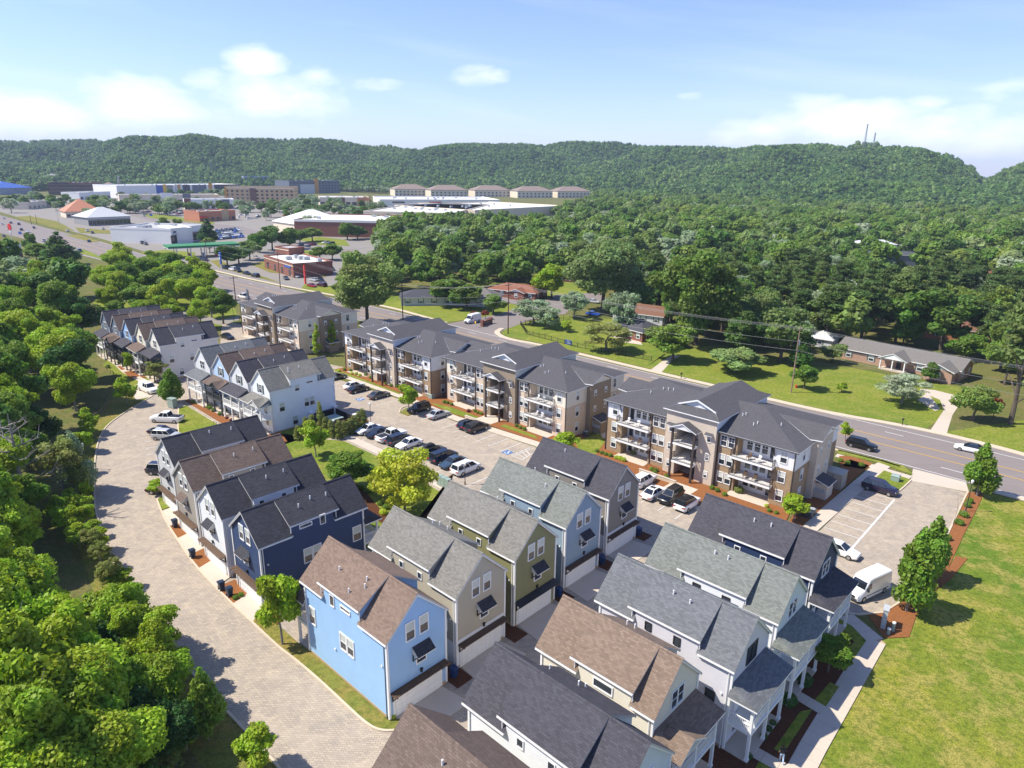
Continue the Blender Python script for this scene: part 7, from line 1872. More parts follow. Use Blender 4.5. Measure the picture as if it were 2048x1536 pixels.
for k, (px, c, kd, lb) in enumerate((((-126.95,304.07), 'car_dark', 'suv', 'dark SUV first in the row below the blue pylon sign'), ((-122.22,299.88), 'car_white', 'suv', 'white SUV in the row below the blue pylon sign'),
                                     ((-118.02,295.75), 'car_navy', 'suv', 'navy SUV beside the white one below the blue pylon sign'), ((-112.07,289.02), 'car_black', 'sedan', 'black sedan third from the blue pylon sign'),
                                     ((-106.18,282.59), 'car_black', 'suv', 'black car last in the row, farthest from the blue pylon sign'), ((-91.95,277.3), 'car_grey', 'sedan', 'grey sedan before the brick bank'),
                                     ((-89.62,282.93), 'car_silver', 'sedan', 'silver sedan before the red pylon sign'), ((-79.88,274.6), 'car_silver', 'sedan', 'silver car behind the red pylon sign'), ((-76.81,273.62), 'car_black', 'suv', 'black car behind the red pylon sign'),
                                     ((-76.61,260.19), 'car_red', 'sedan', 'red car beside the maroon one'), ((-73.21,261.69), 'car_maroon', 'minivan', 'maroon minivan below the red pylon sign'), ((-80.29,304.51), 'car_dark', 'suv', 'dark SUV at the corner of the brick bank'),
                                     ((-128.14,288.75), 'car_grey', 'sedan', 'grey car driving past the blue pylon sign'), ((-151.19,332.67), 'car_navy', 'sedan', 'navy car at the filling station exit'), ((-146.9,329.41), 'car_dark', 'sedan', 'dark car behind the navy one at the filling station'),
                                     ((-127.2,341.52), 'car_beige', 'sedan', 'beige car under the row of trees by the bank'))):
    car(kd, c, px, R((-40, 140, -60)[k % 3]) if k < 12 else R(-35), lb, group=gf, far=k not in (1, 4, 10))
# traffic on the wide road and cars in the distant lots
FARCOL = ['car_white', 'car_navy', 'car_silver', 'car_black', 'car_slate', 'car_grey', 'car_white', 'car_blue', 'car_red']
for i, (x, y, a, c, k) in enumerate(FARCARS):
    lb, g = (('small car in the traffic of the wide road', 'distant traffic') if k == 0 else ('small car in the tight rows of the dealer lot', 'dealer lot cars') if k == 1 else
             ('small car parked in a distant shopping lot', 'distant lot cars'))
    car(('sedan', 'suv', 'hatch')[i % 3], FARCOL[c], (x, y), a, lb, group=g, far=True)

# ---------------------------------------------------------------- trees


def crown_mesh(name, blobs, n, size, mat, seed, up=.35, rnd=.65, inner=.62, fold=.18):
    rg = np.random.default_rng(seed)
    bl = np.array(blobs, float)
    area = (bl[:, 3] * bl[:, 4] + bl[:, 3] * bl[:, 5] + bl[:, 4] * bl[:, 5])
    k = rg.choice(len(bl), n * 2, p=area / area.sum())
    d = rg.normal(size=(n * 2, 3))
    d /= np.linalg.norm(d, axis=1)[:, None]
    r = 1 - rg.random(n * 2) ** 1.6 * (1 - inner) + np.abs(rg.normal(size=n * 2)) * .10
    p = bl[k, :3] + d * bl[k, 3:6] * r[:, None]
    keep = np.ones(len(p), bool)
    for j, b in enumerate(bl):
        q = (((p - b[:3]) / b[3:6]) ** 2).sum(1)
        keep &= (q > .5) | (k == j)
    idx = np.where(keep)[0][:n]
    p, d, k = p[idx], d[idx], k[idx]
    n = len(p)
    nr = d + np.array([0, 0, up]) + rg.normal(size=(n, 3)) * rnd
    nr /= np.linalg.norm(nr, axis=1)[:, None]
    t = np.cross(nr, rg.normal(size=(n, 3)))
    t /= np.linalg.norm(t, axis=1)[:, None] + 1e-9
    b = np.cross(nr, t)
    s = size * (.55 + .8 * rg.random(n))[:, None]
    a = s * (.55 + .3 * rg.random(n))[:, None]
    v = np.stack([p - t * s, p - b * a - nr * s * fold, p + t * s, p + b * a - nr * s * fold], 1).reshape(-1, 3)
    me = bpy.data.meshes.new(name)
    me.vertices.add(4 * n)
    me.vertices.foreach_set('co', v.astype('f').ravel())
    me.loops.add(4 * n)
    me.loops.foreach_set('vertex_index', np.arange(4 * n, dtype='i'))
    me.polygons.add(n)
    me.polygons.foreach_set('loop_start', np.arange(0, 4 * n, 4, dtype='i'))
    me.update(calc_edges=True)
    at = me.attributes.new('clump', 'FLOAT', 'FACE')
    cl = rg.random(len(bl))
    at.data.foreach_set('value', (cl[k] * .6 + rg.random(n) * .4).astype('f'))
    me.materials.append(M['leaf_' + mat])
    return me


def blobs_round(seed, h=10., r=4., n=22, low=.28, br=.36):
    """uneven crown: big lobes thrown round the centre, small sprays along their rims"""
    rg = np.random.default_rng(seed)
    out = []
    zc, zr = h * (1 + low) / 2, h * (1 - low) / 2
    lobes = []
    for i in range(max(6, n // 4)):
        a, e = i * 2.4 + rg.random(), rg.uniform(-.75, 1.0)
        q = rg.uniform(.35, .72)
        c = math.sqrt(max(0, 1 - e * e))
        lobes.append((math.cos(a) * c * r * q, math.sin(a) * c * r * q, zc + e * zr * q * 1.05))
        b = r * br * rg.uniform(.75, 1.2)
        out.append((*lobes[-1], b, b, b * .85))
    for i in range(n):
        x, y, z = lobes[rg.integers(len(lobes))]
        d = rg.normal(size=3)
        d /= np.linalg.norm(d)
        d[2] = abs(d[2]) * .9 - .15
        b = r * br * rg.uniform(.28, .6)
        k = r * br * rg.uniform(.8, 1.25)
        out.append((x + d[0] * k, y + d[1] * k, z + d[2] * k, b * 1.1, b * 1.1, b * .8))
    out.append((0, 0, zc, r * .45, r * .45, zr * .5))
    return out


def blobs_cone(seed, h=8., r=2.6, n=26, low=.16, pw=1.0):
    rg = np.random.default_rng(seed)
    out = []
    for i in range(n):
        t = (i + rg.random()) / n
        z = h * (low + (1 - low) * t)
        rr = r * (1 - t ** 1.3) ** pw * (.5 + .5 * min(1, t * 6)) + .12
        a = rg.random() * 6.28
        b = max(.32, rr * .55)
        out.append((math.cos(a) * rr * .6, math.sin(a) * rr * .6, z, b, b, b * .95))
    return out


def blobs_pine(seed, h=15., r=3.6, n=34):
    rg = np.random.default_rng(seed)
    out = []
    for i in range(n):
        t = rg.random() ** .8
        z = h * (.42 + .56 * t)
        a = rg.random() * 6.28
        rr = r * (1.05 - t * .75) * (.3 + .75 * rg.random())
        b = .55 + .8 * rg.random()
        out.append((math.cos(a) * rr, math.sin(a) * rr, z, b * 1.25, b * 1.25, b * .55))
    return out


def blobs_sparse(seed, h=9., r=3.5, n=26):
    rg = np.random.default_rng(seed)
    out = []
    for i in range(n):
        t = rg.random()
        a = rg.random() * 6.28
        rr = r * math.sqrt(rg.random()) * (1.05 - .55 * abs(t - .35))
        b = .45 + .55 * rg.random()
        out.append((math.cos(a) * rr, math.sin(a) * rr, h * (.34 + .62 * t), b * 1.25, b * 1.25, b * .8))
    return out


def trunk_mesh(h, r, seed, mat='bark', limbs=6, fork=.35, spread=.35, top=.8):
    rg = random.Random(seed)
    b = MB()
    p = Vector((0, 0, -.2))
    pts = [p]
    for i in range(4):
        p = Vector((rg.uniform(-.03, .03) * h * (i > 0), rg.uniform(-.03, .03) * h * (i > 0), h * top * (i + 1) / 4))
        pts.append(p)
    rad = [r * 1.15, r * .9, r * .72, r * .5, r * .22]
    for i in range(4):
        b.cyl(pts[i], pts[i + 1], rad[i], rad[i + 1], 8, 0, False)
    for i in range(limbs):
        t = fork + (.9 - fork) * (i + rg.random() * .6) / limbs
        k = min(3, int(t * 4))
        f = t * 4 - k
        s = pts[k].lerp(pts[k + 1], f)
        a = i * 2.4 + rg.random()
        e = s + Vector((math.cos(a) * spread * h * (1.1 - t * .6), math.sin(a) * spread * h * (1.1 - t * .6), h * .17 * (.6 + rg.random())))
        m_ = s.lerp(e, .5) + Vector((0, 0, .02 * h))
        rr = r * (.5 - .32 * t)
        b.cyl(s, m_, rr, rr * .7, 6, 0, False)
        b.cyl(m_, e, rr * .7, rr * .25, 5, 0, False)
    me = b.mesh('trunk', M[mat])
    return me


PROTO = {}


def proto(kind):
    """kind -> (name of thing, list of (crown mesh, trunk mesh)), built at real size: height, radius"""
    if kind in PROTO:
        return PROTO[kind]
    out = []
    spec = {
        'near_bright': ('broadleaf_tree', 3, lambda s: blobs_round(s, 13, 5, 60, .10, .34), 18000, .2, 'bright', 13, .26, 'bark_grey'),
        'near_mid': ('broadleaf_tree', 2, lambda s: blobs_round(s, 12, 4.2, 54, .08, .36), 14000, .2, 'mid', 12, .24, 'bark'),
        'near_dark': ('broadleaf_tree', 2, lambda s: blobs_round(s, 12, 4.4, 54, .08, .36), 11000, .21, 'dark', 12, .24, 'bark'),
        'near_olive': ('broadleaf_tree', 2, lambda s: blobs_sparse(s, 10, 3.4, 36), 6500, .19, 'olive', 10, .2, 'bark_grey'),
        'near_silver': ('broadleaf_tree', 1, lambda s: blobs_cone(s, 9, 3.0, 34, .12, .8), 5200, .2, 'silver', 9, .16, 'bark_grey'),
        'lime': ('broadleaf_tree', 1, lambda s: blobs_sparse(s, 8, 3.4, 44), 6500, .2, 'lime', 8, .16, 'bark_grey'),
        'small': ('young_tree', 2, lambda s: blobs_round(s, 6, 2.2, 40, .10, .34), 3600, .17, 'bright', 6, .10, 'bark_grey'),
        'street': ('street_tree', 3, lambda s: blobs_cone(s, 7, 2.3, 30, .2, .75), 4600, .2, 'mid', 7, .13, 'bark_grey'),
        'slim': ('columnar_tree', 1, lambda s: blobs_cone(s, 8, .9, 26, .1, .4), 2600, .14, 'bright', 8, .09, 'bark'),
        'round': ('broadleaf_tree', 4, lambda s: blobs_round(s, 11, 4.6, 46, .06, .36), 5200, .33, 'wood', 11, .26, 'bark'),
        'tall': ('broadleaf_tree', 3, lambda s: blobs_round(s, 16, 5, 70, .04, .34), 8000, .34, 'wood', 16, .34, 'bark'),
        'giant': ('broadleaf_tree', 2, lambda s: blobs_round(s, 20, 9, 110, .05, .28), 17000, .34, 'wood', 20, .45, 'bark'),
        'roundbright': ('broadleaf_tree', 1, lambda s: blobs_round(s, 9, 4.4, 46, .2, .4), 5200, .3, 'bright', 9, .26, 'bark'),
        'silver': ('silver_tree', 2, lambda s: blobs_sparse(s, 8, 3.6, 34), 3200, .26, 'silver', 8, .2, 'bark_grey'),
        'pine': ('pine_tree', 3, lambda s: blobs_pine(s, 16, 3.8, 44), 5200, .26, 'pine', 16, .26, 'bark'),
        'conifer': ('conifer_tree', 1, lambda s: blobs_cone(s, 12, 3.0, 34, .1, 1.0), 3600, .26, 'dark', 12, .2, 'bark'),
        'cypress': ('cypress_tree', 2, lambda s: blobs_cone(s, 4, .75, 24, .02, .5), 2600, .09, 'olive', 4, .07, 'bark'),
        'redtree': ('red_tree', 1, lambda s: blobs_round(s, 3.2, 1.3, 14, .25, .4), 1200, .14, 'red', 3.2, .06, 'bark'),
    }[kind]
    nm, nv, fn, nl, sz, leaf, h, tr, bark = spec
    for v in range(nv):
        sd = abs(hash_(kind)) % 1000 + v * 17
        b = fn(sd)
        cr = crown_mesh('crown', b, nl, sz, leaf, sd, inner=.4, rnd=.75)
        tk = trunk_mesh(h, tr, sd, bark, 8 if h > 8 else 5, .2 if kind in ('silver', 'near_olive', 'pine') else .3, .19 if kind != 'pine' else .17, .78)
        out.append((cr, tk))
    PROTO[kind] = (nm, out, h, {'near_bright': 5, 'near_mid': 4.2, 'near_dark': 4.4, 'near_olive': 3.6, 'near_silver': 3.0, 'lime': 3.6, 'small': 2.2, 'street': 2.2, 'slim': .9, 'round': 4.6, 'tall': 5, 'giant': 9, 'roundbright': 4.4, 'silver': 3.8, 'pine': 3.8, 'conifer': 3, 'cypress': .75, 'redtree': 1.3}[kind])
    return PROTO[kind]


def hash_(s):
    r = 0
    for c in s:
        r = (r * 31 + ord(c)) % 100003
    return r


TREE_N = {}


def tree(kind, x, y, h, r, label, group=None, z=0.0, cat='tree', name=None):
    nm, vs, h0, r0 = proto(kind)
    i = TREE_N.get(kind, 0)
    TREE_N[kind] = i + 1
    cr, tk = vs[i % len(vs)]
    t = thing(name or nm, label, cat, (x, y, z), (i * 2.399 + x) % 6.28, group)
    t.scale = (r / r0, r / r0, h / h0)
    link('trunk', tk, t)
    link('crown', cr, t)
    return t


WOOD_LABEL = {'round': 'rounded broadleaf tree in the wood beyond the road', 'tall': 'tall broadleaf tree rising from the wood beyond the road', 'pine': 'dark irregular pine in the wood beyond the road', 'silver': 'silvery green tree in the wood beyond the road', 'conifer': 'dark cone shaped conifer in the wood beyond the road'}
for k, x, y, h, r, lb, g in TREES:
    tree(KN[k], x, y, h, r, LB[lb], LB[g] or None)
for k, x, y, h, r in WOODTREES:
    k = KN[k]
    tree(k, x, y, h, r, WOOD_LABEL[k], 'wood beyond the road: ' + k, name=None if k not in ('round', 'tall') else 'forest_tree')
RETAIL_L = 'small round tree in the planting strips of the shopping district'
for k, x, y, h, r in LOTTREES:
    k = KN[k]
    tree(k, x, y, h, r, RETAIL_L, 'shopping district trees', name='parking_lot_tree')


def bush_mesh(seed, leaf, n=900, r=.55, flat=.85, size=.075):
    return crown_mesh('foliage', [(0, 0, r * flat * .85, r, r, r * flat), (r * .3, 0, r * .6, r * .7, r * .7, r * .6), (-r * .2, r * .3, r * .7, r * .7, r * .7, r * .6)], n, size, leaf, seed, .4, .5, .8)


BUSH = {}


def bush(kind, loc, s, label, group, nm='boxwood_shrub', z=.08):
    if kind not in BUSH:
        BUSH[kind] = bush_mesh(hash_(kind), {'box': 'mid', 'dark': 'dark', 'yellow': 'lime', 'red': 'red', 'olive': 'olive'}[kind], 900)
    o = link(nm, BUSH[kind], None, (loc[0], loc[1], z), random.random() * 6)
    o.scale = (s, s, s * random.uniform(.85, 1.1))
    return tag(o, label, 'shrub', group)


for kind, p, s, lb, g in BUSHES:
    bush(KN[kind], p, s, LB[lb], LB[g])
# the bare half-dead tree in the western wood and the leafless shrub tree by the lot


def bare_tree(loc, h, r, seed, label, mat='bark_grey', n=14):
    rg = random.Random(seed)
    t = thing('bare_tree', label, 'tree', (loc[0], loc[1], 0))
    link('trunk', MB().cyl((0, 0, -.2), (.3, .1, h * .5), r, r * .6, 8).cyl((.3, .1, h * .5), (.1, .5, h), r * .6, r * .1, 7).mesh('trunk', M[mat]), t)
    for i in range(n):
        b = MB()
        z = h * (.35 + .6 * i / n)
        a = i * 2.4
        s = Vector((.25, .15, z))
        L_ = h * .26 * (1.2 - .7 * i / n)
        e = s + Vector((math.cos(a) * L_, math.sin(a) * L_, L_ * .35))
        b.cyl(s, e, r * .28, r * .08, 5)
        for q in range(4):
            f = s.lerp(e, .4 + .18 * q)
            g = f + Vector((math.cos(a + (q - 1.5)) * L_ * .45, math.sin(a + (q - 1.5)) * L_ * .45, L_ * rg.uniform(.1, .5)))
            b.cyl(f, g, r * .11, r * .03, 4)
        link('branch', b.mesh('branch', M[mat]), t)
    return t


bare_tree((-62.44,79.27), 14, .45, 3, 'grey half dead tree with bare branches in the western wood')
bare_tree((-66.18,82.6), 12, .4, 5, 'second grey bare trunk beside the half dead tree')
bare_tree((58.24,81.1), 4.5, .05, 8, 'leafless thin young tree at the kerb of the eastern lot', 'bark_grey', 9)
# far woods and hill forest: nobody could count them


def scatter(name, pts, crown, kindh):
    """one object: tree crowns instanced on a cloud of points (geometry nodes)"""
    me = bpy.data.meshes.new(name)
    n = len(pts)
    me.vertices.add(n)
    me.vertices.foreach_set('co', pts[:, :3].astype('f').ravel())
    for nm, col in (('s', 3), ('rz', 4)):
        a = me.attributes.new(nm, 'FLOAT', 'POINT')
        a.data.foreach_set('value', pts[:, col].astype('f'))
    me.update()
    o = link(name, me)
    o['kind'] = 'stuff'
    ng = bpy.data.node_groups.new(name, 'GeometryNodeTree')
    ng.interface.new_socket('Geometry', in_out='INPUT', socket_type='NodeSocketGeometry')
    ng.interface.new_socket('Geometry', in_out='OUTPUT', socket_type='NodeSocketGeometry')
    gi, go = ng.nodes.new('NodeGroupInput'), ng.nodes.new('NodeGroupOutput')
    ip = ng.nodes.new('GeometryNodeInstanceOnPoints')
    oi = ng.nodes.new('GeometryNodeObjectInfo')
    oi.inputs['Object'].default_value = crown
    oi.inputs['As Instance'].default_value = True
    na, nb = ng.nodes.new('GeometryNodeInputNamedAttribute'), ng.nodes.new('GeometryNodeInputNamedAttribute')
    na.inputs['Name'].default_value, nb.inputs['Name'].default_value = 's', 'rz'
    cx = ng.nodes.new('ShaderNodeCombineXYZ')
    L_ = ng.links.new
    L_(gi.outputs[0], ip.inputs['Points'])
    L_(oi.outputs['Geometry'], ip.inputs['Instance'])
    L_(na.outputs[0], ip.inputs['Scale'])
    L_(nb.outputs[0], cx.inputs[2])
    L_(cx.outputs[0], ip.inputs['Rotation'])
    L_(ip.outputs[0], go.inputs[0])
    o.modifiers.new('woods', 'NODES').node_group = ng
    return o

# ---------------------------------------------------------------- hills and far woods
SKY = SKYLINE      # azimuth, slope (dz/d) of the tree line, ridge distance


def hill_z(x, y):
    x, y = np.asarray(x, float), np.asarray(y, float)
    az, d = np.arctan2(x, y), np.hypot(x, y)
    ta = np.array([s[0] for s in SKY])
    sl = np.interp(az, ta, [s[1] for s in SKY])
    dr = np.interp(az, ta, [s[2] for s in SKY])
    d0 = np.interp(az, ta, [s[3] for s in SKY])
    top = 43.8 + sl * dr - 13
    t = np.clip((d - d0) / (dr - d0), 0, 1)
    s = t * t * (3 - 2 * t) * .55 + t * .45
    spur = (np.sin(az * 17 + d * .0016) * .5 + np.sin(az * 41 + 1.3 + d * .003) * .32 + np.sin(az * 83 + d * .003) * .18)
    z = top * s * (1 + .5 * spur * np.sin(np.pi * np.clip(t, 0, 1)))
    back = np.clip((d - dr) / 900, 0, 1)
    z = z * (1 - .5 * back * back)
    z = z + (np.sin(x * .021 + np.sin(y * .013) * 2) + np.sin(y * .024 + x * .008)) * 7 * np.clip(t * 6, 0, 1)
    z = np.minimum(z, 43.8 + (sl - .002 * (1 - t)) * d - 13)
    return np.where(d > d0, z, 0.0)


def build_hills():
    na, nd = 150, 44
    az = np.linspace(-.80, .80, na)
    ta = np.array([s[0] for s in SKY])
    vs, fs = [], []
    for a in az:
        d0 = np.interp(a, ta, [s[3] for s in SKY])
        dr = np.interp(a, ta, [s[2] for s in SKY])
        for j in range(nd):
            d = d0 - 20 + (dr + 900 - d0) * j / (nd - 1)
            x, y = d * math.sin(a), d * math.cos(a)
            z = float(hill_z(x, y)) if j < nd - 1 else -5
            vs.append((x, y, z - (.5 if j == 0 else 0)))
    for i in range(na - 1):
        for j in range(nd - 1):
            a = i * nd + j
            fs.append((a, a + nd, a + nd + 1, a + 1))
    me = bpy.data.meshes.new('hills')
    me.from_pydata(vs, [], fs)
    me.materials.append(M['hillfloor'])
    me.update()
    struct(link('hills', me))
    # the pale ridge seen through the gap
    b = MB()
    pts = [(.46 + .012 * i, 43.8 + 9000 * (.0008 + .0012 * math.sin(i * 1.7))) for i in range(30)]
    for (a0, z0), (a1, z1) in zip(pts, pts[1:]):
        f = lambda a, d, z: (d * math.sin(a), d * math.cos(a), z)
        b.face([f(a0, 8600, 0), f(a1, 8600, 0), f(a1, 9000, z1), f(a0, 9000, z0)])
        b.face([f(a0, 9000, z0), f(a1, 9000, z1), f(a1, 9400, 0), f(a0, 9400, 0)])
    struct(b.build('far_ridge', M['hillfloor']))


M['hillfloor'] = m_plain('hill_floor', lin('3c5428'), .95, vary=.3, scale=.02)
build_hills()
_rg = np.random.default_rng(11)


def inside(px, py, poly):
    r = np.zeros(len(px), bool)
    j = len(poly) - 1
    for i in range(len(poly)):
        xi, yi = poly[i]
        xj, yj = poly[j]
        c = ((yi > py) != (yj > py)) & (px < (xj - xi) * (py - yi) / (yj - yi + 1e-12) + xi)
        r ^= c
        j = i
    return r


def far_points():
    out = []
    # flat woods (density falls with distance)
    n = 26000
    az = _rg.uniform(-.74, .74, n)
    d = np.sqrt(_rg.uniform(130 ** 2, 1750 ** 2, n))
    x, y = d * np.sin(az), d * np.cos(az)
    ta = np.array([s[0] for s in SKY])
    d0 = np.interp(az, ta, [s[3] for s in SKY])
    ok = (d < d0 + 30)
    clear = np.zeros(n, bool)
    for poly in CLEAR:
        clear |= inside(x, y, poly)
    ok &= ~clear
    for bx, by, br in CLEARC:
        ok &= np.hypot(x - bx, y - by) > br
    ok &= ~(inside(x, y, NEARWOOD) & (d < NEARR))
    ok &= _rg.random(n) < np.clip(1.25 - d / 2600, .4, 1)
    p = np.stack([x, y, np.zeros(n)], 1)[ok]
    out.append(p)
    # hill woods
    n = 42000
    az = _rg.uniform(-.76, .76, n)
    d0 = np.interp(az, ta, [s[3] for s in SKY])
    dr = np.interp(az, ta, [s[2] for s in SKY])
    t = _rg.random(n) ** .8 * 1.08
    d = d0 + (dr - d0) * t
    x, y = d * np.sin(az), d * np.cos(az)
    z = hill_z(x, y)
    out.append(np.stack([x, y, z], 1))
    return out


def build_far_woods():
    flat, hill = far_points()
    pr = []
    for k in ('round', 'tall', 'silver', 'pine'):
        proto(k)
    for k, leaf, sd, nq, sz, h, r in (('wood_round', 'wood', 5, 1100, .72, 11, 5.2), ('wood_silver', 'silver', 9, 900, .66, 10, 5.0), ('wood_dark', 'wood', 13, 1100, .72, 14, 5.4), ('hill_a', 'hill', 21, 420, 1.3, 14, 6.2), ('hill_b', 'hill', 22, 420, 1.3, 17, 6.8)):
        bl = blobs_round(sd, h, r, 26, .12, .42)
        me = crown_mesh('crown_' + k, bl, nq, sz, leaf, sd, up=.5, rnd=.45, inner=.75)
        pr.append(me)
    holders = []
    # each woods object carries one seed tree of its own as geometry source
    for nm, me in zip(('woodland', 'woodland', 'woodland', 'hill_forest', 'hill_forest'), pr):
        o = bpy.data.objects.new('woods_seed_crown', me)
        holders.append(o)
    sel = _rg.random(len(flat))
    for i, (lo, hi) in enumerate(((0, .48), (.48, .64), (.64, 1))):
        q = flat[(sel >= lo) & (sel < hi)]
        n = len(q)
        a = np.column_stack([q, _rg.uniform(.7, 1.25, n), _rg.uniform(0, 6.28, n)])
        scatter('woodland', a, holders[i], 0)
    sel = _rg.random(len(hill))
    for i, (lo, hi) in enumerate(((0, .55), (.55, 1))):
        q = hill[(sel >= lo) & (sel < hi)]
        n = len(q)
        a = np.column_stack([q, _rg.uniform(.7, 1.3, n), _rg.uniform(0, 6.28, n)])
        a[:, 2] -= 1.5
        scatter('hill_forest', a, holders[3 + i], 0)


build_far_woods()
# the air: far things fade to blue
_hz = MB().box(-7050, -110, -1, 7050, 9700, 260).build('haze', [bpy.data.materials.new('haze')])
_hz['kind'] = 'stuff'
_hm = _hz.data.materials[0]
_hm.use_nodes = True
_hn = _hm.node_tree.nodes
_hn.clear()
_ho, _hv = _hn.new('ShaderNodeOutputMaterial'), _hn.new('ShaderNodeVolumePrincipled')
_hv.inputs['Color'].default_value = (.62, .76, 1.0, 1)
_hv.inputs['Density'].default_value = 0.00011
_hm.node_tree.links.new(_hv.outputs[0], _ho.inputs['Volume'])

# ---------------------------------------------------------------- the shopping district


M['bluesign'] = m_plain('blue_sign_face', lin('2f5fb0'), .4)
M['redsign'] = m_plain('red_sign_face', lin('cf2f2a'), .4)


def m_far(name, hx, r=.7):
    M[name] = m_plain(name, lin(hx), r)


for nm, hx in (('f_white', 'e6e4df'), ('f_cream', 'd9cbb4'), ('f_tan', 'b99f7a'), ('f_ochre', 'c08a34'), ('f_yellow', 'e0b43c'), ('f_dark', '34353a'), ('f_brown', '6a4a3c'), ('f_red', 'c03028'), ('f_green', '2f7a4c'), ('f_blue', '2a55a8'),
               ('f_bluegrey', '8b98aa'), ('f_orange', 'e2a24a'), ('f_grey', '8d8d8c'), ('f_terracotta', 'b8795a'), ('f_lightgrey', 'bdbfc0'), ('f_brownroof', '857468'), ('f_navyroof', '3f5f96'), ('f_slate', '5f6670')):
    m_far(nm, hx)


def store(name, label, a, b, depth, h, wall, roof='roof_white', parapet=.6, rows=0, cols=0, win=(1.4, 1.5), z0=1.0, pitch=3.2, bands=(), units=0, cat='building', pane='glass', roofkind='flat', cols_side=0):
    """block whose front runs from a to b on the ground; local x along the front, y into the block"""
    w = math.dist(a, b)
    rz = math.atan2(b[1] - a[1], b[0] - a[0])
    t = thing(name, label, cat, (a[0], a[1], 0), rz)
    wl = MB().box(0, 0, 0, w, depth, h)
    wl.build('wall', M[wall], t)
    if roofkind == 'flat':
        r = MB().box(.3, .3, h, w - .3, depth - .3, h + .04)
        r.build('roof', M[roof], t)
        MB().box(-.1, -.1, h - .2, w + .1, .3, h + parapet).box(-.1, depth - .3, h - .2, w + .1, depth + .1, h + parapet).box(-.1, .3, h - .2, .3, depth - .3, h + parapet).box(w - .3, .3, h - .2, w + .1, depth - .3, h + parapet).build('parapet', M[wall], t)
    else:
        r = MB()
        o = .8
        e = [(-o, -o, h), (w + o, -o, h), (w + o, depth + o, h), (-o, depth + o, h)]
        ph = h + min(w, depth) * .5 * parapet
        k = min(w, depth) / 2
        if w >= depth:
            q0, q1 = (k, depth / 2, ph), (w - k, depth / 2, ph)
            fs = ([e[0], e[1], q1, q0], [e[2], e[3], q0, q1], [e[1], e[2], q1], [e[3], e[0], q0])
        else:
            q0, q1 = (w / 2, k, ph), (w / 2, depth - k, ph)
            fs = ([e[0], e[1], q0], [e[1], e[2], q1, q0], [e[2], e[3], q1], [e[3], e[0], q0, q1])
        for f in fs:
            r.slab(f, .3)
        r.build('roof', M[roof], t)
    if rows and cols:
        wm = shared(('farwin', win, pane), lambda: MB().box(-win[0] / 2, -.12, 0, win[0] / 2, .05, win[1]).mesh('window', M[pane]))
        for i in range(rows):
            for j in range(cols):
                link('window', wm, t, ((j + .5) * w / cols, 0, z0 + i * pitch))
            for j in range(cols_side):
                link('window', wm, t, (w, (j + .5) * depth / cols_side, z0 + i * pitch), math.pi / 2)
                link('window', wm, t, (0, (j + .5) * depth / cols_side, z0 + i * pitch), -math.pi / 2)
    for nm, x0, x1, za, zb, mat, out in bands:
        MB().box(x0 * w, -out, za, x1 * w, .1, zb).build(nm, M[mat], t)
    ac = shared('rtu', lambda: MB().box(-1.3, -.9, 0, 1.3, .9, 1.3).box(-.9, -.6, 1.3, .9, .6, 1.45).mesh('roof_unit', M['lgrey']))
    rg = random.Random(int(abs(a[0] * 7 + a[1])))
    for k in range(units):
        link('roof_unit', ac, t, (rg.uniform(.12, .88) * w, rg.uniform(.25, .8) * depth, h + .04), rg.choice((0, 1.57)))
    return t


store('bank', 'red brick bank with a white flat roof beside the red pylon sign', (-111.47,309.05), (-90.02,281.52), 17, 5.2, 'red_brick', 'roof_white', .7, 1, 4, (2.0, 2.6), .5, 3, [('cornice', 0, 1, 4.55, 4.85, 'f_cream', .12), ('sign', .72, .92, 3.6, 4.3, 'bluesign', .2)], 5)
store('bank_annex', 'taller brick block rising behind the bank roof', (-110.31,321.08), (-101.66,313.48), 8, 8, 'red_brick', 'roof_grey', .5, 0, 0, bands=[('cornice', 0, 1, 7.2, 7.6, 'f_cream', .1)])
store('car_dealership', 'white car dealership with dark glass front and a lettered fascia', (-195.12,397.69), (-190.3,431.0), 38, 8, 'f_white', 'roof_grey', .9, 1, 9, (5.2, 4.6), .4, 3, [('sign', .06, .3, 6.2, 7.2, 'f_slate', .2), ('canopy', 0, 1, 5.2, 5.5, 'f_lightgrey', .8)], 7)
store('dealership_gate', 'white panelled entrance block of the dealership', (-213.76,420.99), (-196.89,400.18), 12, 8.5, 'f_white', 'roof_white', .4, 1, 2, (3.5, 4.5), .4, 3, [('sign', .3, .95, 6, 7.4, 'f_red', .15)], 0)
store('brick_warehouse', 'long dark red brick store with a wide white roof behind the trees', (-143.86,458.85), (-84.7,454.69), 62, 10, 'red_brick', 'roof_white', .8, 0, 0, bands=[('roof_edge', 0, 1, 9.4, 10.7, 'f_white', .25)], units=4)
store('brick_warehouse_entrance', 'white gabled entrance hall of the brick store', (-168.98,492.69), (-144.06,466.03), 40, 7, 'f_cream', 'roof_white', .45, roofkind='hip')
store('warehouse_store', 'huge cream store with white roof and orange awnings', (-119.29,557.39), (-48.16,546.47), 150, 10, 'f_cream', 'roof_white', 1.0, 0, 0, bands=[('awning', .04, .07, 4.0, 6.2, 'f_orange', 1.2), ('awning', .08, .11, 4.0, 6.2, 'f_orange', 1.2), ('awning', .12, .15, 4.0, 6.2, 'f_orange', 1.2), ('pilaster', .24, .26, 0, 8.5, 'f_tan', .6), ('pilaster', .34, .36, 0, 8.5, 'f_tan', .6)], units=14)
store('warehouse_store', 'second cream store block with white roof further right among the trees', (-33.15,591.04), (49.47,693.15), 100, 10, 'f_cream', 'roof_white', 1.0, 1, 6, (3, 3), 1, 3, [], 10)
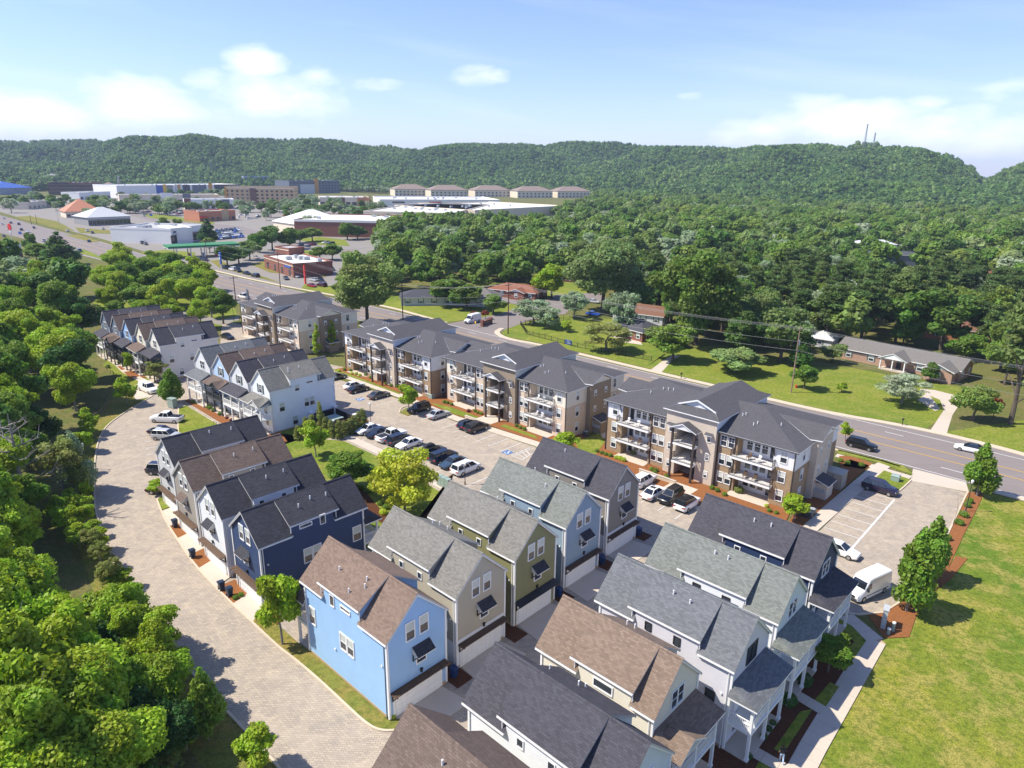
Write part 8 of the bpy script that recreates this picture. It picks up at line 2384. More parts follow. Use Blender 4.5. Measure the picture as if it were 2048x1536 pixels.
store('white_roof_store', 'long low store with white stepped parapets behind the awnings store', (-148.49,780.3), (-16.98,817.44), 90, 9, 'f_white', 'roof_white', 1.4, 1, 12, (5, 3), .6, 3, [('sign', .1, .2, 6.5, 8, 'f_brown', .3), ('sign', .4, .5, 6.5, 8, 'f_red', .3)], 12)
store('brick_shops', 'row of red brick and cream shops before the parking lot', (-225.92,821.85), (-171.27,838.55), 45, 9, 'f_cream', 'roof_white', 1.0, 1, 8, (5, 4), .5, 3, [('shopfront', .3, .5, 0, 10, 'f_brown', .5), ('shopfront', .75, 1.0, 0, 10, 'f_terracotta', .5)], 5)
store('hotel', 'tan five-storey hotel with rows of windows', (-335.34,822.76), (-258.94,834.99), 34, 19, 'f_tan', 'roof_grey', 1.3, 4, 14, (2.4, 2.0), 2.2, 4.0, [('cornice', 0, 1, 18, 19.3, 'f_cream', .6), ('stair_tower', .36, .45, 0, 18.5, 'f_brown', .8), ('corner', 0, .03, 0, 19.3, 'f_ochre', .8)], 3, cat='hotel', cols_side=4)
store('blue_hotel', 'blue grey hotel block with projecting bays near the hill foot', (-491.26,1296.87), (-452.73,1317.33), 30, 24, 'f_bluegrey', 'roof_grey', 1, 6, 9, (3.0, 2.0), 2, 3.6, [('bay', .25, .35, 0, 24.5, 'f_dark', 1.0), ('bay', .55, .68, 0, 24.5, 'f_lightgrey', 1.0)], cat='hotel', cols_side=3)
store('entertainment_hall', 'white hall with yellow and dark facade stripes', (-525.0,939.13), (-423.38,1095.53), 60, 15, 'f_white', 'roof_white', 1.0, 0, 0, bands=[('facade_panel', .29, .34, 0, 16, 'f_blue', .6), ('facade_panel', .34, .37, 0, 16.5, 'f_yellow', .9), ('facade_panel', .37, .42, 0, 15.5, 'f_grey', .6), ('facade_panel', .44, .45, 0, 17, 'f_lightgrey', 1.2),
      ('facade_panel', .46, .48, 0, 16.5, 'f_ochre', .9), ('facade_panel', .50, .56, 0, 16, 'f_dark', .6), ('facade_panel', .58, .70, 0, 15.5, 'f_slate', .6), ('facade_panel', .72, .75, 0, 18, 'f_ochre', 1.0), ('facade_panel', .77, 1.0, 0, 16, 'f_dark', .6)], units=8)
store('strip_mall', 'long beige strip mall with stepped fronts behind round trees', (-445.55,799.24), (-354.98,853.64), 30, 9, 'f_cream', 'roof_white', 1.0, 1, 18, (5, 3.6), .5, 3, [('front', .4, .52, 0, 12, 'f_white', .8), ('front', .62, .7, 0, 11, 'f_slate', .6), ('front', .1, .18, 0, 11, 'f_tan', .5)], 9)
store('retail_block', 'white and brick retail block with arched dark openings', (-335.07,718.35), (-292.53,739.62), 28, 9, 'f_white', 'roof_white', 1.0, 1, 8, (3.5, 4.5), .5, 3, [('front', 0, .13, 0, 11, 'red_brick', .5), ('front', .75, .9, 0, 10, 'f_slate', .5)], 4)
store('grill_restaurant', 'tan and orange restaurant with a red canopy', (-251.34,561.95), (-232.98,588.79), 22, 7, 'f_terracotta', 'roof_white', 1.2, 1, 7, (2.6, 2.4), .8, 3, [('canopy', .02, .2, 2.8, 4.2, 'f_red', 1.5), ('front', .6, .8, 0, 9, 'f_tan', .5)], 3)
store('orange_roof_restaurant', 'restaurant with a broad orange hip roof', (-370.53,581.97), (-350.62,599.18), 26, 5, 'f_cream', 'f_terracotta', .75, 1, 7, (2.4, 2.2), .8, 3, [], 0, roofkind='hip')
store('glass_roof_bank', 'grey bank with a hipped white roof and arcade', (-309.19,509.79), (-290.9,532.73), 26, 6, 'f_grey', 'f_lightgrey', .5, 1, 11, (2.4, 3.0), .6, 3, [('fascia', 0, 1, 4.6, 5.4, 'f_lightgrey', .7)], 0, roofkind='hip')
store('brown_office', 'long dark brown brick office with white cars before it', (-652.65,995.28), (-595.59,1020.23), 40, 16, 'f_brown', 'roof_white', 1, 3, 16, (4, 2.2), 2, 4.6, [('front', .05, .4, 14.5, 17, 'f_dark', .6)], 4)
store('grey_apartments', 'pale grey apartment row with a dark roof at the hill foot', (-855.88,1326.35), (-843.56,1415.75), 30, 16, 'f_lightgrey', 'f_grey', .5, 4, 14, (2.2, 1.6), 2, 3.6, [], 0, roofkind='hip')
store('blue_roof_hall', 'wide hall with a bright blue roof at the left edge', (-704.94,972.41), (-690.95,1018.98), 60, 9, 'f_bluegrey', 'f_blue', .35, 0, 0, roofkind='hip')
store('white_hall', 'long white low hall with navy roof at the far left', (-903.26,1225.49), (-866.76,1247.47), 50, 14, 'f_bluegrey', 'f_navyroof', .3, 0, 0, roofkind='hip')
store('cream_restaurant', 'cream restaurant with a low grey roof behind trees', (-468.93,681.02), (-473.17,726.04), 24, 6, 'f_cream', 'roof_grey', 1, 1, 6, (2.4, 2.2), .8, 3, [], 2)
store('white_shop', 'white shop block with low columns beside the oval lawn', (-535.27,872.95), (-525.03,922.7), 26, 8, 'f_white', 'roof_white', 1, 1, 7, (4, 3), .6, 3, [], 3)
store('colonnade_house', 'brown roofed house with white columns near the office', (-613.08,1054.42), (-595.91,1062.23), 30, 12, 'f_lightgrey', 'f_brownroof', .5, 1, 5, (1.4, 6), .6, 3, [], 0, roofkind='hip')
store('corner_drive_in', 'white flat roofed drive-in with brick base at the left edge', (-240.87,314.37), (-236.73,333.64), 22, 6, 'f_white', 'roof_white', .5, 1, 4, (2.4, 2.0), .8, 3, [('base', 0, 1, 0, 2.2, 'f_brown', .15)], 2)
store('dark_offices', 'dark grey offices with a tan tower before the hill', (-368.35,1165.8), (-305.87,1245.57), 40, 20, 'f_slate', 'roof_grey', 1, 4, 16, (3, 1.8), 3, 4.4, [('tower', .48, .56, 0, 24, 'f_ochre', 1.2), ('front', .2, .48, 0, 15, 'f_lightgrey', 1.0)], 5)
for i, (a, b) in enumerate((((-193.78,1150.33), (-141.47,1172.35)), ((-133.5,1132.49), (-76.93,1155.43)), ((-65.03,1160.26), (-8.14,1183.33)), ((4.21,1146.2), (61.75,1168.72)), ((70.15,1172.0), (125.93,1193.83)))):
    store('brown_roof_condominium', ('leftmost', 'second from left', 'middle', 'second from right', 'rightmost')[i] + ' of the five condominiums with brown hip roofs before the hill', a, b, 34, 11, 'f_cream', 'f_brownroof', .42, 2, 9, (2.6, 2), 1.5, 4.2, [], 0, roofkind='hip', cat='apartment building')
# filling station
g = thing('filling_station', 'filling station with a long green canopy over its pumps', 'filling station', (*(-166.06,336.64), 0), math.atan2((-142.44,354.06)[1] - (-166.06,336.64)[1], (-142.44,354.06)[0] - (-166.06,336.64)[0]))
_w = math.dist((-166.06,336.64), (-142.44,354.06))
MB().box(-2, -4, 5.0, _w + 2, 8, 6.1).build('canopy', M['f_green'], g)
MB().box(-2.05, -4.05, 4.9, _w + 2.05, 8.05, 5.1).build('canopy_edge', M['f_white'], g)
for i in range(5):
    x = 2 + i * (_w - 4) / 4
    for y in (-1.5, 5.5):
        MB().box(x - .25, y - .25, 0, x + .25, y + .25, 5).build('column', M['f_white'], g)
    MB().box(x - .4, 1.2, 0, x + .4, 2.4, 1.9).box(x - .9, .6, 0, x + .9, 3, .2).build('fuel_pump', M['f_red' if i % 2 else 'f_lightgrey'], g)


# ---------------------------------------------------------------- houses among the trees
def bungalow(name, label, c, rz, w, d, h, wall, roof, pitch=.42, hip=True, wins=4, porch=None, wing=None, chimney=False):
    t = thing(name, label, 'house', (c[0], c[1], 0), rz)
    wl = MB().box(-w / 2, -d / 2, 0, w / 2, d / 2, h)
    if wing:
        wx, ww, wd = wing
        wl.box(wx - ww / 2, -d / 2 - wd, 0, wx + ww / 2, -d / 2 + .5, h - .02)
    rise = d / 2 * pitch
    if not hip:
        for x in (-w / 2, w / 2):
            f = [(x, -d / 2, h), (x, d / 2, h), (x, 0, h + rise)]
            wl.face(f if x > 0 else f[::-1])
    wl.build('wall', M[wall], t)
    r = MB()
    o = .5
    k = d / 2 if hip else -o
    e = [(-w / 2 - o, -d / 2 - o, h - o * pitch), (w / 2 + o, -d / 2 - o, h - o * pitch), (w / 2 + o, d / 2 + o, h - o * pitch), (-w / 2 - o, d / 2 + o, h - o * pitch)]
    q0, q1 = (-w / 2 + k, 0, h + rise), (w / 2 - k, 0, h + rise)
    r.slab([e[0], e[1], q1, q0], .18, 0, 1).slab([e[2], e[3], q0, q1], .18, 0, 1)
    if hip:
        r.slab([e[1], e[2], q1], .18, 0, 1).slab([e[3], e[0], q0], .18, 0, 1)
    if wing:
        rh = ww / 2 * pitch
        for s_ in (-1, 1):
            r.slab([(wx, -d / 2 - wd - o, h + rh), (wx, -d / 2 + rh / pitch, h + rh), (wx + s_ * (ww / 2 + o), -d / 2 + .2, h - o * pitch), (wx + s_ * (ww / 2 + o), -d / 2 - wd - o, h - o * pitch)], .18, 0, 1)
        gf_ = MB().face([(wx - ww / 2, -d / 2 - wd - .02, h - .05), (wx + ww / 2, -d / 2 - wd - .02, h - .05), (wx, -d / 2 - wd - .02, h + rh - .1)])
        gf_.build('gable', M['gable_white'], t)
        window(t, 'dh', 1.0, 1.2, (wx, -d / 2 - wd, .9), '-y')
    r.build('roof', [M[roof], M['white']], t)
    for i in range(wins):
        x = -w / 2 + (i + .5) * w / wins
        if wing and abs(x - wx) < ww / 2 + .6:
            continue
        if porch and abs(x - porch[0]) < porch[1] / 2 + .3:
            continue
        window(t, 'dh', 1.05, 1.35, (x, -d / 2, .85), '-y')
        for s_ in (-.78, .78):
            MB().box(x + s_ - .18, -d / 2 - .05, .8, x + s_ + .18, -d / 2, 2.25).build('shutter', M['shutter'], t)
    for y in (-d / 4, d / 4):
        window(t, 'dh', .9, 1.2, (w / 2, y, .9), '+x')
    if porch:
        px, pw, pd = porch
        MB().box(px - pw / 2, -d / 2 - pd, 0, px + pw / 2, -d / 2, .25).build('porch_floor', M['concrete'], t)
        for x in (px - pw / 2 + .15, px, px + pw / 2 - .15):
            MB().box(x - .12, -d / 2 - pd + .05, .25, x + .12, -d / 2 - pd + .29, h - .05).build('column', M['white'], t)
        pr = MB()
        rh = pw / 2 * .5
        for s_ in (-1, 1):
            pr.slab([(px, -d / 2 - pd - .3, h + rh), (px, -d / 2 + rh / pitch, h + rh), (px + s_ * (pw / 2 + .4), -d / 2 + .3, h - .1), (px + s_ * (pw / 2 + .4), -d / 2 - pd - .3, h - .1)], .15, 0, 1)
        f = [(px - pw / 2 - .1, -d / 2 - pd - .1, h - .1), (px + pw / 2 + .1, -d / 2 - pd - .1, h - .1), (px, -d / 2 - pd - .1, h + rh - .05)]
        pr.face(f, 1)
        pr.build('porch_roof', [M[roof], M['white']], t)
        MB().box(-.5, -.05, 0, .5, .02, 2.05).build('door', M['f_dark'], t, (px + .6, -d / 2, .25))
    if chimney:
        MB().box(w * .2, -.4, h, w * .2 + .8, .4, h + rise + 1.0).build('chimney', M['red_brick'], t)
    return t


for nm, hx in (('h_grey', '77736e'), ('h_brown', '7a5a48'), ('h_rust', '8a5c48'), ('h_dark', '4e4f55')):
    M[nm] = m_shingle(nm + '_shingles', lin(hx), .15)
aR = math.atan2((98.7,147.74)[1] - (84.41,163.76)[1], (98.7,147.74)[0] - (84.41,163.76)[0])
_c = (92.19,155.39)
bungalow('ranch_house', 'long brick ranch house with white gabled porch and a grey roof on the big lawn', (_c[0] + 1.5, _c[1] + 4.5), aR, 27, 9, 2.9, 'ranch_brick', 'h_grey', .40, False, 5, (0.3, 5.6, 2.6), (10.2, 5.6, 3.2))
bungalow('brick_cottage', 'small red brick cottage with a white gabled porch behind the black fence', (34.35,187.05), R(-52), 12, 8.5, 3.0, 'red_brick', 'h_dark', .5, True, 4, (-1.5, 4, 2.2), None)
bungalow('brown_roof_house', 'low brick house with a wide rust brown roof beside the round tree', (1.5,247.6), R(-28), 19, 10, 2.8, 'red_brick', 'h_rust', .35, True, 5, None, (3, 6, 2))
bungalow('grey_roof_house', 'pale house with grey roof half hidden behind lawn trees', (-12.64,230.89), R(-10), 16, 10, 3.2, 'f_lightgrey', 'h_grey', .5, True, 4)
bungalow('long_grey_house', 'long pale house in shade under the trees left of the grey roof', (-26.98,231.52), R(8), 22, 9, 3.0, 'f_lightgrey', 'h_dark', .4, True, 5)
bungalow('dark_roof_house', 'brown house with a dark roof right of the round bright tree', (27.15,285.31), R(-20), 17, 10, 2.8, 'f_brown', 'h_dark', .4, True, 4)
bungalow('modern_brick_house', 'red brick house with a flat grey monitor roof deep in the trees', (-12.74,334.37), R(5), 20, 12, 6, 'red_brick', 'h_grey', .12, True, 4)
bungalow('brown_gable_house', 'house with brown gabled roof at the right end of the side street', (40.0,208.8), R(-32), 16, 9, 3.0, 'f_lightgrey', 'h_brown', .45, False, 4)
bungalow('tan_roof_house', 'tan roofed house behind the tall trees at the right', (123.31,193.01), R(-20), 18, 9, 3.2, 'f_terracotta', 'h_brown', .4, True, 4)
bungalow('brown_hip_house', 'house with a bright brown hip roof high at the right edge', (192.04,284.44), R(-15), 20, 12, 5, 'f_cream', 'h_rust', .5, True, 4)
bungalow('grey_flat_house', 'house with a pale grey roof among the pines', (134.74,250.99), R(-25), 24, 10, 4.5, 'f_lightgrey', 'f_lightgrey', .2, True, 3)
bungalow('dark_flat_house', 'house with a dark low roof above the pines', (188.5,344.86), R(-10), 26, 12, 7, 'f_slate', 'h_dark', .2, True, 3)
bungalow('white_roof_house', 'house with a small white roof above the pines', (205.64,399.49), R(-10), 20, 12, 7, 'f_white', 'f_lightgrey', .3, True, 3)
bungalow('far_brown_house', 'brown roofed house at the upper left of the right-hand wood', (63.5,322.06), R(-30), 18, 10, 5, 'red_brick', 'h_brown', .45, True, 3)
bungalow('round_shed', 'pale grey shed roof peeking over the hedge behind the utility pole', (83.27,179.87), R(-40), 6, 6, 2.6, 'f_lightgrey', 'f_lightgrey', .5, True, 1)

# ---------------------------------------------------------------- poles, wires, lamps, fences, signs, bins
M['wire'] = m_plain('wire', (.22, .22, .23), .5)
M['lampglass'] = m_plain('lamp_globe', (.75, .75, .72), .3)
M['skin'] = m_plain('skin', lin('b98a6e'), .6)
M['denim'] = m_plain('pale_denim', lin('a9bfd8'), .8)
M['shirt'] = m_plain('black_shirt', lin('1c1e24'), .8)
M['hair'] = m_plain('brown_hair', lin('3a2419'), .7)


def utility_pole(loc, h, label, mat='pole', arm=0.0, cross=True, box=False, lamp=None):
    t = thing('utility_pole', label, 'utility pole', (loc[0], loc[1], 0), arm)
    MB().cyl((0, 0, -.5), (0, 0, h), .17, .11, 8).build('pole', M[mat], t)
    if cross:
        MB().box(-1.25, -.06, h - .75, 1.25, .06, h - .6).build('crossarm', M[mat], t)
        for x in (-1.15, -.45, .45, 1.15):
            MB().cyl((x, 0, h - .6), (x, 0, h - .38), .05, .035, 6).build('insulator', M['dgrey'], t)
    if box:
        MB().cyl((.35, 0, h - 4.0), (.35, 0, h - 3.0), .26, n=10).build('transformer', M['lgrey'], t)
        for z in (h - 5.2, h - 6.8):
            MB().box(-.2, -.5, z, .2, .1, z + .25).build('cable_box', M['dgrey'], t)
    if lamp:
        MB().cyl((0, 0, h * .62), (lamp, 0, h * .68), .05, .04, 6).box(lamp - .1, -.15, h * .68 - .08, lamp + .6, .15, h * .68 + .06).build('street_light', M['lgrey'], t)
    return t


RD = math.atan2(POLES[1][0][1] - POLES[0][0][1], POLES[1][0][0] - POLES[0][0][0])
tops = []
for i, (p, h, mt, lb, bx, lp) in enumerate(POLES):
    utility_pole(p, h, lb, mt, RD + math.pi / 2, True, bx, lp)
    tops.append((p, h))


def wire(a, b, sag, n=14, r=.014):
    w = MB()
    f = lambda t: (*[a[k] + (b[k] - a[k]) * t for k in (0, 1)], a[2] + (b[2] - a[2]) * t - 4 * sag * t * (1 - t))
    for i in range(n):
        w.cyl(f(i / n), f((i + 1) / n), r, r, 4, 0, False)
    return tag(w.build('power_line', M['wire']), 'thin power lines strung between the utility poles along the road', 'power line', 'power lines along the road')


for (pa, ha), (pb, hb) in zip(tops, tops[1:]):
    ax = (math.cos(RD + math.pi / 2), math.sin(RD + math.pi / 2))
    for o in (-1.15, -.45, .45, 1.15):
        wire((pa[0] + ax[0] * o, pa[1] + ax[1] * o, ha - .38), (pb[0] + ax[0] * o, pb[1] + ax[1] * o, hb - .38), .9 + abs(o) * .1, r=.014)
    for z in (3.2, 5.1):
        wire((pa[0], pa[1], ha - z), (pb[0], pb[1], hb - z), 1.1, r=.02)
for p, h, lb, mt in LONEPOLES:
    utility_pole(p, h, lb, mt, RD + 1.2, h > 8)


def post_lamp(loc, h, label, globe=True):
    t = thing('lamp_post', label, 'street lamp', (loc[0], loc[1], 0), 0, 'black lamp posts of the housing estate')
    MB().cyl((0, 0, 0), (0, 0, .5), .11, .08).cyl((0, 0, .5), (0, 0, h - .45), .055, .045).build('post', M['black'], t)
    MB().cyl((0, 0, h - .45), (0, 0, h - .1), .11, .17, 8).build('globe', M['lampglass'], t)
    MB().cyl((0, 0, h - .1), (0, 0, h + .06), .2, .05, 8).build('cap', M['lampglass'], t)
    return t


for p, h, lb in LAMPS:
    post_lamp(p, h, lb)


def picket_fence(name, label, pts, h=1.2, gap=2.4, mat='black', pick=.16, cat='fence', group=None):
    t = thing(name, label, cat, (pts[0][0], pts[0][1], 0), 0, group)
    o = Vector((*pts[0], 0))
    pm = shared(('fpost', h, mat), lambda: MB().box(-.045, -.045, 0, .045, .045, h + .12).mesh('post', M[mat]))
    pk = MB()
    for a, b in zip(pts, pts[1:]):
        a, b = Vector((*a, 0)) - o, Vector((*b, 0)) - o
        d = (b - a).length
        n = max(1, round(d / gap))
        rz = math.atan2((b - a).y, (b - a).x)
        for i in range(n + 1):
            link('post', pm, t, a.lerp(b, i / n), rz)
        rl = shared(('frail', round(d, 2), mat), lambda: MB().box(0, -.02, -.025, d, .02, .025).mesh('rail', M[mat]))
        for z in (.15, h - .15):
            link('rail', rl, t, a + Vector((0, 0, z)), rz)
        k = int(d / pick)
        for i in range(k):
            p = a.lerp(b, (i + .5) / k)
            pk.box(p.x - .01, p.y - .01, .08, p.x + .01, p.y + .01, h)
    s_ = pk.build('pickets', M[mat], t)
    s_['kind'] = 'stuff'
    return t


picket_fence('metal_fence', 'long black metal fence around the lawn beyond the road', [(17.48,207.13), (5.09,201.22), (2.24,198.94), (3.96,186.82), (16.83,172.98), (33.71,160.81)])
bn = thing('fence_banner', 'blue banner with white lettering hung on the black fence', 'banner', (*(14.7,175.78), 0), math.atan2((16.04,174.52)[1] - (13.87,177.08)[1], (16.04,174.52)[0] - (13.87,177.08)[0]))
MB().box(-1.3, -.10, .1, 1.3, -.06, 1.25).build('cloth', M['bluesign'], bn)
lt = MB()
ribbon_pts = [(-1.12, 1.1), (-1.12, .55), (-.95, .35), (-.78, .5)]
for a, b in zip(ribbon_pts, ribbon_pts[1:]):
    lt.bar((a[0], -.11, a[1]), (b[0], -.11, b[1]), .02, .16, 0, (0, 1, 0))
for i, z in enumerate((.95, .68, .42)):
    for k in range(4 + i):
        x = -.5 + k * .27
        lt.box(x, -.115, z - .08, x + .18, -.10, z + .08)
lt.build('lettering', M['white'], bn)
picket_fence('metal_fence', 'low black rail fence before the white delivery street corner', [(18.55,207.21), (29.2,197.48)], 1.0)
picket_fence('wooden_fence', 'weathered split rail fence at the wood edge by the far row', [(-74.32,110.45), (-74.79,118.04), (-77.65,125.9)], 1.1, 2.6, 'pole', 3.0)
picket_fence('wooden_fence', 'short timber fence before the far western porches', [(-89.34,145.34), (-80.7,136.15)], 1.0, 2.4, 'pole', 3.0)
# dumpster enclosure with cypresses round it
en = thing('dumpster_enclosure', 'walled dumpster enclosure with white capped piers behind clipped cypresses', 'enclosure', (*(-31.5,114.26), 0), R(-42.9))
for x, y in ((-3.2, -2.4), (3.2, -2.4), (3.2, 2.4), (-3.2, 2.4)):
    MB().box(x - .3, y - .3, 0, x + .3, y + .3, 2.1).build('pier', M['panel_white'], en)
    MB().box(x - .4, y - .4, 2.1, x + .4, y + .4, 2.3).build('pier_cap', M['white'], en)
for a, b in (((-2.9, -2.4), (2.9, -2.4)), ((-3.2, -2.1), (-3.2, 2.1)), ((-2.9, 2.4), (2.9, 2.4))):
    MB().bar((*a, .95), (*b, .95), .2, 1.8).build('screen_wall', M['black'], en)
gt = MB()
for i in range(16):
    gt.box(3.17, -2.05 + i * .26, .15, 3.23, -1.83 + i * .26, 1.8)
gt.build('gate', M['wood'], en)
dmp = thing('dumpster', 'dark dumpster with pale lid inside the walled enclosure', 'dumpster', (*(-31.5,114.26), 0), R(-42.9))
MB().hexa([(-1.4, -1.2, .1), (1.2, -1.0, .1), (1.2, 1.0, .1), (-1.4, 1.2, .1), (-1.6, -1.4, 1.3), (1.4, -1.2, 1.5), (1.4, 1.2, 1.5), (-1.6, 1.4, 1.3)]).build('body', M['dgrey'], dmp)
MB().slab([(-1.65, -1.4, 1.36), (1.45, -1.2, 1.56), (1.45, 1.2, 1.56), (-1.65, 1.4, 1.36)], .05).build('lid', M['greenbox'], dmp)
# mail boxes by the courtyard
mb_ = thing('mailbox_cluster', 'pale grey cluster of three mail boxes beside the white minivan', 'mailboxes', (*(-9.56,90.05), .1), R(-42.9))
for i in range(3):
    MB().box(-1.25 + i * .85, -.35, .1, -.45 + i * .85, .35, 1.5).build('mailbox', M['greenbox'], mb_)
for i in range(2):
    MB().box(-.45 + i * .85, -.34, .1, -.40 + i * .85, .36, 1.52).build('frame', M['black'], mb_)
# utility cabinets
ub = thing('utility_cabinet', 'green grey utility cabinet behind the white pickup on the island', 'cabinet', (*(-63.85,122.15), .1), R(-30))
MB().box(-.8, -.5, 0, .8, .5, 1.7).build('body', M['greenbox'], ub)
MB().box(-.85, -.55, 1.7, .85, .55, 1.78).build('lid', M['greenbox'], ub)
ub = thing('transformer_box', 'big rusty grey metal box at the end wall of the nearest apartment block', 'utility box', (*(47.57,92.4), .05), R(-42.4))
MB().box(-1.3, -1.2, 0, 1.3, 1.2, 2.4).build('body', M['steel'], ub)
MB().box(-1.36, -1.26, 2.4, 1.36, 1.26, 2.5).build('lid', M['steel'], ub)
MB().box(-1.33, -.02, .2, -1.31, .02, 2.2).box(-.02, -1.23, .2, .02, -1.21, 2.2).build('door_seam', M['dgrey'], ub)
for i, (p, lb) in enumerate((((-15.99,129.82), 'green grey utility box with a lid on the mulch between two blocks'), ((57.72,94.46), 'small grey utility box on the grass corner by the lot entrance'))):
    ub = thing('utility_box', lb, 'utility box', (*p, .08), R(-40))
    MB().box(-.55, -.45, 0, .55, .45, .8).build('body', M['greenbox'], ub)
    MB().hexa([(-.6, -.5, .8), (.6, -.5, .8), (.6, .5, .8), (-.6, .5, .8), (-.5, -.4, .95), (.5, -.4, .95), (.5, .4, .95), (-.5, .4, .95)]).build('lid', M['greenbox'], ub)
# grey pedestal and two vent posts by the van
pd = thing('signal_pedestal', 'tall grey metal pedestal with hatched panel on the mulch beside the walk', 'pedestal', (*(38.1,59.56), .05), R(58))
MB().box(-.55, -.22, 0, .55, .22, 2.1).build('body', M['lgrey'], pd)
MB().box(-.6, -.27, 2.1, .6, .27, 2.2).build('cap', M['lgrey'], pd)
sl = MB()
for i in range(6):
    sl.bar((.56, -.2, .3 + i * .3), (.56, .2, .45 + i * .3), .02, .06, 0, (1, 0, 0))
sl.build('panel', M['white'], pd)
for p, h, lb in (((38.66,58.78), .95, 'taller of two pale marker posts on the mulch'), ((37.95,58.29), .6, 'shorter of two pale marker posts on the mulch')):
    q = thing('marker_post', lb, 'post', (*p, .05))
    MB().cyl((0, 0, 0), (0, 0, h), .16, .15, 10).build('body', M['greenbox'], q)
    MB().cyl((0, 0, h), (0, 0, h + .1), .19, .16, 10).build('cap', M['lampglass'], q)


def air_unit(loc, label):
    t = thing('air_conditioner', label, 'air conditioner', (loc[0], loc[1], .08), R(-42), 'air conditioners in the corner by the meter closet')
    MB().box(-.42, -.42, 0, .42, .42, .85).build('body', M['dgrey'], t)
    gr = MB().cyl((0, 0, .86), (0, 0, .885), .36, n=14)
    for i in range(5):
        a = i * math.pi / 5
        gr.bar((-.36 * math.cos(a), -.36 * math.sin(a), .9), (.36 * math.cos(a), .36 * math.sin(a), .9), .02, .02)
    gr.build('fan_grille', M['lgrey'], t)


for i, d in enumerate(((0, 0), (1.1, 0), (0, 1.2), (1.1, 1.2), (2.2, 0.1), (2.2, 1.3))):
    b0 = (40.03,82.42)
    q = (b0[0] - d[0] * .74 + d[1] * .67 - .2, b0[1] + d[0] * .67 + d[1] * .74)
    air_unit(q, 'dark air conditioner in the tight cluster below the slim lime tree')
air_unit((12.91,110.61), 'single air conditioner at the end wall of the cream block')


def wheelie_bin(loc, rz, label, mat='navy_bin', group=None, tilt=0):
    t = thing('wheelie_bin', label, 'bin', (loc[0], loc[1], .1), rz, group)
    MB().hexa([(-.22, -.24, .08), (.22, -.24, .08), (.22, .24, .08), (-.22, .24, .08), (-.30, -.3, 1.0), (.30, -.3, 1.0), (.30, .3, 1.0), (-.30, .3, 1.0)]).build('body', M[mat], t)
    MB().hexa([(-.34, -.33, 1.0), (.34, -.33, 1.0), (.34, .33, 1.0), (-.34, .33, 1.0), (-.30, -.30, 1.09), (.28, -.28, 1.06), (.28, .28, 1.06), (-.30, .30, 1.09)]).build('lid', M[mat], t)
    MB().cyl((-.37, -.26, 1.0), (-.37, .26, 1.0), .025, n=6).build('handle', M['black'], t)
    for y in (-.26, .26):
        MB().cyl((-.2, y - .03, .12), (-.2, y + .03, .12), .12, n=10).build('wheel', M['black'], t)
    return t


for p, lb in (((-42.22,77.3), 'navy bin on the mulch square between pale grey and grey houses'), ((-36.88,70.31), 'navy bin on the mulch square before the white house'), ((-30.92,63.99), 'upper of two navy bins beside the navy house'), ((-29.64,62.93), 'lower of two navy bins beside the navy house')):
    wheelie_bin(p, R(46), lb, 'navy_bin')
for i, lb in enumerate(('blue bin beside the garage of the sky blue house', None, 'dark bin hidden beside the olive garage', 'pair of blue bins beside the steel blue garage, front one', 'blue bin beside the warm grey garage')):
    if lb:
        h = MROW[i]
        o = (h[0] + 12.7 * UX, h[1] + 12.7 * UY)
        wheelie_bin((o[0] - 4.0 * UY + .1 * UX, o[1] + 4.0 * UX + .1 * UY), R(-40), lb, 'blue_bin')
        if i == 3:
            wheelie_bin((o[0] - 4.1 * UY - .7 * UX, o[1] + 4.1 * UX - .7 * UY), R(-30), 'pair of blue bins beside the steel blue garage, rear one', 'blue_bin')
# signs
s1 = thing('pylon_sign', 'blue pylon sign at the road bend by the bank', 'sign', (*(-128.85,303.86), 0), R(-60))
MB().box(-1.6, -.3, 2.2, 1.6, .3, 7.2).build('sign_face', M['bluesign'], s1)
MB().box(-1.0, -.36, 4.2, 1.0, -.31, 5.0).box(-1.0, -.36, 5.6, .4, -.31, 6.2).build('lettering', M['white'], s1)
for x in (-1.0, 1.0):
    MB().box(x - .15, -.15, 0, x + .15, .15, 2.2).build('post', M['white'], s1)
s1 = thing('pylon_sign', 'tall narrow red pylon sign before the brick bank', 'sign', (*(-81.05,266.93), 0), R(-60))
MB().hexa([(-.7, -.25, 0), (.7, -.25, 0), (.7, .25, 0), (-.7, .25, 0), (-.7, -.25, 7.0), (.7, -.25, 7.6), (.7, .25, 7.6), (-.7, .25, 7.0)]).build('sign_face', M['redsign'], s1)
s1 = thing('billboard', 'green and white sign board standing at the dealer lot', 'sign', (*(-229.15,406.63), 0), R(-50))
MB().box(-3.6, -.3, 2.5, 3.6, .3, 8.5).build('sign_face', M['f_lightgrey'], s1)
MB().box(-2.6, -.36, 4.6, 2.6, -.31, 6.8).build('lettering', M['f_green'], s1)
for x in (-3.2, 3.2):
    MB().box(x - .2, -.2, 0, x + .2, .2, 2.5).build('post', M['f_white'], s1)
s1 = thing('sign_board', 'square dark sign board with pale round logo beside the road', 'sign', (*(-88.24,226.4), 0), R(-62))
MB().box(-1.7, -.15, 1.2, 1.7, .15, 4.6).build('sign_face', M['f_slate'], s1)
MB().box(-.25, -.15, 0, .25, .15, 1.2).build('post', M['f_dark'], s1)
lg = MB()
ring = [(1.0 * math.cos(i * math.pi / 9), 1.0 * math.sin(i * math.pi / 9)) for i in range(19)]
for a, b in zip(ring, ring[1:]):
    lg.bar((a[0], -.17, 3.0 + a[1]), (b[0], -.17, 3.0 + b[1]), .03, .22, 0, (0, 1, 0))
lg.build('logo', M['f_bluegrey'], s1)
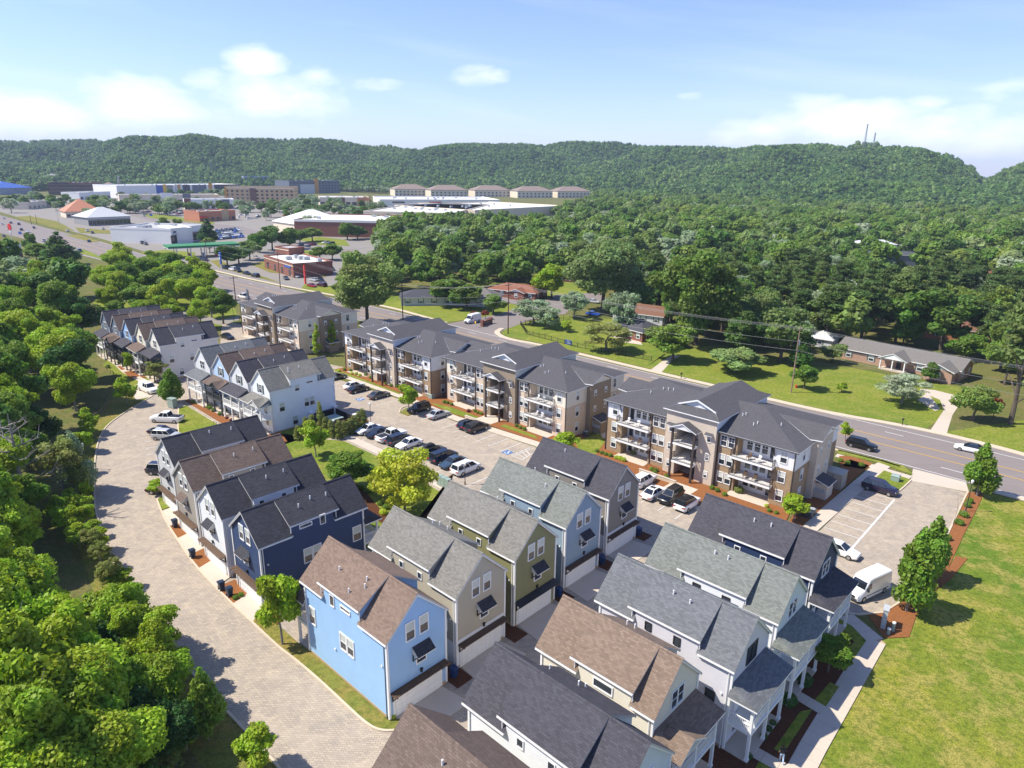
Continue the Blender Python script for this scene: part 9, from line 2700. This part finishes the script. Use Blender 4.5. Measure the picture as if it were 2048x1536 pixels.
s1 = thing('round_sign', 'red oval restaurant sign on a pole at the left', 'sign', (*(-294.19,408.26), 0), R(-30))
MB().cyl((0, -.2, 7.5), (0, .2, 7.5), 1.9, n=16).build('sign_face', M['redsign'], s1)
MB().box(-.15, -.15, 0, .15, .15, 6).box(-1.4, -.2, 4.2, 1.4, .2, 5.2).build('post', M['f_lightgrey'], s1)
s1 = thing('entrance_sign', 'low brick entrance sign on the planted island of the side street', 'sign', (*(-7.77,198.22), 0), math.atan2((-6.79,199.66)[1] - (-8.71,196.13)[1], (-6.79,199.66)[0] - (-8.71,196.13)[0]))
MB().box(-2.2, -.25, 0, 2.2, .25, 1.5).build('wall', M['red_brick'], s1)
for x in (-2.5, 2.5):
    MB().box(x - .35, -.38, 0, x + .35, .38, 1.9).build('pier', M['red_brick'], s1)
pl_ = MB().box(-1.6, -.29, .55, 1.6, -.25, 1.25)
pl_.build('plaque', M['f_dark'], s1)
lt = MB()
for k in range(9):
    lt.box(-1.35 + k * .31, -.31, .8, -1.17 + k * .31, -.29, 1.02)
lt.build('lettering', M['f_tan'], s1)
s1 = thing('warning_sign', 'small yellow round sign before the brick entrance sign', 'sign', (*(-10.81,194.65), 0), R(-60))
MB().cyl((0, 0, 0), (0, 0, 1.6), .04).build('post', M['lgrey'], s1)
MB().cyl((0, -.05, 1.5), (0, -.02, 1.5), .4, n=12).build('sign_face', M['f_yellow'], s1)
for p, lb in (((71.69,118.51), 'black post mailbox at the end of the ranch house drive'), ((37.45,146.02), 'black post mailbox beside the road near the pale drive')):
    q = thing('mailbox', lb, 'mailbox', (*p, .1), R(-40))
    MB().box(-.06, -.06, 0, .06, .06, 1.0).build('post', M['black'], q)
    MB().box(-.14, -.28, 1.0, .14, .28, 1.28).build('box', M['black'], q)
q = thing('fire_hydrant', 'red fire hydrant by the foot of the tall utility pole', 'hydrant', (*(60.85,140.64), .0))
MB().cyl((0, 0, 0), (0, 0, .65), .16, .15).cyl((0, 0, .65), (0, 0, .8), .15, .05).build('body', M['redsign'], q)
MB().cyl((-.28, 0, .48), (.28, 0, .48), .08).build('outlet', M['redsign'], q)
q = thing('flag', 'red and white striped flag on the balcony of the flag-end house', 'flag', (*(-63.15,126.6), 3.4), R(-20))
MB().cyl((0, 0, 0), (1.1, 0, 1.1), .02).build('pole', M['white'], q)
fg = MB()
for i in range(7):
    fg.face([(1.05 - .0 * i, -.0, 1.0 - i * .0)] * 0 or [(.35 + i * .1, .02 * (i % 2), .35 + i * .1), (.45 + i * .1, .02 * ((i + 1) % 2), .45 + i * .1), (.55 + i * .06, .02 * ((i + 1) % 2), -.75 + i * .09), (.45 + i * .06, .02 * (i % 2), -.85 + i * .09)], i % 2)
fg.build('cloth', [M['redsign'], M['white']], q)
# lattice masts on the ridge
for (x, y, z), h, lb in MASTS:
    q = thing('radio_mast', lb, 'radio mast', (x, y, z))
    m_ = MB()
    for sx, sy in ((-1, -1), (1, -1), (1, 1), (-1, 1)):
        m_.bar((sx * 1.6, sy * 1.6, 0), (sx * .4, sy * .4, h), .35, .35)
    for k in range(12):
        a, b = k / 12, (k + 1) / 12
        f = lambda t, s_: (s_ * (1.6 - 1.2 * t), -(1.6 - 1.2 * t), h * t)
        m_.bar(f(a, -1), f(b, 1), .22, .22)
        m_.bar(f(a, 1), f(b, -1), .22, .22)
    m_.build('lattice', M['f_grey'], q)
    MB().box(-1.3, -1.3, h * .93, 1.3, 1.3, h * .98).build('antenna', M['f_lightgrey'], q)
# handrails at the stoops and the walk
for a, b, lb in (((20.95,97.42), (23.67,93.24), 'thin black handrail on the low wall before the stair of the nearest block'), ((-52.13,112.62), (-49.9,111.02), 'short black handrail beside the porch walk of the northern row')):
    q = thing('handrail', lb, 'handrail', (*a, .1), math.atan2(b[1] - a[1], b[0] - a[0]))
    d = math.dist(a, b)
    MB().box(0, -.02, .85, d, .02, .9).build('rail', M['black'], q)
    for i in range(4):
        MB().box(i * d / 3 - .02, -.02, 0, i * d / 3 + .02, .02, .86).build('post', M['black'], q)
for c, lb in (((21.94,93.87), 'low pale retaining wall before the stair of the nearest block'), ((-6.12,116.39), 'low pale retaining wall before the stair of the cream block')):
    q = thing('retaining_wall', lb, 'wall', (*c, 0), R(-42.9))
    MB().box(-3.2, -.12, 0, 3.0, .12, .62).build('wall', M['kerb'], q)
    MB().box(-3.25, -.17, .62, 3.05, .17, .7).build('coping', M['concrete'], q)


# chairs on the balconies and terraces
def chair(loc, rz, label, mat, group):
    t = thing('chair', label, 'chair', loc, rz, group)
    MB().box(-.25, -.25, .38, .25, .25, .44).build('seat', M[mat], t)
    MB().hexa([(-.25, .2, .44), (.25, .2, .44), (.25, .26, .44), (-.25, .26, .44), (-.25, .34, .98), (.25, .34, .98), (.25, .38, .98), (-.25, .38, .98)]).build('backrest', M[mat], t)
    lm = shared(('chairleg', mat), lambda: MB().box(-.025, -.025, 0, .025, .025, .38).mesh('leg', M[mat]))
    for x in (-.22, .22):
        for y in (-.22, .22):
            link('leg', lm, t, (x, y, 0))


for (bx, by, ba, mats_) in ((15.43, 105.03, -42.4, ('white', 'wood')), (-13.0, 129.66, -43.3, ('lgrey', 'white')), (-37.88, 150.41, -43.8, ('black', 'wood'))):
    ca, sa = math.cos(R(ba)), math.sin(R(ba))
    for lx, zz, mt in ((4.2, 5.7, mats_[0]), (6.2, 5.7, mats_[0]), (5.0, 2.85, mats_[1]), (6.6, 2.85, mats_[1]), (24.2, 5.7, mats_[1]), (25.6, 5.7, mats_[0]), (24.0, 2.85, mats_[1]), (25.4, 2.85, mats_[1])):
        chair((bx + ca * lx + sa * .3, by + sa * lx - ca * .3, zz), R(ba + random.uniform(-25, 25) + 0), {'white': 'white chair on an apartment balcony', 'wood': 'brown wooden chair on an apartment balcony', 'lgrey': 'grey chair on an apartment balcony', 'black': 'black chair on an apartment balcony'}[mt], mt, 'balcony chairs: ' + mt)


# ---------------------------------------------------------------- the person on the walk
def person(loc, rz):
    t = thing('person', 'person with dark hair, black top and pale jeans walking by the porch walk', 'person', (loc[0], loc[1], .1), rz)

    def skin_mesh(name, pts, edges, mat, lv=2):
        me = bpy.data.meshes.new(name)
        me.from_pydata([p[:3] for p in pts], edges, [])
        o = bpy.data.objects.new(name, me)
        COL.objects.link(o)
        sk = o.modifiers.new('skin', 'SKIN')
        for i, p in enumerate(pts):
            me.skin_vertices[0].data[i].radius = (p[3], p[4] if len(p) > 4 else p[3])
        me.skin_vertices[0].data[0].use_root = True
        sb = o.modifiers.new('sub', 'SUBSURF')
        sb.levels = sb.render_levels = lv
        dg = bpy.context.evaluated_depsgraph_get()
        m2 = bpy.data.meshes.new_from_object(o.evaluated_get(dg))
        bpy.data.objects.remove(o)
        m2.name = name
        m2.materials.clear()
        for m in (mat if isinstance(mat, list) else [mat]):
            m2.materials.append(M[m])
        m2.polygons.foreach_set('use_smooth', [True] * len(m2.polygons))
        return m2
    # x forward; walking, left leg ahead
    P_ = [(0, 0, .95, .15, .12), (0, 0, 1.15, .13, .10), (0.02, 0, 1.36, .16, .11), (.03, 0, 1.48, .06, .06), (.05, 0, 1.56, .055, .055), (.06, 0, 1.66, .095, .085),
          (.0, .18, 1.40, .055), (-.10, .24, 1.15, .042), (.06, .26, .95, .034), (.12, .26, .88, .03),
          (.02, -.18, 1.40, .055), (.10, -.24, 1.15, .042), (.30, -.22, 1.02, .034), (.38, -.21, 1.0, .03),
          (.0, .09, .88, .095), (.14, .10, .50, .07), (.20, .10, .10, .048), (.34, .10, .05, .042),
          (.0, -.09, .88, .095), (.02, -.10, .50, .07), (-.22, -.10, .16, .048), (-.12, -.10, .06, .042)]
    E_ = [(0, 1), (1, 2), (2, 3), (3, 4), (4, 5), (2, 6), (6, 7), (7, 8), (8, 9), (2, 10), (10, 11), (11, 12), (12, 13), (0, 14), (14, 15), (15, 16), (16, 17), (0, 18), (18, 19), (19, 20), (20, 21)]
    me = skin_mesh('body', P_, E_, ['skin', 'shirt', 'denim', 'white'])
    for p in me.polygons:
        c = p.center
        p.material_index = 3 if c.z < .09 else 2 if c.z < .97 and abs(c.y) < .21 else 1 if .97 <= c.z < 1.47 and (abs(c.y) < .23 or c.z > 1.2) else 0
    link('body', me, t)
    hr = skin_mesh('hair', [(.03, 0, 1.71, .105, .10), (-.02, 0, 1.62, .10, .09), (-.05, 0, 1.46, .08, .05)], [(0, 1), (1, 2)], 'hair', 1)
    link('hair', hr, t)
    for s_ in (-1, 1):
        link('eye', MB().cyl((.145, s_ * .035, 1.665), (.155, s_ * .035, 1.665), .012, n=6).mesh('eye', M['black']), t)
    link('nose', MB().hexa([(.14, -.012, 1.625), (.175, -.012, 1.625), (.175, .012, 1.625), (.14, .012, 1.625), (.14, -.008, 1.665), (.155, -.006, 1.665), (.155, .006, 1.665), (.14, .008, 1.665)]).mesh('nose', M['skin']), t)
    link('mouth', MB().box(.143, -.025, 1.595, .152, .025, 1.605).mesh('mouth', M['redsign']), t)
    fm = MB()
    for s_, (hx, hy, hz) in ((1, (.13, .26, .86)), (-1, (.40, -.21, .995))):
        for k in range(4):
            y = hy + (k - 1.5) * .018
            fm.cyl((hx, y, hz), (hx + .03, y, hz - .05 + .006 * abs(k - 1.2)), .009, .007, 5).cyl((hx + .03, y, hz - .05), (hx + .02, y, hz - .085 + .008 * abs(k - 1.2)), .008, .006, 5)
        fm.cyl((hx - .02, hy - .02 * s_, hz + .01), (hx + .03, hy - .05 * s_, hz - .03), .010, .008, 5)
    link('hand', fm.mesh('hand', M['skin']), t)
    return t


person((21.36,42.31), R(75))
